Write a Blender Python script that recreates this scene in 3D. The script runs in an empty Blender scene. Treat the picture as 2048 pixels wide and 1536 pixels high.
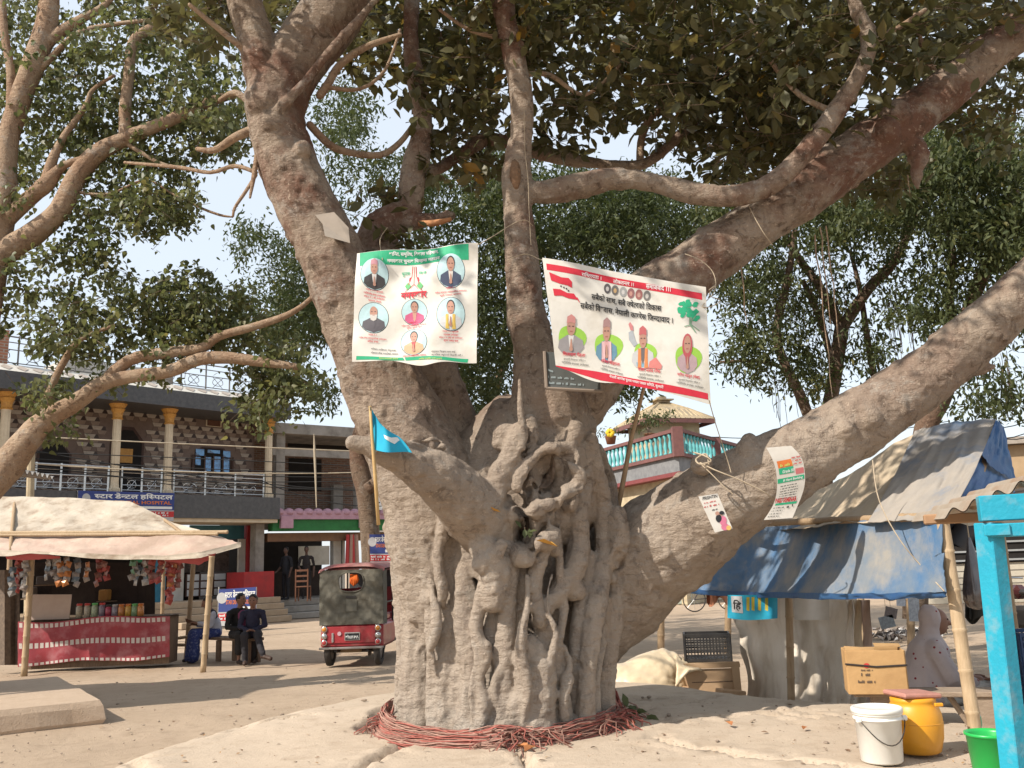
import bpy, bmesh, math, random
import numpy as np
from mathutils import Vector, Matrix, Quaternion, noise

random.seed(7)
RNG = np.random.default_rng(11)
SC = bpy.context.scene
COL = SC.collection
RAD = math.radians

# ------------------------------------------------------------------ camera
FPX, IW, IH = 1800.0, 2048.0, 1536.0          # focal length in photo pixels
CAMZ = 1.5
PITCH, ROLL = math.atan(362 / FPX), RAD(2.1)
_F = Vector((0, math.cos(PITCH), math.sin(PITCH)))
_U0 = Vector((0, -math.sin(PITCH), math.cos(PITCH)))
_R0 = Vector((1, 0, 0))
_R = _R0 * math.cos(ROLL) - _U0 * math.sin(ROLL)
_U = _R0 * math.sin(ROLL) + _U0 * math.cos(ROLL)
CAM = Vector((0, 0, CAMZ))
cam_data = bpy.data.cameras.new('camera')
cam_data.sensor_width = 36.0
cam_data.lens = 36.0 * FPX / IW
cam_data.clip_end = 2000
cam = bpy.data.objects.new('camera', cam_data)
COL.objects.link(cam)
cam.matrix_world = Matrix(((_R.x, _U.x, -_F.x, 0), (_R.y, _U.y, -_F.y, 0), (_R.z, _U.z, -_F.z, CAMZ), (0, 0, 0, 1)))
SC.camera = cam

# ------------------------------------------------------------------ light
SUN_AZ_L, SUN_EL = RAD(57), RAD(41)            # sun stands to the left, a little behind the camera
TO_SUN = Vector((-math.sin(SUN_AZ_L) * math.cos(SUN_EL), -math.cos(SUN_AZ_L) * math.cos(SUN_EL), math.sin(SUN_EL)))
world = bpy.data.worlds.new('World')
SC.world = world
world.use_nodes = True
_nt = world.node_tree
_nt.nodes.clear()
_sky = _nt.nodes.new('ShaderNodeTexSky')
_sky.sky_type = 'NISHITA'
_sky.sun_disc = False
_sky.sun_elevation = SUN_EL
_sky.sun_rotation = math.atan2(TO_SUN.x, TO_SUN.y)
_sky.altitude = 100
_sky.air_density = 1.3
_sky.dust_density = 1.6
_sky.ozone_density = 1.0
_bg = _nt.nodes.new('ShaderNodeBackground')
_bg.inputs['Strength'].default_value = 0.14
_wo = _nt.nodes.new('ShaderNodeOutputWorld')
_hz = _nt.nodes.new('ShaderNodeMix')              # dry-season haze: the sky pales evenly
_hz.data_type = 'RGBA'
_hz.inputs[0].default_value = 0.8
_hz.inputs[7].default_value = (3.3, 3.55, 3.85, 1)
_nt.links.new(_sky.outputs[0], _hz.inputs[6])
_nt.links.new(_hz.outputs[2], _bg.inputs[0])
_nt.links.new(_bg.outputs[0], _wo.inputs[0])
sun_data = bpy.data.lights.new('sun', 'SUN')
sun_data.energy = 3.3
sun_data.angle = RAD(0.6)
sun_data.color = (1.0, 0.93, 0.83)
sun = bpy.data.objects.new('sun', sun_data)
COL.objects.link(sun)
sun.rotation_euler = (-TO_SUN).to_track_quat('-Z', 'Y').to_euler()
SC.view_settings.view_transform = 'Standard'
SC.view_settings.look = 'None'
SC.view_settings.exposure = 0.95
SC.view_settings.gamma = 1.0
SC.cycles.max_bounces = 6
SC.cycles.diffuse_bounces = 3
SC.cycles.glossy_bounces = 2
SC.cycles.transmission_bounces = 4
SC.cycles.transparent_max_bounces = 6
SC.cycles.use_denoising = True

# ------------------------------------------------------------------ pixel helpers
def ray(px, py):
    return _F + _R * ((px - IW / 2) / FPX) + _U * ((IH / 2 - py) / FPX)

def P(px, py, d):
    """point seen at photo pixel (px, py) that lies d metres ahead (world y)"""
    r = ray(px, py)
    return CAM + r * (d / r.y)

def G(px, py, z=0.0):
    """point of the level plane z seen at a pixel"""
    r = ray(px, py)
    return CAM + r * ((z - CAMZ) / r.z)

def W(wpx, p):
    """metres that wpx photo pixels span at world point p"""
    return wpx * (p - CAM).dot(_F) / FPX

class Plane:
    """an upright or tilted sheet in the world: hit(px,py) gives its point seen at a pixel"""
    def __init__(self, o, n, wave=None):
        self.o, self.n, self.wave = Vector(o), Vector(n).normalized(), wave
    def hit(self, px, py, off=0.0):
        r = ray(px, py)
        q = CAM + r * ((self.o - CAM).dot(self.n) / r.dot(self.n))
        w = self.wave(px, py) if self.wave else 0.0
        return q + self.n * (off + w)

# ------------------------------------------------------------------ objects
WL = {}

def _link(o, wl, parent):
    COL.objects.link(o)
    WL[o.name] = Vector(wl)
    if parent is not None:
        o.parent = parent
        o.location = Vector(wl) - WL[parent.name]
    else:
        o.location = wl
    return o

def thing(name, label, cat, loc, group=None):
    o = bpy.data.objects.new(name, None)
    o.empty_display_size = 0.1
    _link(o, loc, None)
    return tag(o, label, cat, group)

def tag(o, label=None, cat=None, group=None, kind=None):
    if label: o['label'] = label
    if cat: o['category'] = cat
    if group: o['group'] = group
    if kind: o['kind'] = kind
    return o

def mk(name, verts, faces, mat, parent=None, smooth=False, fmat=None):
    """one mesh object from world-space vertices, its origin at its own base"""
    v = np.asarray([tuple(p) for p in verts], dtype=float) if not isinstance(verts, np.ndarray) else verts
    lo, hi = v.min(0), v.max(0)
    o_ = Vector(((lo[0] + hi[0]) / 2, (lo[1] + hi[1]) / 2, lo[2]))
    me = bpy.data.meshes.new(name)
    me.from_pydata((v - np.array(o_)).tolist(), [], faces)
    mats = mat if isinstance(mat, (list, tuple)) else [mat]
    for m in mats: me.materials.append(m)
    if fmat is not None: me.polygons.foreach_set('material_index', fmat)
    if smooth: me.polygons.foreach_set('use_smooth', [True] * len(me.polygons))
    me.update()
    return _link(bpy.data.objects.new(name, me), o_, parent)

def inst(src, name, wl, parent, rot=None, scale=None):
    """another object sharing src's mesh"""
    o = bpy.data.objects.new(name, src.data if not isinstance(src, bpy.types.Mesh) else src)
    _link(o, wl, parent)
    if rot is not None: o.rotation_euler = rot
    if scale is not None: o.scale = scale
    return o

class MB:
    """collects shapes into one mesh"""
    def __init__(self):
        self.v, self.f, self.m = [], [], []
    def add(self, v, f, mi=0):
        n = len(self.v)
        self.v += [Vector(p) for p in v]
        self.f += [tuple(i + n for i in q) for q in f]
        self.m += [mi] * len(f)
        return self
    def box(self, c, s, R=None, mi=0, taper=1.0):
        c = Vector(c); x, y, z = s[0] / 2, s[1] / 2, s[2] / 2
        pts = [(-x, -y, -z), (x, -y, -z), (x, y, -z), (-x, y, -z),
               (-x * taper, -y * taper, z), (x * taper, -y * taper, z), (x * taper, y * taper, z), (-x * taper, y * taper, z)]
        pts = [(R @ Vector(p) if R else Vector(p)) + c for p in pts]
        return self.add(pts, [(0, 3, 2, 1), (4, 5, 6, 7), (0, 1, 5, 4), (1, 2, 6, 5), (2, 3, 7, 6), (3, 0, 4, 7)], mi)
    def bbox(self, c, s, R=None, mi=0, b=0.01):
        """box with chamfered edges"""
        c = Vector(c); x, y, z = s[0] / 2, s[1] / 2, s[2] / 2
        bm = bmesh.new()
        bmesh.ops.create_cube(bm, size=1)
        for v in bm.verts: v.co = Vector((v.co.x * 2 * x, v.co.y * 2 * y, v.co.z * 2 * z))
        bmesh.ops.bevel(bm, geom=bm.edges[:], offset=min(b, x * .9, y * .9, z * .9), segments=1, affect='EDGES')
        bm.verts.index_update()
        pts = [(R @ v.co if R else v.co) + c for v in bm.verts]
        fs = [tuple(v.index for v in f.verts) for f in bm.faces]
        bm.free()
        return self.add(pts, fs, mi)
    def tube(self, pts, rad, n=10, mi=0, caps=True, round_caps=False, wob=0.0, flat=1.0):
        pts = [Vector(p) for p in pts]
        rad = list(rad) if hasattr(rad, '__len__') else [rad] * len(pts)
        if round_caps:
            d0 = (pts[0] - pts[1]).normalized(); d1 = (pts[-1] - pts[-2]).normalized()
            r0, r1 = rad[0], rad[-1]
            pts = [pts[0] + d0 * r0 * .95, pts[0] + d0 * r0 * .6] + pts + [pts[-1] + d1 * r1 * .6, pts[-1] + d1 * r1 * .95]
            rad = [r0 * .3, r0 * .8] + rad + [r1 * .8, r1 * .3]
        k = len(pts); base = len(self.v)
        t0 = (pts[1] - pts[0]).normalized()
        up = Vector((0, 0, 1)) if abs(t0.z) < .9 else Vector((0, 1, 0))
        a = t0.cross(up).normalized()
        vs, fs = [], []
        for i in range(k):
            t = (pts[min(i + 1, k - 1)] - pts[max(i - 1, 0)])
            if t.length < 1e-9: t = t0
            t.normalize()
            a = (a - t * a.dot(t))
            if a.length < 1e-6: a = t.orthogonal()
            a.normalize(); b = t.cross(a)
            for j in range(n):
                th = 2 * math.pi * j / n
                w = 1.0
                if wob: w += wob * noise.noise(Vector((math.cos(th) * 1.3, math.sin(th) * 1.3, i * .7 + pts[0].x * 3)))
                vs.append(pts[i] + (a * math.cos(th) + b * math.sin(th) * flat) * rad[i] * w)
        for i in range(k - 1):
            for j in range(n):
                fs.append((i * n + j, i * n + (j + 1) % n, (i + 1) * n + (j + 1) % n, (i + 1) * n + j))
        if caps:
            fs.append(tuple(range(n - 1, -1, -1)))
            fs.append(tuple((k - 1) * n + j for j in range(n)))
        return self.add(vs, fs, mi)
    def ball(self, c, r, n=12, m=8, mi=0, R=None):
        c = Vector(c); r = r if hasattr(r, '__len__') else (r, r, r)
        vs, fs = [], []
        for i in range(m + 1):
            ph = math.pi * i / m
            for j in range(n):
                th = 2 * math.pi * j / n
                p = Vector((r[0] * math.sin(ph) * math.cos(th), r[1] * math.sin(ph) * math.sin(th), r[2] * math.cos(ph)))
                vs.append((R @ p if R else p) + c)
        for i in range(m):
            for j in range(n):
                fs.append((i * n + j, (i + 1) * n + j, (i + 1) * n + (j + 1) % n, i * n + (j + 1) % n))
        return self.add(vs, fs, mi)
    def lathe(self, o, prof, n=16, mi=0, axis=None, close=True):
        """prof = [(radius, height)]"""
        o = Vector(o); q = Vector((0, 0, 1)).rotation_difference(Vector(axis).normalized()) if axis is not None else Quaternion()
        vs, fs = [], []
        for r, h in prof:
            for j in range(n):
                th = 2 * math.pi * j / n
                vs.append(o + q @ Vector((r * math.cos(th), r * math.sin(th), h)))
        for i in range(len(prof) - 1):
            for j in range(n):
                fs.append((i * n + j, i * n + (j + 1) % n, (i + 1) * n + (j + 1) % n, (i + 1) * n + j))
        if close:
            fs.append(tuple(range(n - 1, -1, -1))); k = len(prof) - 1
            fs.append(tuple(k * n + j for j in range(n)))
        return self.add(vs, fs, mi)
    def sheet(self, S, nu, nv, mi=0, th=0.0, skip=None):
        """grid over S(u,v), u,v in 0..1; th gives it thickness"""
        g = [[Vector(S(i / nu, j / nv)) for j in range(nv + 1)] for i in range(nu + 1)]
        vs, fs = [], []
        for i in range(nu + 1):
            for j in range(nv + 1): vs.append(g[i][j])
        k = nv + 1
        for i in range(nu):
            for j in range(nv):
                if skip and skip((i + .5) / nu, (j + .5) / nv): continue
                fs.append((i * k + j, (i + 1) * k + j, (i + 1) * k + j + 1, i * k + j + 1))
        self.add(vs, fs, mi)
        if th:
            vs2 = []
            for i in range(nu + 1):
                for j in range(nv + 1):
                    du = g[min(i + 1, nu)][j] - g[max(i - 1, 0)][j]
                    dv = g[i][min(j + 1, nv)] - g[i][max(j - 1, 0)]
                    nn = du.cross(dv)
                    nn = nn.normalized() if nn.length > 1e-9 else Vector((0, 0, 1))
                    vs2.append(g[i][j] - nn * th)
            self.add(vs2, [tuple(reversed(f)) for f in fs], mi)
        return self
    def poly(self, pts, depth=None, mi=0):
        """flat polygon, or prism when depth (a vector) is given"""
        pts = [Vector(p) for p in pts]; n = len(pts)
        if depth is None:
            return self.add(pts, [tuple(range(n))], mi)
        d = Vector(depth)
        vs = pts + [p + d for p in pts]
        fs = [tuple(range(n)), tuple(range(2 * n - 1, n - 1, -1))]
        for i in range(n):
            fs.append((i, i + n, (i + 1) % n + n, (i + 1) % n))
        return self.add(vs, fs, mi)
    def build(self, name, mat, parent=None, smooth=False):
        return mk(name, self.v, self.f, mat, parent, smooth, self.m if isinstance(mat, (list, tuple)) else None)

def smooth_path(pts, k=4):
    """Catmull-Rom through tuples of any length"""
    A = [np.array(p, float) for p in pts]
    if len(A) < 3: return [tuple(a) for a in A]
    out = []
    for i in range(len(A) - 1):
        p0, p1, p2, p3 = A[max(i - 1, 0)], A[i], A[i + 1], A[min(i + 2, len(A) - 1)]
        for s in range(k):
            t = s / k
            out.append(tuple(.5 * ((2 * p1) + (-p0 + p2) * t + (2 * p0 - 5 * p1 + 4 * p2 - p3) * t * t + (-p0 + 3 * p1 - 3 * p2 + p3) * t ** 3)))
    out.append(tuple(A[-1]))
    return out

def pxtube(mb, path, n=10, k=4, **kw):
    """path of (px, py, width_px, depth): a limb seen through those pixels at that distance"""
    sp = smooth_path(path, k)
    pts = [P(a[0], a[1], a[3]) for a in sp]
    rad = [max(.003, W(a[2], p) / 2) for a, p in zip(sp, pts)]
    mb.tube(pts, rad, n, **kw)
    return pts, rad

def nz(x, y, z=0.0):
    return noise.noise(Vector((x, y, z)))

# ------------------------------------------------------------------ materials
MATS = {}

def M(name, c1, c2=None, scale=6.0, rough=0.8, bump=0.0, bscale=40.0, metal=0.0, c3=None, s3=1.5, spec=0.3,
      trans=0.0, alpha=1.0, lo=.35, hi=.65, stretch=None, coat=0.0):
    if name in MATS: return MATS[name]
    m = bpy.data.materials.new(name)
    m.use_nodes = True
    nt = m.node_tree; N, L = nt.nodes, nt.links
    b = N['Principled BSDF']
    b.inputs['Roughness'].default_value = rough
    b.inputs['Metallic'].default_value = metal
    b.inputs['Specular IOR Level'].default_value = spec
    if coat: b.inputs['Coat Weight'].default_value = coat
    if trans:
        b.inputs['Transmission Weight'].default_value = trans
    b.inputs['Alpha'].default_value = alpha
    tc = N.new('ShaderNodeTexCoord')
    vec = tc.outputs['Object']
    if stretch:
        mp = N.new('ShaderNodeMapping'); mp.inputs['Scale'].default_value = stretch
        L.new(vec, mp.inputs[0]); vec = mp.outputs[0]
    def noise_ramp(sc, a, z, det=6):
        t = N.new('ShaderNodeTexNoise'); t.inputs['Scale'].default_value = sc; t.inputs['Detail'].default_value = det
        t.inputs['Roughness'].default_value = .62
        L.new(vec, t.inputs['Vector'])
        r = N.new('ShaderNodeMapRange'); r.inputs[1].default_value = a; r.inputs[2].default_value = z
        L.new(t.outputs[0], r.inputs[0])
        return t, r.outputs[0]
    if c2 is None: c2 = tuple(x * .82 for x in c1)
    t, f = noise_ramp(scale, lo, hi)
    mx = N.new('ShaderNodeMix'); mx.data_type = 'RGBA'
    mx.inputs[6].default_value = (*c1, 1); mx.inputs[7].default_value = (*c2, 1)
    L.new(f, mx.inputs[0]); out = mx.outputs[2]
    if c3:
        t3, f3 = noise_ramp(s3, .5, .68)
        m3 = N.new('ShaderNodeMix'); m3.data_type = 'RGBA'
        m3.inputs[7].default_value = (*c3, 1)
        L.new(f3, m3.inputs[0]); L.new(out, m3.inputs[6]); out = m3.outputs[2]
    L.new(out, b.inputs['Base Color'])
    if bump:
        tb = N.new('ShaderNodeTexNoise'); tb.inputs['Scale'].default_value = bscale; tb.inputs['Detail'].default_value = 5
        L.new(vec, tb.inputs['Vector'])
        bp = N.new('ShaderNodeBump'); bp.inputs['Strength'].default_value = min(1, bump); bp.inputs['Distance'].default_value = .02
        L.new(tb.outputs[0], bp.inputs['Height']); L.new(bp.outputs[0], b.inputs['Normal'])
    MATS[name] = m
    return m

def ink(name, c, rough=.6):
    return M('ink_' + name, c, tuple(x * .9 for x in c), 30, rough)

# ------------------------------------------------------------------ lettering (Devanagari needs its i-sign moved and half letters cut)
_GL = {}

def _glyph(ch, bold):
    key = (ch, bold)
    if key in _GL: return _GL[key]
    def mesh_of(s):
        c = bpy.data.curves.new('g', 'FONT'); c.body = s; c.offset = bold; c.resolution_u = 2
        o = bpy.data.objects.new('g', c)
        me = bpy.data.meshes.new_from_object(o)
        vs = [(v.co.x, v.co.y) for v in me.vertices]; fs = [tuple(p.vertices) for p in me.polygons]
        bpy.data.objects.remove(o); bpy.data.curves.remove(c); bpy.data.meshes.remove(me)
        return vs, fs
    vs, fs = mesh_of(ch)
    ref = 'क' if ord(ch[0]) > 0x900 else 'H'
    a = mesh_of(ch + ref)[0]; b = mesh_of(ref)[0]
    adv = max(v[0] for v in a) - max(v[0] for v in b)
    _GL[key] = (vs, fs, adv)
    return _GL[key]

def _half(g):
    vs, fs, adv = g
    if not vs: return g
    cut = max(v[0] for v in vs) * .70
    bm = bmesh.new()
    bv = [bm.verts.new((x, y, 0)) for x, y in vs]
    for f in fs:
        try: bm.faces.new([bv[i] for i in f])
        except ValueError: pass
    bmesh.ops.bisect_plane(bm, geom=bm.verts[:] + bm.edges[:] + bm.faces[:], plane_co=(cut, 0, 0), plane_no=(1, 0, 0), clear_outer=True)
    bm.verts.index_update()
    r = [(v.co.x, v.co.y) for v in bm.verts], [tuple(v.index for v in f.verts) for f in bm.faces], cut
    bm.free()
    return r

def text_shape(s, bold=0.012):
    """list of glyph pieces laid out on a line -> verts2d, faces"""
    cl = []          # clusters: reorder the short-i sign before its consonants
    i = 0
    while i < len(s):
        j = i + 1
        while j < len(s) and s[j] == '\u094d' and j + 1 < len(s): j += 2
        base = s[i:j]
        if j < len(s) and s[j] == '\u093f':
            cl += ['\u093f'] + list(base); j += 1
        else:
            cl += list(base)
        i = j
    V, F, x, wd, WF = [], [], 0.0, 0, []
    k = 0
    while k < len(cl):
        ch = cl[k]
        if ch == ' ':
            x += .26; k += 1; wd += 1; continue
        if ch == '\u094d':
            k += 1; continue
        g = _glyph(ch, bold)
        if k + 1 < len(cl) and cl[k + 1] == '\u094d' and ord(ch) > 0x900: g = _half(g)
        n = len(V)
        V += [(p[0] + x, p[1]) for p in g[0]]
        F += [tuple(q + n for q in f) for f in g[1]]; WF += [wd] * len(g[1])
        x += g[2]
        k += 1
    return V, F, WF

def text_on(S, s, A, B, h, mat, parent, name='lettering', bold=0.012, lift=.004, up=(0, -1)):
    """lettering on surface S from photo pixel A to B along its base, h pixels high"""
    V, F, WF = text_shape(s, bold)
    if not V: return None
    a = np.array(V); lo, hi = a.min(0), a.max(0)
    w = max(1e-6, hi[0] - lo[0]); hh = max(1e-6, hi[1] - lo[1])
    pts = []
    for x, y in V:
        u, v = (x - lo[0]) / w, (y - lo[1]) / hh
        px = A[0] + (B[0] - A[0]) * u + up[0] * v * h
        py = A[1] + (B[1] - A[1]) * u + up[1] * v * h
        pts.append(S.hit(px, py, lift))
    if h < 6 or max(WF) == 0: return mk(name, pts, F, mat, parent)
    for w_ in range(max(WF) + 1):                # each word a mesh of its own
        ids, fs = {}, []
        for f, k in zip(F, WF):
            if k == w_: fs.append(tuple(ids.setdefault(i, len(ids)) for i in f))
        if fs: mk(name, [pts[i] for i in ids], fs, mat, parent)

def line_on(S, A, B, h, mat, parent, lift=.004, seed=1, name='small_print'):
    """a line of print too small to read: uneven word marks from photo pixel A to B"""
    r = random.Random(seed); vs, fs = [], []
    t, n = 0.0, math.hypot(B[0] - A[0], B[1] - A[1])
    while t < .97:
        w = min(.98 - t, r.uniform(.5, 2.6) * h / n)
        for k in range(max(1, int(w * n / (h * .45)))):
            a = t + k * .45 * h / n; b = min(a + .33 * h / n, 1.0); y = h * r.uniform(.55, .95)
            q = len(vs)
            for (u, v) in ((a, 0), (b, 0), (b, y), (a, y)):
                vs.append(S.hit(A[0] + (B[0] - A[0]) * u, A[1] + (B[1] - A[1]) * u - v, lift))
            fs.append((q, q + 1, q + 2, q + 3))
        t += w + .5 * h / n
    return mk(name, vs, fs, mat, parent) if vs else None

def patch_on(S, poly, mat, parent, name, lift=.003, sub=1):
    """flat printed patch: polygon of photo pixels on S, cut into a fan so that it follows the sheet"""
    cx = sum(p[0] for p in poly) / len(poly); cy = sum(p[1] for p in poly) / len(poly)
    vs, fs = [], []
    n = len(poly)
    rings = max(1, sub)
    for r in range(rings + 1):
        t = r / rings
        for p in poly:
            vs.append(S.hit(cx + (p[0] - cx) * t, cy + (p[1] - cy) * t, lift))
    for r in range(rings):
        for i in range(n):
            j = (i + 1) % n
            if r == 0: fs.append((n + i, n + j, i))
            else: fs.append((r * n + i, (r + 1) * n + i, (r + 1) * n + j, r * n + j))
    return mk(name, vs, fs, mat, parent)

def band_on(S, a, b, c, d, mat, parent, name, lift=.003, n=10, m=2):
    """printed band between pixel corners a(tl) b(tr) c(br) d(bl)"""
    mb = MB()
    def F_(u, v):
        tx = a[0] + (b[0] - a[0]) * u, a[1] + (b[1] - a[1]) * u
        bx = d[0] + (c[0] - d[0]) * u, d[1] + (c[1] - d[1]) * u
        return S.hit(tx[0] + (bx[0] - tx[0]) * v, tx[1] + (bx[1] - tx[1]) * v, lift)
    mb.sheet(F_, n, m)
    return mb.build(name, mat, parent)

def ell(cx, cy, rx, ry, n=20, a0=0, a1=360):
    return [(cx + rx * math.cos(RAD(a0 + (a1 - a0) * i / n)), cy + ry * math.sin(RAD(a0 + (a1 - a0) * i / n))) for i in range(n)]

# ------------------------------------------------------------------ fusing limbs into one skin
def fuse(mb, voxel, smooth=2, shape=None):
    """voxel-union of overlapping closed shapes -> (verts Nx3, faces)"""
    me = bpy.data.meshes.new('tmp')
    me.from_pydata([tuple(v) for v in mb.v], [], mb.f)
    o = bpy.data.objects.new('tmp', me); COL.objects.link(o)
    r = o.modifiers.new('r', 'REMESH'); r.mode = 'VOXEL'; r.voxel_size = voxel
    if smooth:
        s = o.modifiers.new('s', 'SMOOTH'); s.iterations = smooth; s.factor = .5
    bpy.context.view_layer.update()
    ev = bpy.data.meshes.new_from_object(o.evaluated_get(bpy.context.evaluated_depsgraph_get()))
    n = len(ev.vertices)
    co = np.empty(n * 3, np.float32); ev.vertices.foreach_get('co', co); co = co.reshape(-1, 3).astype(float)
    no = np.empty(n * 3, np.float32); ev.vertex_normals.foreach_get('vector', no); no = no.reshape(-1, 3).astype(float)
    fs = [tuple(p.vertices) for p in ev.polygons]
    bpy.data.objects.remove(o); bpy.data.meshes.remove(me); bpy.data.meshes.remove(ev)
    return co, no, fs
# ================================================================== SETTING
TREE_C = P(1005, 1420, 7.45)                     # axis of the big tree
PZ = 0.30                                        # top of the concrete apron

def earth_mat(name, c1, c2, c3, bump=.5, fine=90.0):
    m = bpy.data.materials.new(name); m.use_nodes = True
    nt = m.node_tree; N, L = nt.nodes, nt.links; b = N['Principled BSDF']
    b.inputs['Roughness'].default_value = .95; b.inputs['Specular IOR Level'].default_value = .1
    g = N.new('ShaderNodeNewGeometry')
    def tex(sc, det=8, ro=.65):
        t = N.new('ShaderNodeTexNoise'); t.inputs['Scale'].default_value = sc; t.inputs['Detail'].default_value = det
        t.inputs['Roughness'].default_value = ro; L.new(g.outputs['Position'], t.inputs['Vector']); return t.outputs[0]
    def rng(x, a, z):
        r = N.new('ShaderNodeMapRange'); r.inputs[1].default_value = a; r.inputs[2].default_value = z; L.new(x, r.inputs[0]); return r.outputs[0]
    def mix(f, a, c):
        x = N.new('ShaderNodeMix'); x.data_type = 'RGBA'; L.new(f, x.inputs[0])
        if isinstance(a, tuple): x.inputs[6].default_value = (*a, 1)
        else: L.new(a, x.inputs[6])
        x.inputs[7].default_value = (*c, 1); return x.outputs[2]
    o = mix(rng(tex(.55), .35, .68), c1, c2)
    o = mix(rng(tex(4.5), .50, .72), o, c3)
    o = mix(rng(tex(38, 4), .60, .76), o, tuple(x * .62 for x in c3))
    L.new(o, b.inputs['Base Color'])
    add = N.new('ShaderNodeMath'); add.operation = 'ADD'
    L.new(tex(fine, 6), add.inputs[0]); L.new(tex(14, 6), add.inputs[1])
    bp = N.new('ShaderNodeBump'); bp.inputs['Strength'].default_value = bump; bp.inputs['Distance'].default_value = .02
    L.new(add.outputs[0], bp.inputs['Height']); L.new(bp.outputs[0], b.inputs['Normal'])
    return m

EARTH = earth_mat('trodden_earth', (.45, .345, .25), (.37, .28, .20), (.34, .255, .18), .7)
CONCRETE = earth_mat('dusty_concrete', (.50, .405, .31), (.43, .345, .26), (.39, .305, .225), .4, 60)

# --- the ground: one sheet out to the horizon
def axis(lo, hi, fine_lo, fine_hi, step, grow=1.22):
    a = list(np.arange(fine_lo, fine_hi + 1e-6, step))
    s, x = step, fine_hi
    while x < hi: s *= grow; x += s; a.append(min(x, hi))
    s, x = step, fine_lo
    while x > lo: s *= grow; x -= s; a.insert(0, max(x, lo))
    return a
xs, ys = axis(-420, 420, -9, 9, .12), axis(-60, 800, 3, 20, .12)
gv = []
for y in ys:
    for x in xs:
        near = max(0, 1 - max(0, abs(x) - 9) / 10) * max(0, 1 - max(0, y - 18) / 14)
        z = (.035 * nz(x * .45, y * .45) + .016 * nz(x * 1.7, y * 1.7, 3) + .008 * nz(x * 5, y * 5, 9)) * near
        gv.append((x, y, z - .012))
k = len(xs)
gf = [(j * k + i, j * k + i + 1, (j + 1) * k + i + 1, (j + 1) * k + i) for j in range(len(ys) - 1) for i in range(k - 1)]
ground = mk('ground', gv, gf, EARTH, smooth=True)
tag(ground, kind='structure')

# --- the cracked concrete apron around the tree
edge_px = [(60, 1575), (170, 1532), (330, 1492), (470, 1452), (620, 1418), (790, 1392), (1010, 1372), (1290, 1376), (1480, 1392), (1690, 1418), (1850, 1430), (2000, 1428), (2300, 1440)]
apron = [G(a, b, .12).xy for a, b in edge_px] + [Vector((7, 2)), Vector((-2.4, 2))]
def seg_d(p, a, b):
    ab = b - a; t = max(0, min(1, (p - a).dot(ab) / max(1e-9, ab.length_squared)))
    return (p - a - ab * t).length
def inside(p, poly):
    c = False; n = len(poly)
    for i in range(n):
        a, b = poly[i], poly[(i + 1) % n]
        if (a.y > p.y) != (b.y > p.y) and p.x < (b.x - a.x) * (p.y - a.y) / (b.y - a.y) + a.x: c = not c
    return c
def arr_seg(PX, PY, a, b):
    ax, ay, bx, by = a[0], a[1], b[0], b[1]
    t = np.clip(((PX - ax) * (bx - ax) + (PY - ay) * (by - ay)) / max(1e-9, (bx - ax) ** 2 + (by - ay) ** 2), 0, 1)
    return np.hypot(PX - ax - t * (bx - ax), PY - ay - t * (by - ay)), t
cracks_px = [
    ([(842, 1466), (818, 1478), (800, 1492), (775, 1502), (752, 1516), (722, 1534), (690, 1556)], .030, .05),
    ([(1040, 1500), (1052, 1516), (1058, 1530), (1075, 1556)], .022, .05),
    ([(1305, 1474), (1345, 1486), (1398, 1497), (1450, 1502), (1500, 1516), (1560, 1522), (1625, 1524), (1690, 1534), (1740, 1544)], .020, .04),
    ([(1286, 1420), (1318, 1412), (1372, 1404), (1412, 1396), (1440, 1390)], .026, .045),
    ([(1330, 1444), (1400, 1434), (1480, 1428), (1545, 1424), (1600, 1432), (1640, 1442)], .014, .025),
    ([(1560, 1398), (1600, 1420), (1650, 1430), (1740, 1446)], .014, .02),
    ([(405, 1474), (450, 1462), (500, 1454), (545, 1442), (600, 1431)], .018, .03),
    ([(285, 1541), (272, 1520), (252, 1514), (270, 1507), (290, 1504)], .018, .03),
    ([(1245, 1392), (1285, 1399), (1340, 1400)], .02, .03)]
cracks = []
for pl, w, dp in cracks_px:
    q = [G(a, b, PZ) for a, b in pl]
    r = []
    for a, b in zip(q[:-1], q[1:]):
        for s in range(4):
            t = s / 4; c = a.lerp(b, t)
            r.append((c.x + .03 * nz(c.x * 9, c.y * 9, 1), c.y + .03 * nz(c.x * 9, c.y * 9, 5)))
    r.append((q[-1].x, q[-1].y))
    cracks.append((r, w, dp))
ax = np.arange(-4.2, 5.6, .034); ay = np.arange(3.6, 10.2, .034)
PX, PY = np.meshgrid(ax, ay)
ED = np.full(PX.shape, 1e9)
for i in range(len(apron)):
    ED = np.minimum(ED, arr_seg(PX, PY, apron[i], apron[(i + 1) % len(apron)])[0])
INS = np.array([[inside(Vector((x, y)), apron) for x in ax] for y in ay])
SD = np.where(INS, ED, -ED)
t_ = np.clip((SD + .05) / .95, 0, 1)
Z = PZ * (t_ * t_ * (3 - 2 * t_)) - .03 + np.where(SD > 0, .03, 0)
NZ = np.array([[.022 * nz(x * .8, y * .8, 2) + .007 * nz(x * 3, y * 3, 4) + .003 * nz(x * 11, y * 11, 8) for x in ax] for y in ay])
NJ = np.array([[nz(x * 6, y * 6, 21) for x in ax] for y in ay])
Z = Z + NZ * np.clip(t_ * 2, 0, 1)
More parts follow.
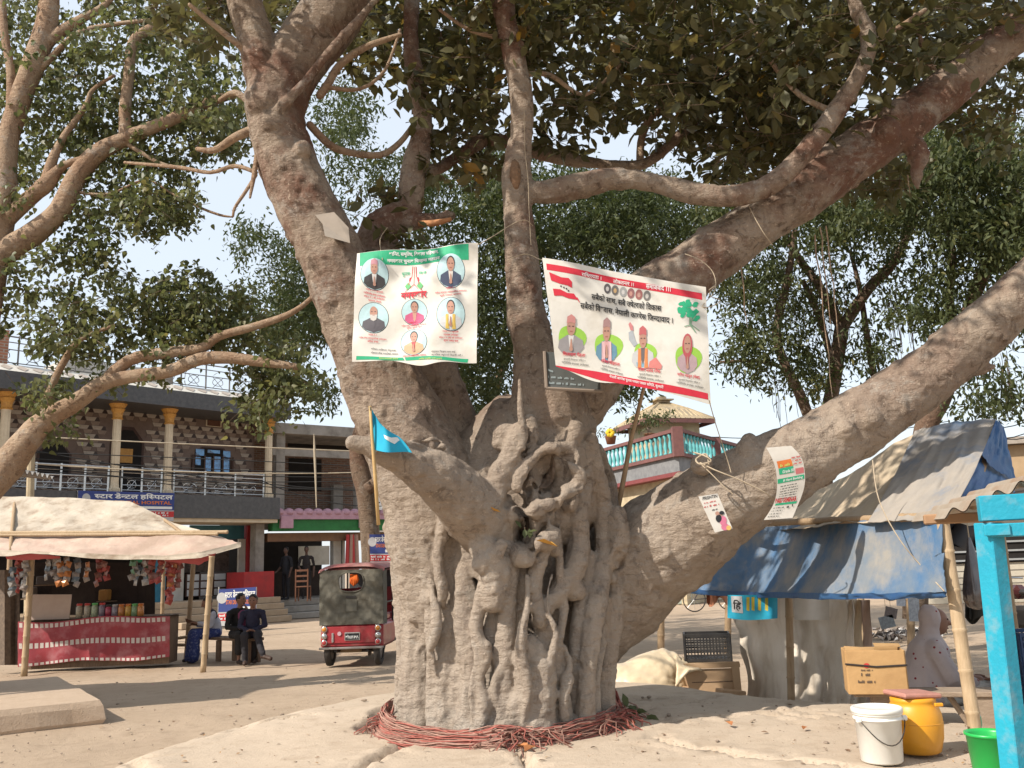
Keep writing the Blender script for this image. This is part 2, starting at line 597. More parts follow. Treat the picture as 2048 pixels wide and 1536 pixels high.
for r, w, dp in cracks:
    D = np.full(PX.shape, 1e9); TT = np.zeros(PX.shape)
    for i in range(len(r) - 1):
        d, t = arr_seg(PX, PY, r[i], r[i + 1])
        s = d < D; D = np.where(s, d, D); TT = np.where(s, (i + t) / (len(r) - 1), TT)
    ww = 1.5 * w * (1 + .8 * NJ) * np.clip(1.6 * (1 - TT) + .25, .2, 1.0)
    Z = Z - 1.5 * dp * np.clip(1.4 - D / np.maximum(ww, .004), 0, 1)
    Z = Z + .010 * np.clip(1 - D / .35, 0, 1) * np.sign(NJ + .1)
# the earth pit the trunk stands in
pit_c = G(985, 1441, PZ)
RX, RY = 1.08, 1.02
ang = np.arctan2(PY - pit_c.y, PX - pit_c.x)
rr = np.hypot((PX - pit_c.x) / RX, (PY - pit_c.y - .35) / (RY)) * (1 + .05 * np.sin(5 * ang) + .03 * np.sin(9 * ang + 1))
Z = Z - .085 * np.clip((1.04 - rr) / .05, 0, 1)
av = np.stack([PX.ravel(), PY.ravel(), Z.ravel()], 1)
na = len(ax)
af = [(j * na + i, j * na + i + 1, (j + 1) * na + i + 1, (j + 1) * na + i) for j in range(len(ay) - 1) for i in range(na - 1)
      if max(Z[j, i], Z[j + 1, i + 1]) > -.028]
slab = mk('concrete_apron', av, af, CONCRETE, smooth=True)
tag(slab, kind='structure')

# --- porch slab at the lower left
SLABM = earth_mat('porch_concrete', (.47, .36, .265), (.42, .32, .235), (.40, .30, .215), .5, 70)
pc = [G(204, 1447, .0), G(120, 1346, .0)]
c0 = Vector((pc[0].x, pc[0].y, 0)); top = .24
e1 = (G(0, 1470, 0) - c0); e1.z = 0; e1.normalize()
e2 = (G(40, 1338, 0.0) - c0); e2.z = 0; e2.normalize()
def porch_pt(a, b, z): return c0 + e1 * a + e2 * b + Vector((0, 0, z))
mb = MB()
prof = [(0, 0, -.05), (.0, 0, .10), (0, 0, .2), (.03, .03, top)]
ring = []
def porch_ring(ins, z, jig):
    pts = []
    for i in range(16): pts.append(porch_pt(ins + (5.0 - 2 * ins) * i / 16, ins, z))
    for i in range(12): pts.append(porch_pt(5.0 - ins, ins + (3.2 - 2 * ins) * i / 12, z))
    for i in range(16): pts.append(porch_pt(5.0 - ins - (5.0 - 2 * ins) * i / 16, 3.2 - ins, z))
    for i in range(12): pts.append(porch_pt(ins, 3.2 - ins - (3.2 - 2 * ins) * i / 12, z))
    return [p + Vector((jig * nz(p.x * 4, p.y * 4, z), jig * nz(p.x * 4, p.y * 4, z + 7), jig * .5 * nz(p.x * 3, p.y * 3, 3))) for p in pts]
rs = [porch_ring(.02, -.06, .05), porch_ring(-.02, .04, .05), porch_ring(0, .18, .03), porch_ring(.03, top, .015), porch_ring(.6, top + .004, .01)]
n = len(rs[0])
fs = []
for i in range(len(rs) - 1):
    for j in range(n): fs.append((i * n + j, i * n + (j + 1) % n, (i + 1) * n + (j + 1) % n, (i + 1) * n + j))
fs.append(tuple((len(rs) - 1) * n + j for j in range(n)))
mb.add([p for r in rs for p in r], fs)
o = mb.build('porch_slab', SLABM)
tag(o, kind='structure')

# --- pebbles and crumbs nobody could count
mb = MB()
for i in range(620):
    if i < 420:
        p = G(random.uniform(-50, 820), random.uniform(1335, 1530), 0)
    else:
        p = G(random.uniform(1230, 2000), random.uniform(1395, 1530), PZ)
    if inside(p.xy, apron) and SD[min(len(ay) - 1, max(0, int((p.y - 3.6) / .034))), min(len(ax) - 1, max(0, int((p.x + 4.2) / .034)))] > .4: p.z = PZ + .004
    r = random.choice([.004, .005, .006, .008, .010, .012, .02]) * random.uniform(.5, 1.1)
    R = Matrix.Rotation(random.uniform(0, 6), 3, 'Z')
    mb.ball((p.x, p.y, p.z + r * .2), (r * random.uniform(.8, 1.6), r, r * .6), 6, 4, 0, R)
o = mb.build('pebbles', M('pebble', (.36, .29, .22), (.22, .17, .13), 3, .9), smooth=False)
tag(o, 'scattered pebbles and crumbs of earth on the ground', kind='stuff')

# --- a shed just left of the frame whose tin roof throws the sharp shade on the ground
TIN = M('old_tin', (.34, .33, .32), (.25, .22, .2), 4, .5, .2, 30, .6, c3=(.24, .13, .08))
WOOD = M('weathered_wood', (.22, .15, .10), (.14, .095, .065), 8, .85, .4, 50, stretch=(6, 6, 1))
tip = G(478, 1396, 0) + TO_SUN * (2.9 / TO_SUN.z)
sh = thing('roadside_shed', 'tin roofed shed on wooden posts left of the porch slab', 'shed', (tip.x - 2, tip.y + .8, 0))
mb = MB()
def shed_roof(u, v):
    return Vector((tip.x - 4.2 * u, tip.y - 1.15 * u + 3.0 * v - .6 * v * (1 - u), tip.z + .5 * u + .03 * math.sin(v * 120)))
mb.sheet(shed_roof, 8, 110, th=.01)
mb.build('roof', TIN, sh)
for (u, v) in ((.30, .12), (.30, .9), (.92, .12), (.92, .9)):
    q = shed_roof(u, v)
    MB().bbox((q.x, q.y, q.z / 2), (.1, .1, q.z - .02), b=.01).build('post', WOOD, sh)
# ================================================================== THE BIG TREE
def bark_mat(name, base, light, dark, warm, dust=None, zdust=(0.2, 3.0), bump=.9, warm_lo=.45):
    m = bpy.data.materials.new(name); m.use_nodes = True
    nt = m.node_tree; N, L = nt.nodes, nt.links; b = N['Principled BSDF']
    b.inputs['Roughness'].default_value = .9; b.inputs['Specular IOR Level'].default_value = .15
    g = N.new('ShaderNodeNewGeometry'); pos = g.outputs['Position']
    mp = N.new('ShaderNodeMapping'); mp.inputs['Scale'].default_value = (1, 1, 1); L.new(pos, mp.inputs[0])
    def tex(sc, det=7, ro=.65, dist=0.0):
        t = N.new('ShaderNodeTexNoise'); t.inputs['Scale'].default_value = sc; t.inputs['Detail'].default_value = det
        t.inputs['Roughness'].default_value = ro; t.inputs['Distortion'].default_value = dist
        L.new(mp.outputs[0], t.inputs['Vector']); return t.outputs[0]
    def rng(x, a, z, lo=0, hi=1):
        r = N.new('ShaderNodeMapRange'); r.inputs[1].default_value = a; r.inputs[2].default_value = z
        r.inputs[3].default_value = lo; r.inputs[4].default_value = hi; L.new(x, r.inputs[0]); return r.outputs[0]
    def mix(f, a, c):
        x = N.new('ShaderNodeMix'); x.data_type = 'RGBA'; L.new(f, x.inputs[0])
        for s, v in ((6, a), (7, c)):
            if isinstance(v, tuple): x.inputs[s].default_value = (*v, 1)
            else: L.new(v, x.inputs[s])
        return x.outputs[2]
    def mul(a, c):
        x = N.new('ShaderNodeMath'); x.operation = 'MULTIPLY'; L.new(a, x.inputs[0])
        if isinstance(c, float): x.inputs[1].default_value = c
        else: L.new(c, x.inputs[1])
        return x.outputs[0]
    o = mix(rng(tex(2.2), .35, .65), base, light)
    sep = N.new('ShaderNodeSeparateXYZ'); L.new(pos, sep.inputs[0])
    hgt = rng(sep.outputs[2], 2.2, 3.6)
    o = mix(mul(rng(tex(1.4, 8, .7), warm_lo, warm_lo + .14), hgt), o, warm)
    ms = N.new('ShaderNodeMapping'); ms.inputs['Scale'].default_value = (7, 7, .9); L.new(pos, ms.inputs[0])
    ts = N.new('ShaderNodeTexNoise'); ts.inputs['Scale'].default_value = 1.0; ts.inputs['Detail'].default_value = 8; ts.inputs['Roughness'].default_value = .7; L.new(ms.outputs[0], ts.inputs['Vector'])
    o = mix(mul(rng(ts.outputs[0], .55, .68), .6), o, tuple(x * 1.5 for x in dark))                 # rain streaks
    o = mix(mul(rng(tex(3.2, 10, .8, .5), .54, .62), .55), o, (.37, .335, .29))                     # grey lichen
    o = mix(mul(rng(tex(9, 9, .75, .8), .52, .64), .8), o, dark)
    o = mix(mul(rng(tex(24, 7, .75), .58, .66), .75), o, tuple(min(1, x * 1.45) for x in light))   # pale flecks
    if dust:
        low = rng(sep.outputs[2], zdust[1], zdust[0])
        o = mix(mul(rng(tex(5, 6), .3, .7, .25, .9), low), o, dust)
    L.new(o, b.inputs['Base Color'])
    w = N.new('ShaderNodeTexNoise'); w.inputs['Scale'].default_value = 1.0; w.inputs['Detail'].default_value = 6
    m2 = N.new('ShaderNodeMapping'); m2.inputs['Scale'].default_value = (9, 9, 34); L.new(pos, m2.inputs[0]); L.new(m2.outputs[0], w.inputs['Vector'])
    a1 = N.new('ShaderNodeMath'); a1.operation = 'ADD'; L.new(mul(tex(34, 8, .7), .7), a1.inputs[0]); L.new(mul(w.outputs[0], .6), a1.inputs[1])
    a2 = N.new('ShaderNodeMath'); a2.operation = 'ADD'; L.new(a1.outputs[0], a2.inputs[0]); L.new(mul(tex(90, 4), .3), a2.inputs[1])
    bp = N.new('ShaderNodeBump'); bp.inputs['Strength'].default_value = bump; bp.inputs['Distance'].default_value = .045
    L.new(a2.outputs[0], bp.inputs['Height']); L.new(bp.outputs[0], b.inputs['Normal'])
    return m

BARK = bark_mat('bark', (.27, .208, .157), (.36, .285, .22), (.085, .056, .040), (.17, .092, .064), (.45, .385, .32))
BARK_L = bark_mat('bark_pale', (.33, .23, .155), (.42, .31, .215), (.15, .09, .06), (.31, .20, .13))
BARK_D = bark_mat('bark_dark', (.16, .115, .08), (.22, .16, .115), (.07, .047, .035), (.15, .09, .062))

banyan = thing('banyan_tree', 'huge old fig tree with fused root columns standing in the concrete apron', 'tree', (TREE_C.x, TREE_C.y, PZ - .05))

def surf(px, off=0.0, R=.80):
    """distance of the front of the trunk at this pixel column"""
    x = (px - 1008) * 7.0 / FPX
    return TREE_C.y - math.sqrt(max(.04, R * R - min(x * x, R * R * .93))) + off

mb = MB()
# core
core = [(1005, 1492, 360, 7.53), (1005, 1440, 352, 7.53), (1003, 1350, 338, 7.53), (1000, 1250, 335, 7.53), (995, 1150, 342, 7.53), (990, 1060, 350, 7.5), (1000, 980, 310, 7.45), (1040, 900, 230, 7.3)]
pxtube(mb, core, 28, 4, round_caps=True)
# limbs: (px, py, width px, distance)
L1 = [(905, 1250, 170, 7.25), (888, 1130, 205, 7.15), (862, 1010, 205, 7.1), (824, 890, 192, 7.05), (782, 800, 172, 7.0), (738, 700, 150, 6.95), (697, 600, 138, 6.9),
      (655, 500, 126, 6.85), (612, 410, 124, 6.8), (575, 325, 118, 6.78), (553, 250, 112, 6.75), (555, 190, 122, 6.75), (592, 120, 118, 6.8), (640, 55, 128, 6.85), (690, -30, 130, 6.9), (740, -150, 120, 7.0)]
L1b = [(552, 215, 90, 6.75), (530, 150, 86, 6.7), (512, 80, 74, 6.65), (492, 10, 70, 6.6), (470, -90, 62, 6.5), (440, -220, 50, 6.4)]
L2 = [(905, 1000, 130, 7.5), (880, 860, 150, 7.45), (848, 740, 135, 7.4), (800, 620, 105, 7.35), (757, 510, 84, 7.3), (758, 462, 78, 7.3), (790, 436, 66, 7.3), (818, 420, 52, 7.3), (822, 375, 54, 7.3), (832, 320, 50, 7.3), (846, 250, 40, 7.3), (836, 180, 34, 7.25), (822, 90, 33, 7.2), (826, -30, 30, 7.2), (830, -140, 26, 7.2)]
L2s = [(790, 445, 40, 7.3), (850, 440, 26, 7.25), (902, 431, 20, 7.2)]
L2r = [(830, 345, 24, 7.35), (880, 335, 22, 7.5), (930, 303, 24, 7.7), (985, 278, 26, 7.9), (1080, 306, 26, 8.0), (1180, 325, 26, 8.1), (1280, 330, 24, 8.1), (1340, 290, 18, 8.1), (1400, 235, 15, 8.0), (1470, 190, 10, 7.9)]
C1 = [(1075, 1010, 250, 7.25), (1090, 930, 225, 7.15), (1098, 850, 185, 7.1), (1092, 780, 150, 7.0), (1072, 700, 92, 6.95), (1052, 620, 74, 6.9), (1043, 520, 66, 6.88), (1036, 420, 64, 6.85), (1035, 345, 60, 6.83), (1042, 280, 48, 6.8), (1044, 200, 46, 6.75), (1028, 110, 44, 6.7), (1008, 20, 42, 6.65), (1000, -80, 36, 6.6), (1010, -200, 30, 6.5)]
R0 = [(1045, 385, 48, 6.85), (1095, 384, 54, 6.85), (1160, 372, 50, 6.85), (1235, 358, 44, 6.8), (1310, 368, 44, 6.75), (1400, 388, 46, 6.7), (1480, 390, 44, 6.65), (1550, 362, 42, 6.6), (1610, 305, 38, 6.55), (1670, 225, 36, 6.5), (1722, 140, 34, 6.4), (1738, 80, 32, 6.35), (1715, 20, 30, 6.3), (1690, -60, 26, 6.2)]
R1 = [(1095, 900, 120, 7.25), (1150, 790, 140, 7.2), (1215, 690, 142, 7.15), (1300, 603, 136, 7.1), (1390, 535, 116, 7.05), (1490, 462, 106, 7.0), (1590, 395, 104, 6.95), (1690, 325, 104, 6.9), (1790, 258, 96, 6.85), (1890, 180, 88, 6.8), (1990, 98, 82, 6.75), (2090, 10, 80, 6.7), (2230, -120, 74, 6.6), (2400, -300, 60, 6.5)]
R2 = [(1110, 1260, 250, 7.85), (1190, 1190, 250, 7.72), (1280, 1125, 226, 7.5), (1375, 1055, 202, 7.25), (1475, 985, 170, 7.0), (1580, 928, 148, 6.85), (1680, 868, 134, 6.8), (1780, 805, 122, 6.75), (1880, 733, 112, 6.7), (1965, 660, 106, 6.65), (2055, 578, 100, 6.6), (2160, 480, 96, 6.55), (2330, 330, 80, 6.5)]
S1 = [(990, 1062, 140, 6.85), (938, 1010, 126, 6.55), (882, 962, 108, 6.33), (826, 926, 88, 6.17), (775, 904, 62, 6.06), (735, 892, 42, 6.0), (706, 886, 26, 5.97)]
for pth, nn in ((L1, 18), (L1b, 14), (L2, 16), (L2s, 10), (L2r, 10), (C1, 18), (R0, 14), (R1, 18), (R2, 20), (S1, 16)):
    pxtube(mb, pth, nn, 4, round_caps=True, wob=.10)
# root columns on the front, with their distances taken from the trunk's own roundness
ROOTN = [0]
def root(path, off=0.0, wob=.16, n=12):
    ROOTN[0] += 1
    off += .07 * math.sin(ROOTN[0] * 2.4)
    q = [(a + 5 * nz(b * .02, ROOTN[0]), b, w * (.86 if w > 28 else 1.0) * (1 + .16 * nz(b * .025, ROOTN[0], 3)), surf(a, off + (c[0] if c else 0) + .02 * nz(b * .02, ROOTN[0], 7))) for a, b, w, *c in path]
    pxtube(mb, q, n, 5, round_caps=True, wob=wob)
root([(842, 1462, 112), (838, 1380, 92), (836, 1290, 84), (830, 1190, 84), (818, 1110, 66), (806, 1060, 40)], .10)
root([(808, 1452, 60), (812, 1330, 44), (808, 1210, 50), (800, 1130, 44), (792, 1090, 30)], .16)
root([(890, 1462, 96), (890, 1390, 78), (893, 1300, 66), (897, 1210, 56), (890, 1140, 46), (884, 1080, 30)], .04)
root([(938, 1464, 92), (944, 1400, 70), (940, 1300, 62), (936, 1220, 58), (926, 1150, 46), (914, 1100, 30)], .07)
root([(886, 1215, 6, .08), (884, 1178, 20), (876, 1120, 22), (886, 1060, 24), (893, 1010, 20), (897, 960, 16)], -.08, .05, 8)
root([(872, 1195, 5, .06), (870, 1172, 12), (866, 1110, 12), (872, 1060, 14), (874, 1000, 14), (878, 950, 12)], -.06, .05, 8)
root([(958, 1464, 34), (966, 1410, 38), (958, 1360, 30), (970, 1310, 32), (952, 1262, 28), (958, 1210, 30), (970, 1160, 26), (966, 1120, 20)], -.02, .1, 9)
root([(945, 1462, 56), (935, 1440, 46), (940, 1400, 30)], -.03)
root([(1003, 1468, 76), (1010, 1400, 58), (1012, 1330, 52), (1013, 1260, 50), (1014, 1190, 46), (1018, 1140, 46)], -.02)
root([(1068, 1470, 104), (1074, 1400, 92), (1072, 1330, 80), (1058, 1290, 58)], .04)
root([(1124, 1470, 82), (1116, 1400, 58), (1108, 1330, 52), (1100, 1290, 54), (1082, 1252, 44), (1092, 1215, 44), (1120, 1180, 54), (1146, 1135, 56), (1158, 1080, 52), (1152, 1030, 50), (1165, 970, 54), (1170, 910, 50), (1166, 860, 40)], -.05)
root([(1174, 1462, 62), (1172, 1380, 48), (1180, 1300, 50), (1190, 1220, 54), (1203, 1140, 52), (1208, 1070, 50), (1204, 1000, 46), (1190, 940, 44), (1180, 880, 36)], -.10)
root([(1208, 1450, 72), (1205, 1370, 62), (1214, 1290, 56), (1226, 1220, 50), (1232, 1150, 46), (1226, 1090, 40)], -.02)
root([(1150, 1462, 44), (1148, 1390, 36), (1152, 1310, 36), (1156, 1240, 36), (1172, 1170, 34), (1178, 1110, 30)], -.02)
root([(1192, 1456, 34), (1190, 1400, 26), (1194, 1330, 26), (1204, 1270, 26), (1214, 1200, 24)], -.06)
root([(1040, 1466, 50), (1036, 1400, 36), (1038, 1330, 32), (1042, 1260, 32), (1048, 1190, 34), (1044, 1130, 30)], .02)
root([(975, 1464, 40), (984, 1400, 30), (982, 1330, 26), (980, 1270, 26), (984, 1200, 30)], .05)
root([(866, 1464, 46), (864, 1390, 34), (862, 1310, 30), (868, 1230, 30), (862, 1160, 26), (850, 1100, 22)], .03)
root([(912, 1464, 44), (914, 1390, 34), (916, 1300, 30), (914, 1220, 30), (906, 1150, 26)], .0)
root([(1078, 1240, 40), (1070, 1180, 36), (1078, 1130, 34), (1090, 1090, 30)], .0)
root([(1150, 860, 40), (1140, 900, 36), (1146, 960, 34), (1140, 1010, 40)], -.08)
root([(1060, 840, 30), (1066, 880, 34), (1058, 910, 30)], -.06)

root([(1228, 1120, 44), (1236, 1080, 52), (1232, 1030, 44)], -.12)
root([(1180, 1250, 30), (1215, 1205, 34), (1240, 1170, 36), (1262, 1150, 30)], -.02)
root([(985, 1200, 60), (990, 1150, 74), (972, 1100, 72), (968, 1060, 58), (985, 1010, 64), (1000, 960, 58), (1022, 910, 50), (1038, 860, 42)], -.06)
root([(962, 1128, 46), (985, 1112, 34), (1006, 1090, 26)], -.13)
root([(968, 1150, 40), (940, 1120, 30), (925, 1080, 24), (915, 1050, 18)], -.02)
root([(1040, 760, 14), (1043, 820, 17), (1048, 870, 22), (1036, 905, 20), (1014, 930, 18), (1012, 945, 16)], -.07, .05, 8)
root([(1016, 942, 14), (992, 962, 12), (980, 990, 12), (972, 1030, 12), (955, 1060, 13), (944, 1068, 12)], -.17, .05, 8)
root([(1088, 900, 30), (1060, 925, 34), (1040, 955, 34), (1036, 975, 28)], -.14)
root([(1196, 900, 34), (1212, 950, 38), (1222, 1000, 34), (1228, 1060, 30)], .05)
for a, b, w in ((1010, 868, 46), (1005, 885, 40), (1028, 862, 30), (1008, 1130, 54), (1148, 1180, 44), (835, 1230, 44), (866, 1195, 52), (1092, 1252, 38), (1012, 1052, 40), (1010, 1100, 44), (1104, 1096, 34)):
    q = P(a, b, surf(a, .0)); mb.ball(q, W(w, q) / 2, 10, 7)
# thin wandering roots fused over the columns
rr_ = random.Random(4)
for i in range(17):
    x = rr_.choice([825, 850, 870, 905, 925, 950, 985, 1000, 1030, 1050, 1090, 1110, 1130, 1160, 1190, 1210]) + rr_.uniform(-10, 10)
    y0 = rr_.choice([1470, 1470, 1470, rr_.uniform(1330, 1420)]); y1 = y0 - rr_.uniform(130, 340); w0 = rr_.uniform(11, 24); pth = []
    for k_ in range(7):
        t = k_ / 6; pth.append((x + 16 * nz(t * 3, i, 2) + 6 * math.sin(t * 9 + i), y0 + (y1 - y0) * t, w0 * (.30 + .85 * math.sin(math.pi * min(1, .16 + .80 * t)))))
    root([(a, b, w, .07 * abs(2 * k_ / 6 - 1) ** 4) for k_, (a, b, w) in enumerate(pth)], -.09, .1, 8)
# the torn lips of the two hollows
def lip(cx, cy, rx, ry, w, off, gap=None, lump=.35):
    pts = []
    for i in range(27):
        t = 2 * math.pi * i / 24
        q = .20 * math.sin(3 * t + cx) + .14 * math.sin(5 * t + cy) + .08 * math.sin(8 * t)
        pts.append((cx + rx * (1 + q) * math.cos(t), cy + ry * (1 + q * .7) * math.sin(t), w * (1 + lump * math.sin(4 * t + cy)), surf(cx, off + .05 * math.sin(2 * t + cx) + .03 * math.sin(6 * t))))
    pxtube(mb, pts, 8, 2, caps=True)
lip(1095, 950, 47, 56, 20, -.09, lump=.75)
lip(1058, 1062, 40, 48, 24, -.08, lump=.75)
lip(1090, 955, 64, 68, 18, -.05, lump=.6)
for cx_, cy_, sx__, sy__, nb in ((1104, 962, 34, 44, 20), (1072, 1058, 30, 36, 13)):      # knobbly scar tissue filling the wounds
    for i in range(nb):
        a, b = cx_ + rr_.uniform(-1, 1) * sx__, cy_ + rr_.uniform(-1, 1) * sy__
        q = P(a, b, surf(a, -.01 + rr_.uniform(-.03, .04))); w_ = W(rr_.uniform(14, 30), q) / 2
        mb.ball(q, (w_, w_ * 1.1, w_ * rr_.uniform(.9, 1.8)), 9, 6)
lip(1232, 1118, 24, 40, 20, -.06)
lip(852, 893, 34, 14, 12, -.52)
# knots along the limbs
for a, b, w, d in ((1790, 232, 70, 6.72), (1770, 262, 60, 6.7), (1500, 905, 60, 6.8), (1500, 884, 34, 6.8), (1405, 930, 46, 6.75), (530, 205, 84, 6.62), (545, 250, 62, 6.6), (1732, 838, 60, 6.6), (1690, 862, 46, 6.58), (606, 300, 40, 6.6)):
    q = P(a, b, d); mb.ball(q, W(w, q) / 2, 10, 7)
pxtube(mb, [(1806, 270, 60, 6.85), (1830, 296, 46, 6.82), (1838, 322, 34, 6.8), (1832, 350, 24, 6.8), (1836, 376, 8, 6.8)], 10, 3, round_caps=True, wob=.5)
pxtube(mb, [(1930, 735, 40, 6.7), (1962, 738, 26, 6.68), (1985, 733, 12, 6.66)], 10, 3, round_caps=True)
# the rope-thick climbing root across the left limb
pxtube(mb, [(518, 290, 18, 6.62), (530, 255, 20, 6.56), (575, 200, 22, 6.52), (610, 165, 22, 6.5), (650, 115, 20, 6.5), (700, 60, 18, 6.55), (760, -10, 16, 6.6)], 9, 4, round_caps=True)
co, no, fs = fuse(mb, .0125, 1)
# carve: the hollows, ridges down the roots, pits and swellings
def scr(q):                                       # photo pixels of points
    d = q - np.array(CAM)
    z = d @ np.array(_F)
    return IW / 2 + FPX * (d @ np.array(_R)) / z, IH / 2 - FPX * (d @ np.array(_U)) / z
cen = [(P(1093, 950, surf(1093)), .10, .14, .08), (P(1046, 1068, surf(1046)), .07, .11, .26), (P(852, 893, 6.1), .10, .05, .10), (P(1232, 1118, surf(1232)), .05, .09, .07)]
for c, rx, rz, dep in cen:
    e = np.sqrt(((co[:, 0] - c.x) / rx) ** 2 + ((co[:, 2] - c.z) / rz) ** 2)
    front = (co[:, 1] < c.y + .45) & (no[:, 1] < .3)
    w = np.clip(1.15 - e, 0, 1); w = w * w * (3 - 2 * w)
    co[:, 1] += np.where(front, w * dep, 0)
disp = np.empty(len(co))
for i, (p, nn) in enumerate(zip(co.tolist(), no.tolist())):
    x, y, z = p
    low = max(0., min(1., (3.0 - z) / 1.2))
    v = Vector((x, y, z))
    a = .020 * noise.noise(v * 2.2)
    a += .011 * noise.noise(Vector((x * 9, y * 9, z * 2.0))) * (.3 + low)
    a += .006 * noise.noise(Vector((x * 22, y * 22, z * 7))) * (.5 + .5 * low)
    a += .005 * noise.noise(Vector((x * 12, y * 12, z * 30))) * (.4 + .6 * low)
    t = noise.noise(v * 11 + Vector((9, 2, 4)))
    if t > .40: a += .045 * (t - .40)
    if t < -.45: a += .05 * (t + .45)
    disp[i] = a
co = co + no * disp[:, None]
trunk = mk('trunk', co, fs, BARK, banyan, smooth=True)

# dark rotten wood in the hollows
ROT = M('rotten_wood', (.20, .145, .105), (.10, .068, .048), 14, .95, .9, 60)
for (px, py, rx, ry, off) in ((1084, 938, 26, 40, .0), (1048, 1070, 26, 36, .08)):
    q = P(px, py, surf(px, off + .05))
    mb = MB()
    def S_(u, v, q=q, rx=rx, ry=ry):
        t = u * 2 * math.pi; r = v
        x = W(rx, q) * r * math.cos(t); z = W(ry, q) * r * math.sin(t)
        deep = .13 * math.exp(-(((x + .05) / .05) ** 2 + ((z - .04) / .09) ** 2))
        return q + Vector((x, -.05 * r * r + deep + .05 * nz(x * 18, z * 9, px) + .025 * nz(x * 60, z * 26, 3), z))
    mb.sheet(S_, 40, 16)
    mb.build('rotten_hollow', ROT, banyan, smooth=True)
# orange cut on the underside of the stub
mb = MB(); pxtube(mb, [(838, 447, 12, 7.22), (870, 446, 14, 7.18), (903, 438, 8, 7.15)], 8, 3)
mb.build('cut_wood', M('fresh_wood', (.50, .24, .11), (.36, .16, .07), 10, .8, .4, 60), banyan, smooth=True)
mb = MB(); pxtube(mb, [(1030, 322, 16, 6.74), (1031, 345, 26, 6.735), (1032, 372, 18, 6.74), (1032, 384, 8, 6.75)], 8, 3)
mb.build('pruning_scar', M('scar_wood', (.24, .14, .08), (.13, .08, .05), 18, .9, .8, 60), banyan, smooth=True)

# thin twigs and side branches of the big tree
mb = MB()
tw = [
    [(620, 250, 16, 6.8), (660, 290, 16, 6.9), (700, 305, 15, 7.0), (760, 310, 14, 7.1), (800, 285, 12, 7.2), (830, 245, 10, 7.3)],
    [(640, 190, 18, 6.8), (655, 170, 18, 6.8), (680, 130, 16, 6.8), (730, 95, 14, 6.8), (800, 70, 10, 6.8)],
    [(660, 175, 10, 6.8), (720, 178, 8, 6.8), (770, 140, 7, 6.8), (800, 60, 6, 6.8)],
    [(1280, 330, 16, 8.1), (1285, 270, 15, 8.1), (1320, 215, 14, 8.0), (1390, 190, 12, 8.0), (1470, 140, 10, 7.9)],
    [(1390, 190, 11, 8.0), (1385, 120, 10, 8.0), (1400, 60, 8, 8.0)],
    [(1044, 150, 12, 6.75), (1100, 150, 10, 6.8), (1170, 190, 8, 6.9), (1240, 130, 6, 7.0)],
    [(1020, 80, 12, 6.7), (940, 60, 9, 6.7), (880, 20, 7, 6.7)],
    [(1670, 225, 14, 6.5), (1600, 190, 11, 6.6), (1540, 120, 9, 6.7), (1500, 40, 8, 6.8)],
    [(1735, 90, 14, 6.35), (1790, 60, 11, 6.4), (1850, 20, 9, 6.4)],
    [(1890, 175, 14, 6.8), (1850, 110, 11, 6.8), (1830, 30, 9, 6.8)],
    [(505, 110, 18, 6.6), (440, 60, 12, 6.5), (380, 10, 9, 6.4)],
    [(500, 205, 16, 6.7), (470, 185, 12, 6.75), (440, 200, 9, 6.8)],
    [(505, 260, 20, 6.7), (470, 275, 18, 6.7), (430, 300, 14, 6.75), (395, 298, 9, 6.8)],
    [(512, 345, 8, 6.7), (470, 332, 9, 6.75), (420, 345, 8, 6.8), (360, 335, 8, 6.9), (250, 325, 6, 7.1)],
    [(512, 350, 7, 6.7), (490, 385, 7, 6.65), (470, 415, 6, 6.6), (466, 432, 5, 6.6)],
    [(515, 300, 10, 6.7), (508, 350, 10, 6.68), (500, 395, 5, 6.65)]]
for q in tw:
    mb = MB(); pxtube(mb, q, 8, 4, round_caps=True)
    mb.build('branch', BARK_L, banyan, smooth=True)
# hanging root ends under the upper right limb
for a, b, l in ((1630, 470, 330), (1640, 455, 200), (1652, 452, 250), (1480, 500, 160), (1815, 350, 40)):
    p0 = P(a, b, 6.95); mb = MB()
    pts = [p0 + Vector((.02 * nz(i * .6, a, 2), .02 * nz(i * .6, a, 5), -W(l, p0) * i / 8)) for i in range(9)]
    mb.tube(pts, [.007 - .0005 * i for i in range(9)], 5)
    mb.build('aerial_root', BARK_L, banyan)
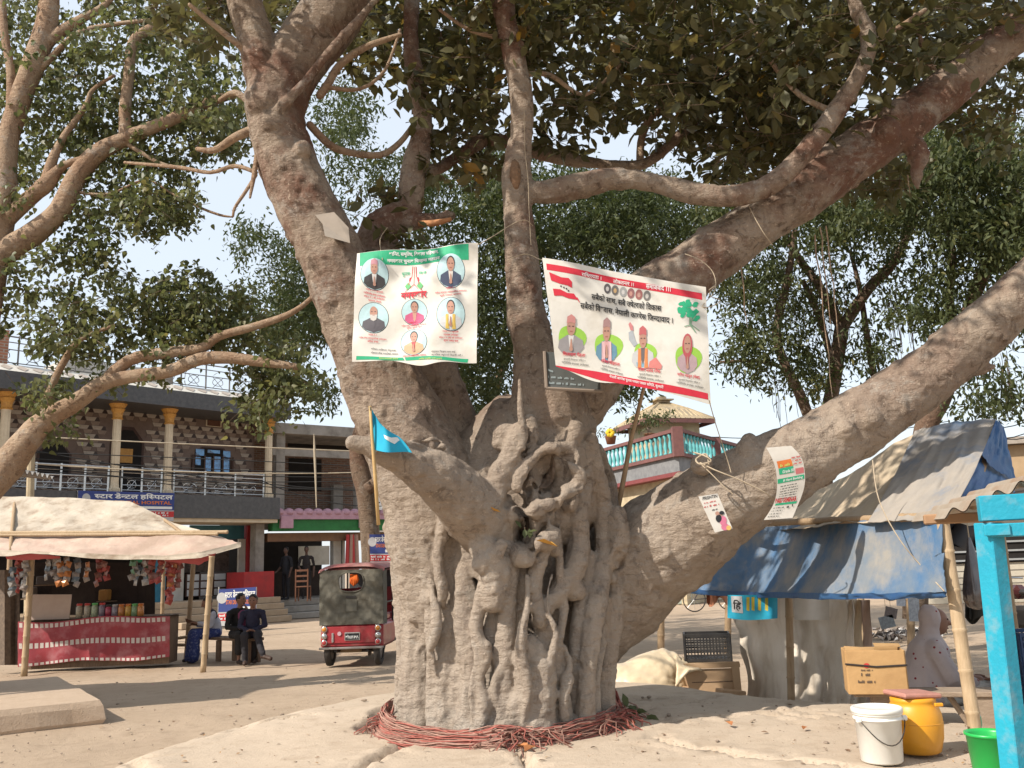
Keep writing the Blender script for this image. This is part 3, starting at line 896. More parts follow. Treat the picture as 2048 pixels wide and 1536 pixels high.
# ================================================================== FOLIAGE
def leaf_mat(name, c1, c2, c3, trans=.35, rough=.45):
    m = bpy.data.materials.new(name); m.use_nodes = True
    nt = m.node_tree; N, L = nt.nodes, nt.links; b = N['Principled BSDF']
    at = N.new('ShaderNodeAttribute'); at.attribute_name = 'tone'
    oi = N.new('ShaderNodeObjectInfo')
    ad = N.new('ShaderNodeMath'); ad.operation = 'ADD'
    L.new(at.outputs['Fac'], ad.inputs[0])
    cr = N.new('ShaderNodeValToRGB')
    cr.color_ramp.elements[0].color = (*c1, 1); cr.color_ramp.elements[0].position = .1
    cr.color_ramp.elements[1].color = (*c3, 1); cr.color_ramp.elements[1].position = .97
    e = cr.color_ramp.elements.new(.72); e.color = (*c2, 1)
    L.new(at.outputs['Fac'], cr.inputs[0])
    L.new(cr.outputs[0], b.inputs['Base Color'])
    b.inputs['Roughness'].default_value = rough; b.inputs['Specular IOR Level'].default_value = .35
    tr = N.new('ShaderNodeBsdfTranslucent')
    hs = N.new('ShaderNodeHueSaturation'); hs.inputs['Saturation'].default_value = 1.15; hs.inputs['Value'].default_value = 1.5
    L.new(cr.outputs[0], hs.inputs['Color']); L.new(hs.outputs[0], tr.inputs[0])
    mx = N.new('ShaderNodeMixShader'); mx.inputs[0].default_value = trans
    L.new(b.outputs[0], mx.inputs[1]); L.new(tr.outputs[0], mx.inputs[2])
    L.new(mx.outputs[0], N['Material Output'].inputs[0])
    return m

LEAF_A = leaf_mat('leaf_banyan', (.068, .068, .029), (.115, .102, .042), (.22, .13, .035), .32)
LEAF_B = leaf_mat('leaf_pipal', (.085, .10, .042), (.14, .145, .062), (.21, .19, .075), .42)
LEAF_C = leaf_mat('leaf_far', (.048, .064, .024), (.085, .098, .036), (.16, .148, .052), .3, .6)

# leaf outlines in the unit square: x across, y from stalk to tip, with a folded midrib
ELLIPTIC = np.array([(0, 0, 0), (-.22, .28, .05), (.22, .28, .05), (-.25, .6, .05), (.25, .6, .05), (0, 1, -.08), (0, .45, 0)])
HEART = np.array([(0, 0, 0), (-.36, .16, .05), (.36, .16, .05), (-.33, .5, .06), (.33, .5, .06), (0, 1.12, -.1), (0, .4, 0)])
LANCE = np.array([(0, 0, 0), (-.17, .3, .04), (.17, .3, .04), (-.15, .62, .04), (.15, .62, .04), (0, 1, -.1), (0, .45, 0)])
LTRI = np.array([(0, 6, 1), (1, 6, 3), (3, 6, 5), (0, 2, 6), (2, 4, 6), (4, 5, 6)])

def leaf_frames(dirs, ups):
    y = dirs / np.linalg.norm(dirs, axis=1, keepdims=True)
    x = np.cross(y, ups); ln = np.linalg.norm(x, axis=1, keepdims=True)
    x = np.where(ln < 1e-4, np.array([[1, 0, 0]]), x / np.maximum(ln, 1e-6))
    z = np.cross(x, y)
    return x, y, z

def leaf_mesh(name, pos, dirs, ups, size, tone, shape, mat, parent):
    n = len(pos)
    x, y, z = leaf_frames(dirs, ups)
    k = len(shape)
    V = (pos[:, None, :] + size[:, None, None] * (shape[None, :, 0:1] * x[:, None, :] + shape[None, :, 1:2] * y[:, None, :] + shape[None, :, 2:3] * z[:, None, :])).reshape(-1, 3)
    T = (np.arange(n)[:, None, None] * k + LTRI[None]).reshape(-1, 3)
    o_ = V.mean(0)
    me = bpy.data.meshes.new(name)
    me.vertices.add(len(V)); me.vertices.foreach_set('co', (V - o_).astype(np.float32).ravel())
    me.loops.add(T.size); me.loops.foreach_set('vertex_index', T.astype(np.int32).ravel())
    me.polygons.add(len(T)); me.polygons.foreach_set('loop_start', np.arange(0, T.size, 3, dtype=np.int32))
    me.polygons.foreach_set('loop_total', np.full(len(T), 3, np.int32))
    a = me.attributes.new('tone', 'FLOAT', 'POINT'); a.data.foreach_set('value', np.repeat(tone, k).astype(np.float32))
    me.materials.append(mat)
    me.update(calc_edges=True)
    o = bpy.data.objects.new(name, me)
    _link(o, Vector(o_), parent)
    return o

def clumps(blobs, leaf, per, spread, droop, tone_mu=.4, twigs=None, twig_r=.004, mult=1.0):
    """blobs: (px, py, rx, ry, d0, d1, n clumps). Each clump is a twig with leaves set round it."""
    pos, dr, up, sz, tn = [], [], [], [], []
    for (cx, cy, rx, ry, d0, d1, n) in blobs:
        for _ in range(max(1, round(n * mult))):
            t = RNG.uniform(0, 2 * math.pi); r = math.sqrt(RNG.uniform(0, 1))
            d = RNG.uniform(d0, d1)
            c = np.array(P(cx + rx * r * math.cos(t), cy + ry * r * math.sin(t), d))
            ax = RNG.normal(size=3); ax[2] = ax[2] * .5 - droop * .3; ax /= np.linalg.norm(ax)
            m = max(3, int(per * RNG.uniform(.5, 1.5)))
            s = spread * RNG.uniform(.6, 1.5)
            tt = RNG.uniform(-1, 1, m)
            off = ax[None] * (tt[:, None] * s) + RNG.normal(size=(m, 3)) * s * .22
            p = c + off
            dd = RNG.normal(size=(m, 3)) * .9 + ax[None] * .7 + np.array([[0, 0, -droop]])
            uu = RNG.normal(size=(m, 3)) * .55 + np.array([[0, -.15, 1.0]])
            ct = np.clip(RNG.normal(tone_mu, .16), 0, 1)
            pos.append(p); dr.append(dd); up.append(uu)
            sz.append(leaf * RNG.uniform(.65, 1.25, m)); tn.append(np.clip(ct + RNG.normal(0, .13, m), 0, 1))
            if twigs is not None:
                a, b = Vector(c - ax * s * 1.05), Vector(c + ax * s * .9)
                mid = (a + b) / 2 + Vector(RNG.normal(size=3) * s * .12)
                twigs.tube([a, mid, b], [twig_r, twig_r * .8, twig_r * .4], 4, caps=False)
    return [np.concatenate(q) for q in (pos, dr, up, sz, tn)]

# --- crown of the big tree: large leaves close overhead, brownish green
tw_mb = MB()
A_blobs = [
    (1240, 40, 260, 110, 6.6, 9.5, 120), (1480, 90, 240, 140, 6.4, 9.5, 150), (1660, 120, 200, 150, 6.2, 9.0, 120), (1850, 40, 220, 90, 6.2, 8.5, 90),
    (1150, 150, 130, 90, 6.8, 9.0, 50), (1330, 200, 130, 70, 7.0, 9.5, 44), (1500, 230, 150, 80, 7.0, 9.5, 80), (1620, 270, 120, 60, 7.0, 9.5, 56),
    (1150, 230, 70, 40, 7.5, 9.0, 12), (1400, 285, 100, 30, 7.8, 9.5, 22), (1120, 290, 60, 22, 7.6, 8.2, 7), (1530, 320, 100, 40, 7.4, 9.0, 24),
    (960, 60, 120, 80, 6.6, 9.0, 62), (900, 160, 110, 90, 6.8, 9.0, 58), (950, 240, 70, 60, 7.0, 8.6, 24), (790, 60, 110, 70, 7.3, 9.2, 50), (720, 100, 60, 60, 7.4, 9.2, 18),
    (890, 320, 90, 40, 7.2, 8.4, 16), (760, 400, 50, 30, 7.2, 7.6, 5), (960, 330, 50, 26, 7.6, 8.2, 6), (1460, 345, 60, 30, 6.8, 7.4, 8), (830, 480, 90, 14, 7.0, 7.3, 5),
    (1900, 120, 150, 90, 7.5, 10, 60), (2000, 200, 110, 110, 8, 11, 60), (1760, 350, 90, 50, 7.6, 9.5, 24),
    (570, 30, 70, 60, 7.6, 9.4, 24), (400, 30, 90, 60, 6.6, 8.6, 40), (1090, 0, 160, 70, 6.4, 9.0, 60),
    (1350, -120, 700, 120, 6.4, 10, 180), (1900, -150, 500, 200, 7.0, 11, 120), (700, -110, 380, 100, 7.4, 11, 70)]
pa = clumps(A_blobs, .135, 10, .17, .25, .38, tw_mb, .004, 1.22)
# the crown goes on above and behind the frame; it shades the right limb and mottles the upper stems
def crown_box(lo, hi, n):
    pos, dr, up, sz, tn = [], [], [], [], []
    for _ in range(n):
        c = RNG.uniform(lo, hi); m = 10; s = .2
        ax = RNG.normal(size=3); ax /= np.linalg.norm(ax)
        pos.append(c + ax[None] * RNG.uniform(-s, s, (m, 1)) + RNG.normal(size=(m, 3)) * s * .4)
        dr.append(RNG.normal(size=(m, 3))); up.append(RNG.normal(size=(m, 3)) * .5 + np.array([[0, 0, 1.]]))
        sz.append(.135 * RNG.uniform(.7, 1.25, m)); tn.append(RNG.uniform(.1, .7, m))
    return [np.concatenate(q) for q in (pos, dr, up, sz, tn)]
over = [crown_box(np.array(a), np.array(b), n) for a, b, n in (((-2.1, 4.4, 6.1), (1.4, 6.4, 7.1), 230), ((-3.4, 4.6, 6.3), (-2.1, 6.2, 7.2), 34), ((1.4, 4.2, 5.9), (5.5, 6.6, 7.2), 200), ((-2, 6.8, 6.6), (6, 10, 8.4), 260))]
pa = [np.concatenate([pa[i]] + [q[i] for q in over]) for i in range(5)]
# the three hundred that show largest become leaves one can pick, the rest one mass
dist = np.linalg.norm(pa[0] - np.array(CAM), axis=1)
sx, sy = scr(pa[0])
score = np.where((sx > 0) & (sx < IW) & (sy > 0) & (sy < IH), pa[3] / dist, 0)
order = np.argsort(-score)
near, rest = order[:300], order[300:]
leaf_mesh('crown', *[q[rest] for q in pa], ELLIPTIC, LEAF_A, banyan)['kind'] = 'stuff'
proto = []
for t in (.15, .35, .55, .75, .97):
    me = bpy.data.meshes.new('leaf')
    me.from_pydata([tuple(q) for q in ELLIPTIC], [], [tuple(int(i) for i in f) for f in LTRI])
    at = me.attributes.new('tone', 'FLOAT', 'POINT'); at.data.foreach_set('value', np.full(len(ELLIPTIC), t, np.float32))
    me.materials.append(LEAF_A); proto.append(me)
X, Y, Zz = leaf_frames(pa[1][near], pa[2][near])
for i, idx in enumerate(near):
    me = proto[min(4, int(pa[4][idx] * 5))]
    o = bpy.data.objects.new('leaf', me)
    COL.objects.link(o); o.parent = banyan
    Rm = Matrix((X[i], Y[i], Zz[i])).transposed()
    o.matrix_local = Matrix.Translation(Vector(pa[0][idx]) - WL[banyan.name]) @ Rm.to_4x4() @ Matrix.Scale(float(pa[3][idx]), 4)
    WL[o.name] = Vector(pa[0][idx])
tw_mb.build('twigs', BARK_D, banyan)['kind'] = 'stuff'

# --- the pipal tree at the left: trunk outside the frame, limbs reaching in
pb = P(-150, 1300, 11.2)
pipal = thing('pipal_tree', 'tree at the far left with pale smooth limbs and small heart shaped leaves', 'tree', (pb.x, pb.y, 0))
mb = MB()
D = 11.0
for q, nn in (
    ([(-160, 1345, 150, D), (-150, 1200, 120, D), (-130, 1050, 110, D), (-100, 900, 100, D), (-60, 740, 84, D), (-30, 600, 72, D), (-5, 470, 62, D), (8, 380, 54, D), (14, 290, 46, D), (40, 200, 46, D), (70, 120, 50, D), (95, 40, 46, D), (100, -60, 44, D), (120, -200, 36, D)], 14),
    ([(-120, 1090, 90, D), (-60, 1010, 80, D), (0, 950, 72, D), (50, 885, 62, D), (90, 842, 50, D), (150, 805, 40, D), (210, 765, 36, D), (270, 752, 30, D), (340, 742, 30, D), (400, 718, 30, D), (460, 716, 28, D), (530, 725, 22, D), (600, 735, 14, D)], 12),
    ([(205, 768, 30, D), (260, 720, 28, D), (330, 706, 26, D), (400, 697, 24, D), (440, 672, 20, D), (520, 650, 18, D), (590, 622, 13, D), (640, 580, 8, D)], 10),
    ([(85, 840, 26, D), (105, 770, 18, D), (130, 720, 16, D), (160, 680, 12, D), (230, 650, 7, D)], 8),
    ([(-20, 530, 66, D), (15, 500, 58, D), (70, 465, 50, D), (120, 420, 46, D), (150, 360, 44, D), (190, 310, 42, D), (250, 278, 34, D), (330, 245, 28, D), (410, 208, 24, D), (480, 185, 16, D)], 12),
    ([(250, 280, 30, D), (250, 220, 26, D), (258, 150, 24, D), (266, 85, 22, D), (300, 58, 22, D), (345, 30, 20, D), (380, 8, 18, D), (440, -40, 14, D)], 10),
    ([(0, 450, 44, D), (50, 405, 36, D), (95, 365, 36, D), (130, 330, 18, D), (200, 310, 16, D)], 10),
    ([(90, 375, 30, D), (105, 320, 22, D), (130, 270, 16, D), (170, 215, 12, D), (185, 180, 9, D), (230, 150, 7, D)], 8),
    ([(20, 260, 22, D), (22, 150, 20, D), (8, 60, 18, D), (4, -40, 16, D)], 8),
    ([(60, 130, 34, D), (100, 80, 28, D), (160, 40, 20, D), (210, 10, 14, D), (250, -40, 10, D)], 8),
    ([(80, 140, 16, D), (150, 70, 12, D), (220, 50, 10, D), (300, 40, 8, D)], 8),
    ([(340, 385, 5, D), (400, 415, 6, D), (440, 430, 6, D), (466, 434, 4, D)], 6),
    ([(160, 385, 8, D), (220, 388, 6, D), (290, 360, 5, D), (340, 385, 5, D)], 6),
    ([(250, 285, 12, D), (290, 310, 10, D), (330, 330, 9, D), (420, 345, 7, D)], 6)):
    pxtube(mb, [(a, b, w * .88, d) for a, b, w, d in q], nn, 4, wob=.08)
mb.build('trunk', BARK_L, pipal, smooth=True)
tw_mb = MB()
B_blobs = [
    (120, 60, 170, 90, 10.2, 12.5, 70), (330, 30, 150, 70, 10.2, 12.5, 70), (270, 180, 190, 90, 10.2, 12.6, 110), (130, 230, 140, 80, 10.2, 12.6, 66), (420, 160, 110, 100, 10.0, 12.5, 70),
    (300, 280, 170, 60, 10.2, 12.5, 74), (140, 330, 130, 60, 10.4, 12.6, 46), (440, 260, 80, 60, 10.2, 12.4, 32), (300, 390, 90, 60, 10.4, 12.2, 50), (330, 440, 60, 40, 10.4, 12.0, 22),
    (190, 430, 90, 36, 10.4, 12.2, 22), (150, 490, 80, 40, 10.4, 12, 22), (60, 540, 70, 60, 10.4, 12, 18), (20, 610, 50, 50, 10.4, 12, 12), (200, 520, 50, 22, 10.6, 12, 7),
    (250, 610, 150, 60, 10.2, 12.4, 66), (150, 660, 90, 60, 10.2, 12.4, 36), (370, 590, 120, 50, 10.2, 12.4, 46), (430, 640, 110, 46, 10.2, 12.4, 44), (270, 690, 170, 40, 10.2, 12.2, 46),
    (100, 790, 70, 44, 10.4, 11.6, 18), (500, 690, 80, 40, 10.4, 12.4, 26), (530, 790, 64, 50, 10.4, 11.4, 44), (560, 740, 50, 40, 10.4, 11.4, 20), (620, 770, 44, 30, 10.6, 11.6, 9),
    (240, 760, 80, 18, 10.4, 11.5, 8), (380, 650, 60, 40, 10.4, 12, 14), (40, 120, 60, 120, 10.4, 12.6, 30), (20, 380, 50, 60, 10.4, 12.6, 14), (120, 850, 40, 30, 10.6, 11.4, 5),
    (-150, 250, 160, 400, 10.2, 13, 120), (200, -120, 400, 110, 10.2, 13, 90)]
B_blobs = [(a, b, c, d, max(e, 10.95) if k_ % 4 else e, max(f, 12.2), n) for k_, (a, b, c, d, e, f, n) in enumerate(B_blobs)]
pbl = clumps(B_blobs, .078, 25, .25, .95, .45, tw_mb, .0035, 1.02)
leaf_mesh('crown', *pbl, HEART, LEAF_B, pipal)['kind'] = 'stuff'
tw_mb.build('twigs', BARK_D, pipal)['kind'] = 'stuff'

# --- trees behind: (name, label, limbs, blobs)
def far_tree(label, base, limbs, blobs, leaf=.11, per=26, spread=.36, droop=.5, tone=.38, shape=LANCE, strands=()):
    t = thing('background_tree', label, 'tree', base)
    mb = MB()
    for q in limbs: pxtube(mb, q, 9, 4, wob=.1)
    mb.build('trunk', BARK_D, t, smooth=True)
    c = clumps(blobs, leaf, per, spread, droop, tone, mult=2.1)
    leaf_mesh('crown', *c, shape, LEAF_C, t)['kind'] = 'stuff'
    if strands:
        mb = MB()
        for (a, b, w, l, d, n) in strands:
            for _ in range(n):
                p0 = P(a + random.uniform(-w, w), b + random.uniform(-20, 20), d + random.uniform(-.4, .4))
                ll = W(l, p0) * random.uniform(.5, 1.1)
                mb.tube([p0 + Vector((.04 * nz(i * .5, a + _, 2), 0, -ll * i / 5)) for i in range(6)], .005, 3, caps=False)
        mb.build('aerial_roots', BARK_D, t)['kind'] = 'stuff'
    return t

q = G(742, 1212, 0)
far_tree('dense dark evergreen tree right behind the fig tree, between the two banners', (q.x, 19, 0),
    [[(748, 1215, 44, 19), (742, 1100, 40, 19), (735, 1000, 40, 19), (720, 900, 44, 19), (760, 780, 40, 19), (850, 640, 34, 19), (960, 520, 26, 19)],
     [(735, 980, 26, 18.6), (840, 900, 24, 18.4), (940, 868, 22, 18), (975, 830, 20, 18), (1010, 720, 16, 18), (1060, 600, 12, 18)]],
    [(900, 420, 140, 60, 15, 20, 70), (1130, 420, 200, 80, 14.5, 20, 210), (1300, 440, 160, 90, 15, 20, 190), (1010, 560, 100, 120, 14.5, 19, 90), (1160, 500, 160, 60, 14.5, 19, 70),
     (880, 520, 90, 50, 15, 19, 36), (620, 560, 90, 110, 15, 20, 70), (560, 620, 90, 80, 15, 20, 50), (650, 430, 60, 60, 16, 20, 18), (520, 490, 50, 50, 16, 20, 16), (960, 760, 60, 70, 14.5, 18, 46), (960, 860, 40, 60, 14.5, 18, 22),
     (1240, 740, 60, 26, 12.5, 14, 16), (1235, 785, 44, 16, 12.5, 14, 6), (800, 350, 90, 50, 15, 20, 30), (1000, 330, 60, 50, 15, 20, 30), (1000, 660, 90, 60, 14.5, 18, 50), (680, 300, 40, 60, 15, 20, 18), (690, 220, 60, 60, 15, 20, 24), (560, 700, 50, 40, 16, 19, 14), (640, 790, 30, 20, 16, 18, 7), (600, 660, 70, 50, 15, 19, 24)],
    .12, 30, .40, .5, .30)
q = G(1610, 1215, 0)
far_tree('slim many stemmed tree behind the right limbs, with hair thin hanging roots', (q.x, 15.5, 0),
    [[(1640, 1240, 34, 15.5), (1650, 1000, 30, 15.5), (1652, 860, 30, 15.5), (1668, 760, 28, 15.5), (1684, 650, 28, 15.5)],
     [(1684, 655, 24, 15.5), (1640, 575, 18, 15.5), (1600, 520, 15, 15.5), (1565, 460, 11, 15.5), (1540, 380, 8, 15.5)],
     [(1684, 655, 24, 15.5), (1735, 580, 22, 15.5), (1790, 520, 18, 15.5), (1830, 440, 14, 15.5), (1880, 380, 10, 15.5)],
     [(1668, 740, 14, 15.5), (1640, 640, 13, 15.5), (1605, 560, 10, 15.5)],
     [(1630, 870, 22, 15.3), (1600, 790, 22, 15.3), (1568, 725, 20, 15.3), (1553, 660, 18, 15.3), (1575, 560, 15, 15.3), (1590, 460, 10, 15.3)],
     [(1570, 735, 9, 15.3), (1510, 722, 7, 15.3), (1440, 724, 5, 15.3)],
     [(1750, 760, 14, 15.6), (1735, 680, 13, 15.6), (1720, 580, 10, 15.6), (1700, 500, 7, 15.6)]],
    [(1540, 620, 90, 90, 14, 17.5, 62), (1500, 560, 70, 60, 14, 18, 40), (1600, 440, 130, 70, 14, 18, 100), (1480, 420, 80, 60, 14, 18, 60), (1660, 580, 60, 50, 14.5, 16.5, 20), (1730, 460, 110, 70, 14, 17, 60), (1740, 700, 40, 60, 14.5, 16, 18), (1560, 740, 90, 36, 14.5, 16, 22), (1470, 700, 60, 40, 14.5, 16.5, 16), (1610, 700, 40, 90, 14.5, 16, 16), (1640, 760, 30, 30, 14.6, 16, 6), (1800, 560, 50, 60, 14.5, 16.5, 16)],
    .115, 22, .34, .7, .48, LANCE, ((1650, 570, 40, 130, 15.3, 16), (1790, 590, 26, 130, 15.4, 22), (1620, 620, 60, 120, 15.3, 14), (1560, 760, 30, 90, 15.2, 8)))
q = G(1860, 1215, 0)
far_tree('leafy tree at the right, its leaves hanging in front of the open sky', (q.x, 14, 0),
    [[(1830, 1240, 50, 14), (1838, 1000, 44, 14), (1850, 860, 44, 14), (1885, 790, 38, 14), (1915, 690, 32, 14), (1945, 600, 28, 14), (1985, 500, 24, 14), (2030, 380, 18, 14)],
     [(1915, 690, 18, 14), (1900, 600, 15, 14), (1905, 500, 12, 14), (1880, 400, 9, 14)]],
    [(1960, 380, 120, 110, 12.5, 16, 190), (2020, 480, 70, 90, 12.5, 15, 90), (1880, 320, 110, 70, 12.5, 16, 110), (1940, 470, 90, 50, 12.5, 16, 50), (1760, 400, 90, 60, 13, 16, 50), (1880, 560, 70, 50, 13, 15, 26), (1980, 300, 110, 80, 12.5, 16, 80), (1940, 620, 80, 40, 13, 15, 20), (1820, 600, 40, 50, 13, 15, 10),
     (2010, 650, 50, 40, 12.5, 14.5, 10), (2030, 780, 34, 60, 12.5, 14, 10), (1960, 810, 60, 24, 12.5, 14, 9), (1900, 650, 60, 40, 13, 15, 12), (1790, 420, 60, 60, 13, 16, 24), (1950, 760, 40, 20, 12.5, 14, 5), (2200, 400, 150, 300, 12.5, 16, 90)],
    .115, 22, .34, .8, .46, LANCE, ((2010, 720, 16, 110, 13.2, 10), (1960, 740, 14, 60, 13.2, 5)))
# ================================================================== BUILDINGS
UZ = Vector((0, 0, 1))
class Face:
    """a building front: origin, direction along it; t = metres out from the front"""
    def __init__(self, o, u):
        self.o = Vector((o[0], o[1], 0)); self.u = Vector((u[0], u[1], 0)).normalized()
        self.n = Vector((self.u.y, -self.u.x, 0))           # towards the street
        self.R = Matrix((self.u, self.n, UZ)).transposed()
    def at(self, s, t, z): return self.o + self.u * s + self.n * t + UZ * z
    def px(self, x, y, t=0.0):
        q = Plane(self.o + self.n * t, self.n).hit(x, y)
        return (q - self.o).dot(self.u), q.z
    def plane(self, t): return Plane(self.o + self.n * t, self.n)
    def box(self, mb, s0, s1, t0, t1, z0, z1, mi=0, b=0.0):
        c = self.at((s0 + s1) / 2, (t0 + t1) / 2, (z0 + z1) / 2)
        sz = (abs(s1 - s0), abs(t1 - t0), abs(z1 - z0))
        (mb.bbox(c, sz, self.R, mi, b) if b else mb.box(c, sz, self.R, mi))
        return mb
    def part(self, name, mat, parent, s0, s1, t0, t1, z0, z1, b=0.0):
        return self.box(MB(), s0, s1, t0, t1, z0, z1, 0, b).build(name, mat, parent)

GRANITE = M('dark_granite_cladding', (.085, .082, .082), (.055, .055, .058), 9, .45, .1, 40, spec=.4)
CREAM = M('cream_column_paint', (.60, .50, .36), (.5, .41, .29), 4, .6)
GOLD = M('gold_paint', (.55, .29, .07), (.42, .2, .05), 12, .5)
TILE_C = M('tile_cream', (.41, .345, .285), (.34, .28, .23), 9, .5)
TILE_M = M('tile_brown', (.165, .112, .086), (.135, .09, .07), 9, .45)
TILE_T = M('tile_tan', (.27, .20, .155), (.22, .16, .12), 9, .45)
TILE_D = M('tile_dark', (.058, .034, .027), (.045, .028, .022), 9, .4)
STEEL = M('steel_rail', (.55, .55, .54), (.4, .4, .4), 9, .3, metal=.85)
DARKIN = M('interior_shade', (.022, .018, .016), (.014, .012, .011), 3, .9)  # near-black: the shade inside the rooms is put into the colour
DOORWOOD = M('dark_door_wood', (.07, .032, .022), (.045, .022, .016), 8, .5)
GLASSB = M('blue_reflecting_glass', (.10, .33, .70), (.03, .07, .16), 2.2, .12, spec=.8, lo=.45, hi=.55)
CEM = M('raw_cement', (.30, .275, .245), (.22, .2, .175), 2.5, .9, .4, 30, c3=(.16, .14, .12))
BRICKM = None
def brick_mat(name, c1, c2, mortar, scale):
    m = bpy.data.materials.new(name); m.use_nodes = True
    nt = m.node_tree; N, L = nt.nodes, nt.links; b = N['Principled BSDF']; b.inputs['Roughness'].default_value = .9
    tc = N.new('ShaderNodeTexCoord'); mp = N.new('ShaderNodeMapping'); mp.inputs['Rotation'].default_value = (RAD(90), 0, 0)
    L.new(tc.outputs['Object'], mp.inputs[0])
    br = N.new('ShaderNodeTexBrick'); br.inputs['Scale'].default_value = scale
    br.inputs['Color1'].default_value = (*c1, 1); br.inputs['Color2'].default_value = (*c2, 1); br.inputs['Mortar'].default_value = (*mortar, 1)
    br.inputs['Mortar Size'].default_value = .012; br.inputs['Brick Width'].default_value = .24; br.inputs['Row Height'].default_value = .085
    L.new(mp.outputs[0], br.inputs[0]); L.new(br.outputs[0], b.inputs['Base Color'])
    bp = N.new('ShaderNodeBump'); bp.inputs['Strength'].default_value = .5; bp.inputs['Distance'].default_value = .01; bp.invert = True
    L.new(br.outputs[1], bp.inputs['Height']); L.new(bp.outputs[0], b.inputs['Normal'])
    return m
BRICKD = brick_mat('old_brick', (.19, .10, .065), (.13, .07, .05), (.20, .17, .14), 1.0)
BRICKR = brick_mat('red_brick', (.36, .15, .085), (.28, .12, .07), (.32, .27, .22), 1.0)
REDP = M('red_paint', (.40, .030, .030), (.30, .025, .028), 5, .55, c3=(.25, .03, .03))
PINKP = M('pink_paint', (.46, .27, .33), (.38, .22, .27), 6, .7)
GREENP = M('green_paint', (.025, .17, .045), (.02, .13, .035), 5, .5)
TEAL = M('teal_shutter', (.05, .16, .19), (.04, .12, .15), 5, .5)
BROWNP = M('brown_shutter_box', (.22, .115, .06), (.16, .085, .05), 5, .6)
TANSTEP = M('tan_tile', (.40, .30, .205), (.33, .245, .165), 5, .7)
WHITEW = M('whitewash', (.56, .53, .47), (.46, .43, .38), 2.2, .85, .2, 30, c3=(.38, .34, .29))

# --- A: the tiled two-storey house on the left, its front running back to the right
A = Face(P(232, 985, 27.0), (.68, .733))
zf = A.px(232, 985)[1]                     # balcony floor
z_lo = A.px(350, 1036)[1]                  # underside of the balcony
z_cap = A.px(232, 806)[1]                  # top of the capitals
sL, sR = A.px(-40, 985)[0] - 2.0, A.px(549, 985)[0]
za = thing('tiled_house', 'two storey house with brown tiled front, cream columns and steel railed balcony', 'building', A.at(0, -1.4, 0))
WT = -1.35                                  # the tiled wall stands back from the balcony edge
s_w0, s_w1 = sL, sR
wall = A.part('wall', TILE_M, za, sL, sR, WT - .3, WT, zf + .002, z_cap + .3)
# the patterned tiles: each a cream step over a brown one over a dark one
tw_, th_ = .43, .27
me_t = MB()
def tpiece(pts, mi, d0=.0, d1=.02):
    q = [A.u * (a * tw_) + UZ * (b * th_) for a, b in pts]
    me_t.poly([p + A.n * d1 for p in q], -A.n * (d1 - d0), mi)
tpiece([(.14, .52), (.68, .52), (.82, .97), (.0, .97)], 0, 0, .022)
tpiece([(.70, .52), (1.08, .52), (.99, .97), (.84, .97)], 2, 0, .006)
tpiece([(.52, .03), (.98, .03), (1.10, .49), (.40, .49)], 3, 0, .020)
tpiece([(.02, .03), (.50, .03), (.38, .49), (.12, .49)], 1, 0, .012)
tile0 = None; ntile = 0
rows = int((z_cap - zf) / th_)
openings = []                               # filled below (s0, s1, z0, z1)
def opening(x0, y0, x1, y1):
    a, b = A.px(x0, y0, WT), A.px(x1, y1, WT); openings.append((a[0], b[0], min(a[1], b[1]), max(a[1], b[1]))); return openings[-1]
win1 = opening(384, 892, 465, 950)
door1 = opening(222, 851, 283, 990)
win2 = opening(76, 876, 140, 955)
vent = opening(412, 829, 442, 855)
rest_mb = MB()
for r in range(rows):
    k0 = int((sL - A.px(0, 900, WT)[0]) / tw_) - 1
    for c in range(int((sR - sL) / tw_)):
        s = sL + c * tw_ + (tw_ / 2 if r % 2 else 0); z = zf + .03 + r * th_
        if s + tw_ > sR: continue
        if any(a - .3 < s + tw_ * .5 < b + .3 - .0 and z0 - .27 < z + .0 < z1 and a - tw_ < s < b for a, b, z0, z1 in openings): continue
        wl = A.at(s, WT + .001, z)
        sxp, syp = scr(np.array([wl]))
        if sxp[0] < -60: continue
        if tile0 is None:
            tile0 = me_t.build('tile', [TILE_C, TILE_M, TILE_D, TILE_T], wall)
            lo = WL[tile0.name].copy()
            tile0.location = wl + lo - WL[wall.name]; WL[tile0.name] = wl + lo
            toff = lo
        elif ntile < 300:
            inst(tile0, 'tile', wl + toff, wall)
        else:
            for v_i, f_i, m_i in [(me_t.v, me_t.f, me_t.m)]:
                n0_ = len(rest_mb.v); rest_mb.v += [v + wl for v in v_i]; rest_mb.f += [tuple(i + n0_ for i in f) for f in f_i]; rest_mb.m += m_i
        ntile += 1
if rest_mb.v: rest_mb.build('tiles', [TILE_C, TILE_M, TILE_D, TILE_T], wall)['kind'] = 'stuff'
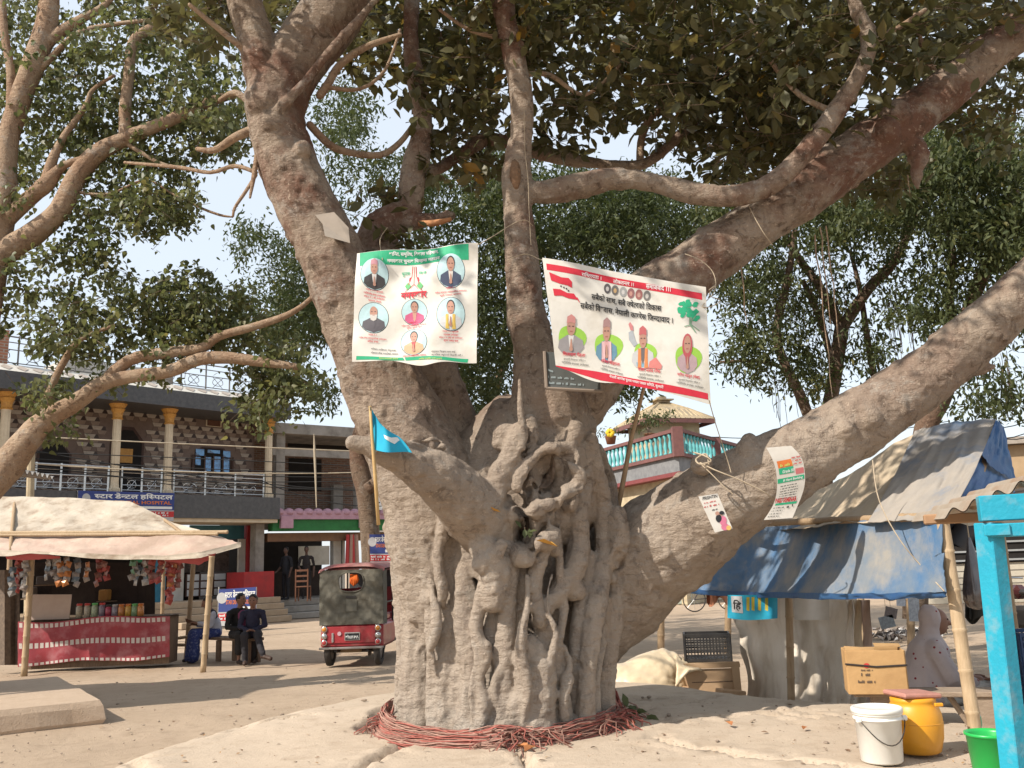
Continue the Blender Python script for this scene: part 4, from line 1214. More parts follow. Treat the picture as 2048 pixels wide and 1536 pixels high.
# windows and doors set in the wall
def framed(name, op, frame, inner, panes=0, arch=False, fm=DOORWOOD):
    s0, s1, z0, z1 = op
    w = .09
    ang = .45 if arch else 0
    out = [(s0, z0), (s1, z0), (s1, z1 - ang), (s1 - ang * .8, z1), (s0 + ang * .8, z1), (s0, z1 - ang)] if arch else [(s0, z0), (s1, z0), (s1, z1), (s0, z1)]
    o = MB().poly([A.at(s, WT + .03, z) for s, z in out], A.n * -.05).build(name, fm, wall)
    MB().poly([A.at(s0 + (s - s0) * .86 + (s1 - s0) * .07, WT + .035, z0 + (z - z0) * .9 + (z1 - z0) * .05) for s, z in out]).build('pane', inner, o)
    return o
w1 = framed('window', win1, None, DARKIN, arch=True)
s0, s1, z0, z1 = win1
for (a0, a1, b0, b1) in ((.08, .28, .66, .90), (.36, .66, .78, .90), (.74, .92, .66, .90), (.30, .45, .1, .62), (.52, .68, .06, .66), (.76, .90, .06, .60), (.08, .2, .3, .6)):
    m_ = MB(); A.box(m_, s0 + (s1 - s0) * a0, s0 + (s1 - s0) * a1, WT + .036, WT + .042, z0 + (z1 - z0) * b0, z0 + (z1 - z0) * b1)
    m_.build('pane', GLASSB, w1)
for a0 in (.0, .28, .49, .72, .965):
    m_ = MB(); A.box(m_, s0 + (s1 - s0) * a0, s0 + (s1 - s0) * (a0 + .035), WT + .04, WT + .06, z0 + .02, z0 + (z1 - z0) * .68); m_.build('mullion', DOORWOOD, w1)
d1 = framed('door', door1, None, DARKIN, arch=True)
s0, s1, z0, z1 = door1
m_ = MB(); A.box(m_, s0 + .75 * (s1 - s0) - .5, s0 + .75 * (s1 - s0) - .1, WT + .04, WT + .06, z0 + 1.0, z0 + 1.45); m_.build('notice', GOLD, d1)
framed('window', win2, None, DARKIN, arch=True)
v_ = framed('vent', vent, None, M('vent_brown', (.12, .055, .03), (.09, .04, .025), 9, .7), fm=CREAM)
# columns with gold capitals
for x in (4, 232, 338, 541):
    s = A.px(x, 985)[0]
    c = A.at(s, -.16, 0)
    prof = [(.19, zf), (.19, zf + .12), (.145, zf + .16), (.13, zf + .3), (.125, z_cap - .5), (.135, z_cap - .48)]
    col = MB()
    n_ = 20
    vs, fs_ = [], []
    for r, h in prof:
        for j in range(n_):
            t = 2 * math.pi * j / n_; rr_ = r * (1 - (.09 if j % 2 else 0))
            vs.append(c + Vector((rr_ * math.cos(t), rr_ * math.sin(t), h)))
    for i in range(len(prof) - 1):
        for j in range(n_): fs_.append((i * n_ + j, i * n_ + (j + 1) % n_, (i + 1) * n_ + (j + 1) % n_, (i + 1) * n_ + j))
    col.add(vs, fs_)
    co_ = col.build('column', CREAM, za)
    MB().lathe(c, [(.14, z_cap - .48), (.17, z_cap - .46), (.14, z_cap - .42), (.15, z_cap - .28), (.21, z_cap - .16), (.18, z_cap - .14), (.24, z_cap - .05), (.27, z_cap)], 12).build('capital', GOLD, co_)
# slabs
A.part('balcony_slab', GRANITE, za, sL, sR + .15, WT, .12, z_lo, zf - .004)
A.part('slab_soffit', CREAM, za, sL, sR + .1, WT - .2, .06, z_lo - .12, z_lo - .004)
z_e0, z_e1 = z_cap + .004, z_cap + .52
A.part('eave_fascia', GRANITE, za, sL, sR + .35, WT - .3, .42, z_e0, z_e1)
# sloping white parapet with brown diamonds
mb = MB()
def par(u, v): return A.at(sL + (sR + .35 - sL) * u, .40 - .55 * v, z_e1 + .003 + .30 * v)
mb.sheet(par, 30, 2, th=.04); par_o = mb.build('parapet', WHITEW, za)
for i in range(26):
    s = sR + .1 - i * .42
    mb = MB()
    f_ = lambda ds, v: A.at(s + ds, .40 - .55 * v, z_e1 + .003 + .30 * v) + Vector((0, 0, .012)) + A.n * .01
    mb.poly([f_(-.16, .5), f_(0, .12), f_(.16, .5), f_(0, .88)])
    mb.build('diamond', TILE_C, par_o)
A.part('roof_deck', CEM, za, sL, sR + .2, -9, -.16, z_e1 - .1, z_e1 + .02)
# railings
def rail(parent, s0, s1, t, z0, h, posts, bars, mat=STEEL, r=.025):
    mb = MB()
    for b in bars: mb.tube([A.at(s0, t, z0 + h * b), A.at(s1, t, z0 + h * b)], r * .7 if b < .95 else r, 6)
    for i in range(posts + 1):
        s = s0 + (s1 - s0) * i / posts
        mb.tube([A.at(s, t, z0), A.at(s, t, z0 + h * 1.05)], r * 1.25, 6)
    # scrolls low in each bay
    for i in range(posts):
        s = s0 + (s1 - s0) * (i + .5) / posts; w_ = (s1 - s0) / posts * .22
        for sg in (-1, 1):
            mb.tube([A.at(s + sg * w_ * math.cos(a), t, z0 + h * .32 + h * .2 * math.sin(a) * (1 if a < math.pi else .6)) for a in np.linspace(0, 5.2, 12)], r * .45, 4)
        mb.tube([A.at(s - w_, t, z0 + h * .1), A.at(s + w_, t, z0 + h * .55)], r * .45, 4)
        mb.tube([A.at(s - w_, t, z0 + h * .55), A.at(s + w_, t, z0 + h * .1)], r * .45, 4)
    return mb.build('railing', mat, parent)
cs = [A.px(x, 985)[0] for x in (4, 232, 338, 541)]
hr = A.px(400, 943)[1] - zf
for a, b, n_ in ((cs[0], cs[1], 4), (cs[1], cs[2], 2), (cs[2], cs[3], 3)):
    rail(za, a + .2, b - .2, -.12, zf, hr, n_, (.12, .32, .62, .82, 1.0))
zr = z_e1 + .3
for a, b, n_ in ((sL + 2, cs[1] + .3, 5), (cs[1] + 1.2, sR + .1, 5)):
    rail(za, a, b, -.3, zr, .85, n_, (.1, .55, .8, 1.0), M('dull_rail', (.2, .19, .18), (.14, .13, .12), 9, .5, metal=.3), .022)
for x in (8, 345):
    s = A.px(x, 740)[0]; A.part('roof_pillar', BRICKR if x < 100 else CEM, za, s - .14, s + .14, -.5, -.22, zr - .25, zr + 1.0)
A.part('stair_head', BRICKR, za, sR - .3, sR + .55, -3.2, -1.6, z_e1 - .9, z_e1 + .55)
A.part('roof_store', WHITEW, za, sR - 6.2, sR - 3.2, -5.0, -2.4, z_e1, z_e1 + 1.25)
# ground floor
gd = -1.5
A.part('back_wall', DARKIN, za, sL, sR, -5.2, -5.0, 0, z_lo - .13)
A.part('plinth', TANSTEP, za, sL, sR - .1, -5.0, gd + .35, 0, .55)
x_r0, x_r1 = A.px(490, 1100, gd)[0], A.px(520, 1100, gd)[0]
A.part('red_pillar', REDP, za, x_r0, x_r1, gd - .1, gd + .15, .55, z_lo - .13)
A.part('grey_pillar', CEM, za, A.px(511, 1100, -.4)[0], A.px(528, 1100, -.4)[0], -.75, -.4, 0, z_lo - .13)
A.part('teal_shutter', TEAL, za, A.px(380, 1060, gd)[0], A.px(488, 1060, gd)[0], gd - .05, gd + .02, A.px(440, 1078, gd)[1], z_lo - .13)
sw0, sw1 = A.px(372, 1150, gd)[0], A.px(478, 1150, gd)[0]
zw0, zw1 = A.px(430, 1191, gd)[1], A.px(430, 1146, gd)[1]
wb = A.part('shop_window', DOORWOOD, za, sw0, sw1, gd - .05, gd + .02, zw0, zw1)
for i in range(4):
    for j in range(3):
        a = sw0 + (sw1 - sw0) * (i + .08) / 4; b = sw0 + (sw1 - sw0) * (i + .92) / 4
        z0 = zw0 + (zw1 - zw0) * (j + .1) / 3; z1 = zw0 + (zw1 - zw0) * (j + .9) / 3
        A.part('pane', M('milky_pane', (.50, .50, .49), (.40, .41, .41), 4, .3), wb, a, b, gd + .022, gd + .03, z0, z1)
A.part('shelf_wall', M('goods_shelf', (.16, .12, .10), (.07, .05, .045), 7, .8), za, sw0, sw1, gd - .8, gd - .7, zw1 + .05, z_lo - .6)
A.part('white_jamb', WHITEW, za, A.px(476, 1130, gd)[0], A.px(489, 1130, gd)[0], gd - .06, gd + .05, .55, A.px(480, 1078, gd)[1])
rw0, rw1 = A.px(488, 1170, .2)[0], A.px(548, 1170, .2)[0]
A.part('red_parapet', REDP, za, rw0, rw1, -.9, .2, .75, A.px(520, 1143, .2)[1])
A.part('green_door', M('green_cloth', (.03, .16, .07), (.02, .10, .05), 5, .7), za, A.px(268, 1150, gd)[0], A.px(287, 1150, gd)[0], gd - .1, gd, .6, 2.6)
A.part('blue_door', M('blue_door', (.04, .19, .28), (.03, .14, .22), 5, .6), za, A.px(305, 1150, gd)[0], A.px(332, 1150, gd)[0], gd - .1, gd, .6, 2.6)
A.part('white_door', WHITEW, za, A.px(338, 1150, gd)[0], A.px(368, 1150, gd)[0], gd - .1, gd, .6, 2.4)
for i in range(4):
    A.part('step', TANSTEP, za, A.px(330, 1220, .5)[0], A.px(548 + i * 4, 1220, .5)[0], gd + .35, .2 + .34 * (4 - i), .19 * i, .19 * (i + 1) - .004, .015)
# name board on the balcony edge
BLUE = ink('navy', (.035, .055, .20)); WHITE = ink('white', (.70, .70, .68)); RED = ink('red', (.46, .035, .035)); ORANGE = ink('orange', (.62, .17, .04)); BLACK = ink('black', (.022, .022, .024)); GREY = ink('grey', (.42, .42, .42))
def dental_board(name, label, S, tl, tr, br, bl, backn, post=None, group=None):
    """hospital board printed in bands; corners in photo pixels on sheet S"""
    def Q(u, v):
        tx = (tl[0] + (tr[0] - tl[0]) * u, tl[1] + (tr[1] - tl[1]) * u); bx = (bl[0] + (br[0] - bl[0]) * u, bl[1] + (br[1] - bl[1]) * u)
        return (tx[0] + (bx[0] - tx[0]) * v, tx[1] + (bx[1] - tx[1]) * v)
    base = S.hit(*Q(.5, 1))
    t = thing(name, label, 'sign', base)
    MB().poly([S.hit(*Q(0, 0)), S.hit(*Q(1, 0)), S.hit(*Q(1, 1)), S.hit(*Q(0, 1))], S.n * -.04).build('board', GREY, t)
    band_on(S, Q(0, 0), Q(1, 0), Q(1, .62), Q(0, .62), BLUE, t, 'blue_field', .004)
    band_on(S, Q(0, .66), Q(1, .66), Q(1, .86), Q(0, .86), RED, t, 'red_band', .004)
    c = Q(.085, .24); e = Q(.085, .40); r = abs(e[1] - c[1]) * .95
    patch_on(S, ell(c[0], c[1], r * .9, r), GREY, t, 'emblem', .007)
    h = abs(Q(.5, .28)[1] - Q(.5, .05)[1])
    text_on(S, 'स्टार डेन्टल हस्पिटल', Q(.17, .27), Q(.985, .27), h, WHITE, t, bold=.03, lift=.009)
    text_on(S, 'STAR DENTAL HOSPITAL', Q(.20, .42), Q(.97, .42), h * .5, ORANGE, t, bold=.02, lift=.009)
    band_on(S, Q(.5, .49), Q(.98, .49), Q(.98, .58), Q(.5, .58), WHITE, t, 'white_strip', .006)
    for v in (.745, .83):
        line_on(S, Q(.03, v), Q(.97, v), h * .30, WHITE, t, .009, int(v * 100))
    return t
dental_board('hospital_sign', 'blue and red hospital name board fixed to the balcony edge of the tiled house', A.plane(.18), (156, 981), (349, 986), (347, 1042), (156, 1042), None)

# --- B: unfinished brick and concrete house beside it
ub = Vector((.80, .60, 0))
B0 = A.at(sR + .25, -.5, 0)
B = Face(B0, (.80, .60))
bs1 = B.px(800, 900)[0]
zb = thing('unfinished_house', 'raw brick and concrete house with pink cornice over an open ground floor shop', 'building', B.at(3, -2, 0))
z0_ = B.px(640, 1040)[1]; z_pink = B.px(640, 1018)[1]
z_top1, z_top0 = B.px(640, 852)[1], B.px(640, 872)[1]
zb_m1, zb_m0 = B.px(640, 900)[1], B.px(640, 914)[1]
B.part('brick_wall', BRICKD, zb, 0, bs1, -2.4, -2.2, z0_, z_top0)
B.part('opening_shade', DARKIN, zb, B.px(577, 950, -2.2)[0], B.px(642, 950, -2.2)[0], -2.19, -2.15, B.px(610, 982, -2.2)[1], B.px(610, 918, -2.2)[1])  # flat dark sheets on the brick; their colour stands for shade inside
B.part('opening_shade', DARKIN, zb, B.px(575, 890, -2.2)[0], B.px(735, 890, -2.2)[0], -2.19, -2.15, B.px(640, 897, -2.2)[1], B.px(640, 878, -2.2)[1])
B.part('roof_slab', CEM, zb, -.1, bs1, -6, .15, z_top0, z_top1)
B.part('beam', CEM, zb, 0, bs1, -.25, -.05, zb_m0, zb_m1)
for x in (562, 722):
    s = B.px(x, 950)[0]; B.part('pillar', CEM, zb, s - .16, s + .16, -.34, -.045, z0_ + .3, z_top0 - .004)
B.part('inner_pillar', CEM, zb, B.px(665, 960, -2)[0], B.px(684, 960, -2)[0], -2.14, -1.9, z0_, B.px(670, 970, -2)[1])
B.part('floor_slab', CEM, zb, 0, bs1, -6, -.05, z0_ - .05, z0_ + .12)
# pink scalloped cornice and the green band under it
o = B.part('cornice', PINKP, zb, -.1, bs1, -.05, .5, z0_, z_pink - .1)
for i in range(int((bs1 + .1) / .36)):
    s = -.1 + i * .36
    mb = MB(); mb.lathe(B.at(s + .18, .36, z_pink - .16), [(.19, -.06), (.2, .0), (.15, .11), (.06, .15)], 8); mb.build('scallop', PINKP, o, smooth=True)
gz0 = B.px(640, 1062)[1]
B.part('green_band', GREENP, zb, -.15, bs1, -.03, .4, gz0, z0_ - .004)
B.part('shutter_box', BROWNP, zb, -.2, bs1, -.3, .1, B.px(640, 1082)[1], gz0 - .06)
for x in (562, 718):
    s = B.px(x, 1050)[0]; B.part('cornice_block', PINKP, zb, s - .22, s + .22, .38, .56, gz0 + .08, z0_ + .1)
plin = .62
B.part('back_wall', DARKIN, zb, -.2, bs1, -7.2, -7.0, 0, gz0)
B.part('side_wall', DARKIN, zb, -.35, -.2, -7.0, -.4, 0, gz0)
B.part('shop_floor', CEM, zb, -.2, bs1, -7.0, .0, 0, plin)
for i in range(3):
    B.part('step', CEM, zb, -.1, B.px(745, 1220)[0], .0, .36 * (3 - i), plin / 3 * i * .99, plin / 3 * (i + 1) - .006, .02)
for x0, x1 in ((672, 687), (690, 695)):
    B.part('shop_pillar', WHITEW, zb, B.px(x0, 1100)[0], B.px(x1, 1100)[0], -.5, -.2, plin, gz0 - .2)
B.part('counter', M('dark_counter', (.05, .035, .03), (.03, .02, .02), 4, .6), zb, B.px(540, 1150, -3)[0], B.px(660, 1150, -3)[0], -3.6, -3.1, plin, plin + .95)
B.part('back_window', M('yard_daylight', (.62, .58, .5), (.5, .46, .38), 3, .8), zb, B.px(598, 1110, -6.9)[0], B.px(660, 1110, -6.9)[0], -6.99, -6.95, B.px(630, 1130, -6.9)[1], B.px(630, 1092, -6.9)[1])  # pale panel; daylight in the yard behind is put into its colour
# clothes hung at the shop edge
for x, c in ((700, (.45, .06, .06)), (708, (.40, .26, .2))):
    s = B.px(x, 1080, .3)[0]
    mb = MB(); mb.sheet(lambda u, v: B.at(s + (u - .5) * .3 * (1 + .3 * v), .3 + .04 * math.sin(u * 9), gz0 - .15 - 1.1 * v), 8, 6, th=.01)
    g = tag(mb.build('hanging_garment', M('garment%d' % x, c, None, 8, .9)), '%s garment hanging at the edge of the shop front' % ('red' if x == 700 else 'tan'), 'clothes', 'clothes hung by the shop')
# --- cables strung along the fronts
CABLE = M('cable', (.03, .03, .03), (.02, .02, .02), 9, .7)
CABLE_P = M('pale_cable', (.45, .38, .28), (.36, .3, .22), 9, .7)
for i, (y0, ym, y1, x0, x1, pale) in enumerate(((873, 890, 905, 62, 770, 1), (905, 918, 935, 62, 770, 0), (917, 938, 948, 62, 770, 0), (927, 945, 944, 62, 770, 1), (935, 950, 955, 60, 770, 0), (940, 962, 960, 60, 770, 0), (930, 968, 975, 60, 770, 0), (950, 975, 978, 330, 770, 0), (955, 985, 992, 240, 770, 0), (900, 955, 985, 62, 770, 0), (960, 1002, 1012, 520, 770, 0))):
    d0, d1 = 20.5, 24
    pts = []
    for k_ in range(13):
        t = k_ / 12
        y = y0 * (1 - t) * (1 - 2 * t) + 4 * ym * t * (1 - t) + y1 * t * (2 * t - 1)
        pts.append(P(x0 + (x1 - x0) * t, y, d0 + (d1 - d0) * t))
    o = MB().tube(pts, .016 if pale else .012, 5).build('cable', CABLE_P if pale else CABLE)
    tag(o, 'pale sagging cable strung high before the tiled front' if i == 0 else ('pale cable in the bundle crossing the balcony railing' if pale else '%s dark cable from the top in the bundle crossing the house fronts' % ['', 'first', 'second', '', 'third', 'fourth', 'fifth', 'sixth', 'seventh', 'steepest', 'lowest'][i]), 'cable', 'cables along the fronts')
cp = G(62, 1235, 0); cp = P(62, 1200, 20.5)
o = MB().tube([(cp.x, 20.5, 0), P(60, 1000, 20.5), P(63, 890, 20.5), P(66, 868, 20.5)], [.09, .085, .08, .07], 9).build('utility_pole', M('pale_pole', (.42, .34, .22), (.33, .26, .17), 9, .8))
tag(o, 'slim pale pole carrying the cables in front of the balcony', 'pole')
# hanging cable ends by the unfinished house
o = MB().tube([P(628, 868, 21), P(629, 900, 21), P(631, 950, 21), P(633, 1015, 21)], [.01, .03, .025, .012], 6).build('hanging_cable', CABLE_P)
tag(o, 'pale rope hanging down before the unfinished house', 'rope')
# small red and white sign by the unfinished house
S_ = B.plane(.6)
t = thing('shop_sign', 'white shop sign with red letters between the pink cornice and the dark trunk', 'sign', S_.hit(733, 1016))
MB().poly([S_.hit(722, 976), S_.hit(760, 982), S_.hit(764, 1020), S_.hit(728, 1016)], S_.n * -.05).build('board', WHITE, t)
text_on(S_, 'साह', (724, 996), (758, 1000), 14, RED, t, bold=.03, lift=.006)
text_on(S_, 'PAT', (728, 1012), (760, 1016), 12, BLACK, t, bold=.03, lift=.006)

# --- C: the yellowish house with a balustraded terrace and a pagoda roof, right of the trunk
zc_k = P(1355, 905, 30)
CB = [P(1100, 945, 40), P(1180, 912, 36.0), P(1355, 882, 30), P(1430, 893, 33), P(1520, 897, 37.5)]
zt = zc_k.z
OCHRE = M('ochre_wall', (.50, .42, .28), (.42, .34, .22), 3, .85, c3=(.36, .29, .19))
MAROON = M('maroon_trim', (.19, .085, .075), (.14, .065, .06), 6, .7)
REDTRIM = M('red_trim', (.21, .055, .055), (.17, .045, .045), 6, .7)
GREYT = M('grey_terrace', (.22, .22, .22), (.16, .16, .165), 5, .8)
TEALB = M('teal_baluster', (.13, .42, .42), (.09, .33, .35), 5, .5, c3=(.3, .45, .42))
GOLDR = M('straw_roof_tile', (.42, .33, .20), (.30, .23, .14), 6, .6, c3=(.22, .18, .13))
zc = thing('terrace_house', 'ochre house with teal balustrade terrace and pagoda roofed stair tower', 'building', (CB[2].x, 32, 0))
pts = [Vector((p.x, p.y, 0)) for p in CB]
back = [Vector((12, 44, 0)), Vector((5, 48, 0))]
def prism(name, pl, z0, z1, mat, parent, grow=0.0):
    c = sum(pl, Vector()) / len(pl)
    q = [c + (p - c) * (1 + grow) + UZ * z0 for p in pl]
    return MB().poly(q, UZ * (z1 - z0)).build(name, mat, parent)
outl = pts + back
prism('wall', outl, 0, zt - .75, OCHRE, zc, -.10)
prism('terrace_slab', outl, zt - .62, zt - .12, GREYT, zc, .0)
prism('red_edge', outl, zt - .76, zt - .625, REDTRIM, zc, .005)
# balustrade
bal_me = None
for a, b in zip(pts[:-1], pts[1:]):
    d = b - a; n_ = max(3, int(d.length / .30)); dn = d.normalized(); R_ = Matrix.Rotation(math.atan2(d.y, d.x), 3, 'Z')
    MB().box((a + b) / 2 + UZ * (zt + .76), (d.length + .1, .2, .12), R_).build('hand_rail', MAROON, zc)
    MB().box((a + b) / 2 + UZ * (zt - .06), (d.length + .1, .22, .12), R_).build('bottom_rail', MAROON, zc)
    for i in range(n_):
        p = a.lerp(b, (i + .5) / n_)
        if bal_me is None:
            ob = MB().lathe((0, 0, 0), [(.07, 0), (.07, .05), (.035, .1), (.075, .25), (.06, .38), (.03, .52), (.07, .62), (.07, .695)], 8).build('baluster', TEALB, zc, True)
            bal_me = ob; ob.location = p + UZ * (zt + .004) - WL[zc.name]; WL[ob.name] = p + UZ * zt
        else:
            inst(bal_me, 'baluster', p + UZ * (zt + .004), zc)
for p in pts:
    MB().box(p + UZ * (zt + .36), (.34, .34, 1.0), None).build('pier', MAROON, zc)
# pagoda stair tower
pc_ = P(1325, 840, 36); hw = 1.75
def sq(c, h, z): return [Vector((c.x - h, c.y - h, z)), Vector((c.x + h, c.y - h, z)), Vector((c.x + h, c.y + h, z)), Vector((c.x - h, c.y + h, z))]
Rt = Matrix.Rotation(RAD(18), 3, 'Z')
def rsq(h, z): return [Vector((pc_.x, pc_.y, 0)) + Rt @ Vector((a * h, b * h, 0)) + UZ * z for a, b in ((-1, -1), (1, -1), (1, 1), (-1, 1))]
ze = P(1325, 838, 35).z; za_ = P(1317, 806, 36).z
MB().poly(rsq(1.05, zt), UZ * (ze - zt)).build('tower_wall', OCHRE, zc)
lo_, mi_, hi_ = rsq(1.5, ze - .05), rsq(.78, ze + (za_ - ze) * .55), rsq(.14, za_)
mb = MB()
for i in range(4):
    j = (i + 1) % 4
    mb.add([lo_[i], lo_[j], mi_[j], mi_[i]], [(0, 1, 2, 3)]); mb.add([mi_[i], mi_[j], hi_[j], hi_[i]], [(0, 1, 2, 3)])
roof = mb.build('pagoda_roof', GOLDR, zc)
for i in range(4):
    j = (i + 1) % 4
    MB().tube([lo_[i], mi_[i], hi_[i]], .05, 5).build('hip_ridge', GOLDR, roof)
    for k_ in range(1, 14):
        t = k_ / 14
        e0 = lo_[i].lerp(lo_[j], t)
        m0 = mi_[i].lerp(mi_[j], min(1, max(0, (t - .5) * 1.9 + .5)))
        MB().tube([e0, e0.lerp(m0, .96)], .032, 4).build('roof_rib', GOLDR, roof)
    d = lo_[j] - lo_[i]
    MB().box((lo_[i] + lo_[j]) / 2 - UZ * .10, (d.length, .06, .16), Matrix.Rotation(math.atan2(d.y, d.x), 3, 'Z')).build('eave_board', MAROON, roof)
MB().poly(rsq(.26, za_ - .02), UZ * .08).build('cap', GOLDR, roof)
MB().poly(rsq(.38, za_ + .065), UZ * .05).build('cap_plate', GOLDR, roof)
MB().poly(rsq(.16, za_ + .12), UZ * .12).build('cap_knob', GOLDR, roof)
# wall features: bracket strip, vent, window with wooden frame
fC = Face((CB[2].x, CB[2].y), (Vector((CB[2].x, CB[2].y, 0)) - Vector((CB[1].x, CB[1].y, 0))))
wt_ = -.95
vs0 = fC.px(1262, 934, wt_ + .2)
fC.part('vent', M('vent_red', (.20, .08, .05), (.15, .06, .04), 9, .8), zc, vs0[0], fC.px(1281, 934, wt_ + .2)[0], wt_ + .1, wt_ + .22, vs0[1] - .35, vs0[1] + .15)
a, b = fC.px(1245, 965, wt_ + .3), fC.px(1310, 1040, wt_ + .3)
wz1 = a[1]; wz0 = b[1] - .6
FRAMEW = M('orange_window_wood', (.33, .155, .065), (.26, .12, .05), 7, .6)
wf = fC.part('window', FRAMEW, zc, a[0], b[0], wt_ + .1, wt_ + .3, wz0, wz1)
fC.part('lintel', WHITEW, zc, a[0] - .5, b[0] + 1.2, wt_ + .1, wt_ + .5, wz1 + .05, wz1 + .35)
fC.part('architrave', GREYT, zc, a[0] - .5, a[0] - .12, wt_ + .1, wt_ + .34, wz0, wz1 + .04)
for i in range(3):
    for j in range(3):
        s0 = a[0] + (b[0] - a[0]) * (i + .14) / 3; s1 = a[0] + (b[0] - a[0]) * (i + .86) / 3
        q0 = wz0 + (wz1 - wz0) * (j + .08) / 3; q1 = wz0 + (wz1 - wz0) * (j + .92) / 3
        fC.part('pane', M('dusky_pane', (.10, .12, .13), (.07, .08, .09), 3, .15), wf, s0, s1, wt_ + .302, wt_ + .31, q0, q1)
# dark roof of the neighbour seen under the terrace's left end
fC.part('side_roof', M('dark_roof_sheet', (.05, .05, .055), (.04, .04, .045), 4, .7), zc, -10.5, -7.4, -.5, .6, zt + .6, zt + .75)
fC.part('side_roof_edge', REDTRIM, zc, -10.5, -7.4, .6, .7, zt + .62, zt + .82)
# terrace plants
tp = thing('terrace_plant', 'leafy potted plant trailing over the terrace in front of the pagoda tower', 'plant', P(1300, 850, 32.5))
c_ = clumps([(1300, 840, 40, 14, 32, 33, 26), (1330, 832, 20, 8, 32, 33, 8)], .15, 14, .3, .3, .5)
leaf_mesh('foliage', *c_, LANCE, LEAF_C, tp)['kind'] = 'stuff'
MB().tube([P(1300, 872, 32.5), P(1296, 855, 32.5), P(1305, 840, 32.5)], .05, 6).build('stem', BARK_D, tp)
MB().lathe(P(1300, 884, 32.5), [(.16, 0), (.22, .28), (.24, .3)], 12).build('pot', M('clay_pot', (.3, .13, .07), None, 5, .8), tp, True)
tp = thing('flowering_plant', 'plant with one yellow bloom at the left end of the terrace', 'plant', P(1225, 880, 34.5))
c_ = clumps([(1222, 866, 26, 8, 34, 35, 12)], .14, 12, .3, .2, .5)
leaf_mesh('foliage', *c_, LANCE, LEAF_C, tp)['kind'] = 'stuff'
mb = MB(); q = P(1220, 866, 34)
for i in range(7): mb.ball(q + Vector((.09 * math.cos(i), -.03, .09 * math.sin(i))), (.09, .05, .09), 8, 5)
mb.build('bloom', ink('yellow', (.75, .50, .03)), tp, True)
MB().lathe(P(1222, 888, 34.5), [(.16, 0), (.22, .28), (.24, .3)], 12).build('pot', M('clay_pot', (.3, .13, .07)), tp, True)

# --- D: tan building at the far right and the shop front under it
ff = Face(P(1900, 1100, 26), (.97, -.24))
zd = thing('tan_building', 'tan building at the right edge with a cream shop front and dark louvred windows', 'building', ff.at(3, -2, 0))
CREAMW = M('cream_board', (.50, .45, .36), (.42, .37, .29), 4, .8)
ff.part('shop_wall', CREAMW, zd, -1.2, 7, -.3, 0, 0, ff.px(1990, 1010)[1])
ff.part('upper_wall', M('tan_wall', (.46, .32, .19), (.38, .26, .15), 3, .85), zd, .9, 7.4, -3, -.8, ff.px(1990, 1008)[1], ff.px(2020, 885)[1])
ff.part('roof_edge', M('roof_edge_grey', (.36, .31, .26), (.26, .22, .18), 5, .8), zd, .8, 7.6, -3.2, -.5, ff.px(2020, 884)[1], ff.px(2020, 870)[1])
ff.part('ledge', M('dark_ledge', (.10, .085, .075), None, 5, .8), zd, -1.2, 7, -.3, .5, ff.px(1990, 1008)[1] + .004, ff.px(1990, 1000)[1] + .3)
wb = ff.part('shop_opening', DARKIN, zd, -1.0, 6, .004, .05, ff.px(2030, 1124)[1], ff.px(2030, 1062)[1])
for k_ in range(4):
    zz = ff.px(2030, 1120 - k_ * 18)[1]
    ff.part('louvre', M('louvre_steel', (.42, .42, .41), None, 5, .4, metal=.5), wb, -1.0, 6, .06, .1, zz, zz + .05)
for k_ in range(4):
    zz = ff.px(2030, 1140 + k_ * 13)[1]
    ff.part('board_joint', M('dark_ledge', (.1, .085, .075)), wb, -1.2, 7, .002, .012, zz, zz + .015)
# low background wall, the far side of the square
o = MB().box((30, 70, 1.4), (60, .3, 2.8)).build('boundary_wall', WHITEW); tag(o, 'long pale boundary wall at the far side of the square', 'wall')
o = MB().box((-2.5, 52, 2.4), (11, 6, 4.8)).build('far_house_wall', CEM)
tag(o, 'plain grey house far behind the rickshaw', 'building')
o = MB().box((9, 58, 2.2), (9, 6, 4.4)).build('far_shop_wall', OCHRE)
tag(o, 'plain ochre house far behind the right limb', 'building')
# overhead wires at the right
for i, (x0, y0, x1, y1, d) in enumerate(((1400, 873, 1900, 842, 30), (1900, 846, 2100, 822, 24), (1900, 868, 2100, 845, 24), (1960, 862, 2100, 851, 24))):
    a, b = P(x0, y0, d), P(x1, y1, d)
    pts = [a.lerp(b, k_ / 8) - UZ * .3 * math.sin(math.pi * k_ / 8) for k_ in range(9)]
    o = MB().tube(pts, .014, 5).build('overhead_wire', CABLE)
    tag(o, ('single overhead wire crossing the sky left of the right limb' if i == 0 else '%s overhead wire in the sky above the blue tarp' % ['', 'highest', 'middle', 'lowest'][i]), 'wire', None if i == 0 else 'wires at the right edge')
# ================================================================== THINGS TIED TO THE TREE
ROPE = M('rope', (.44, .36, .26), (.34, .27, .19), 20, .9)
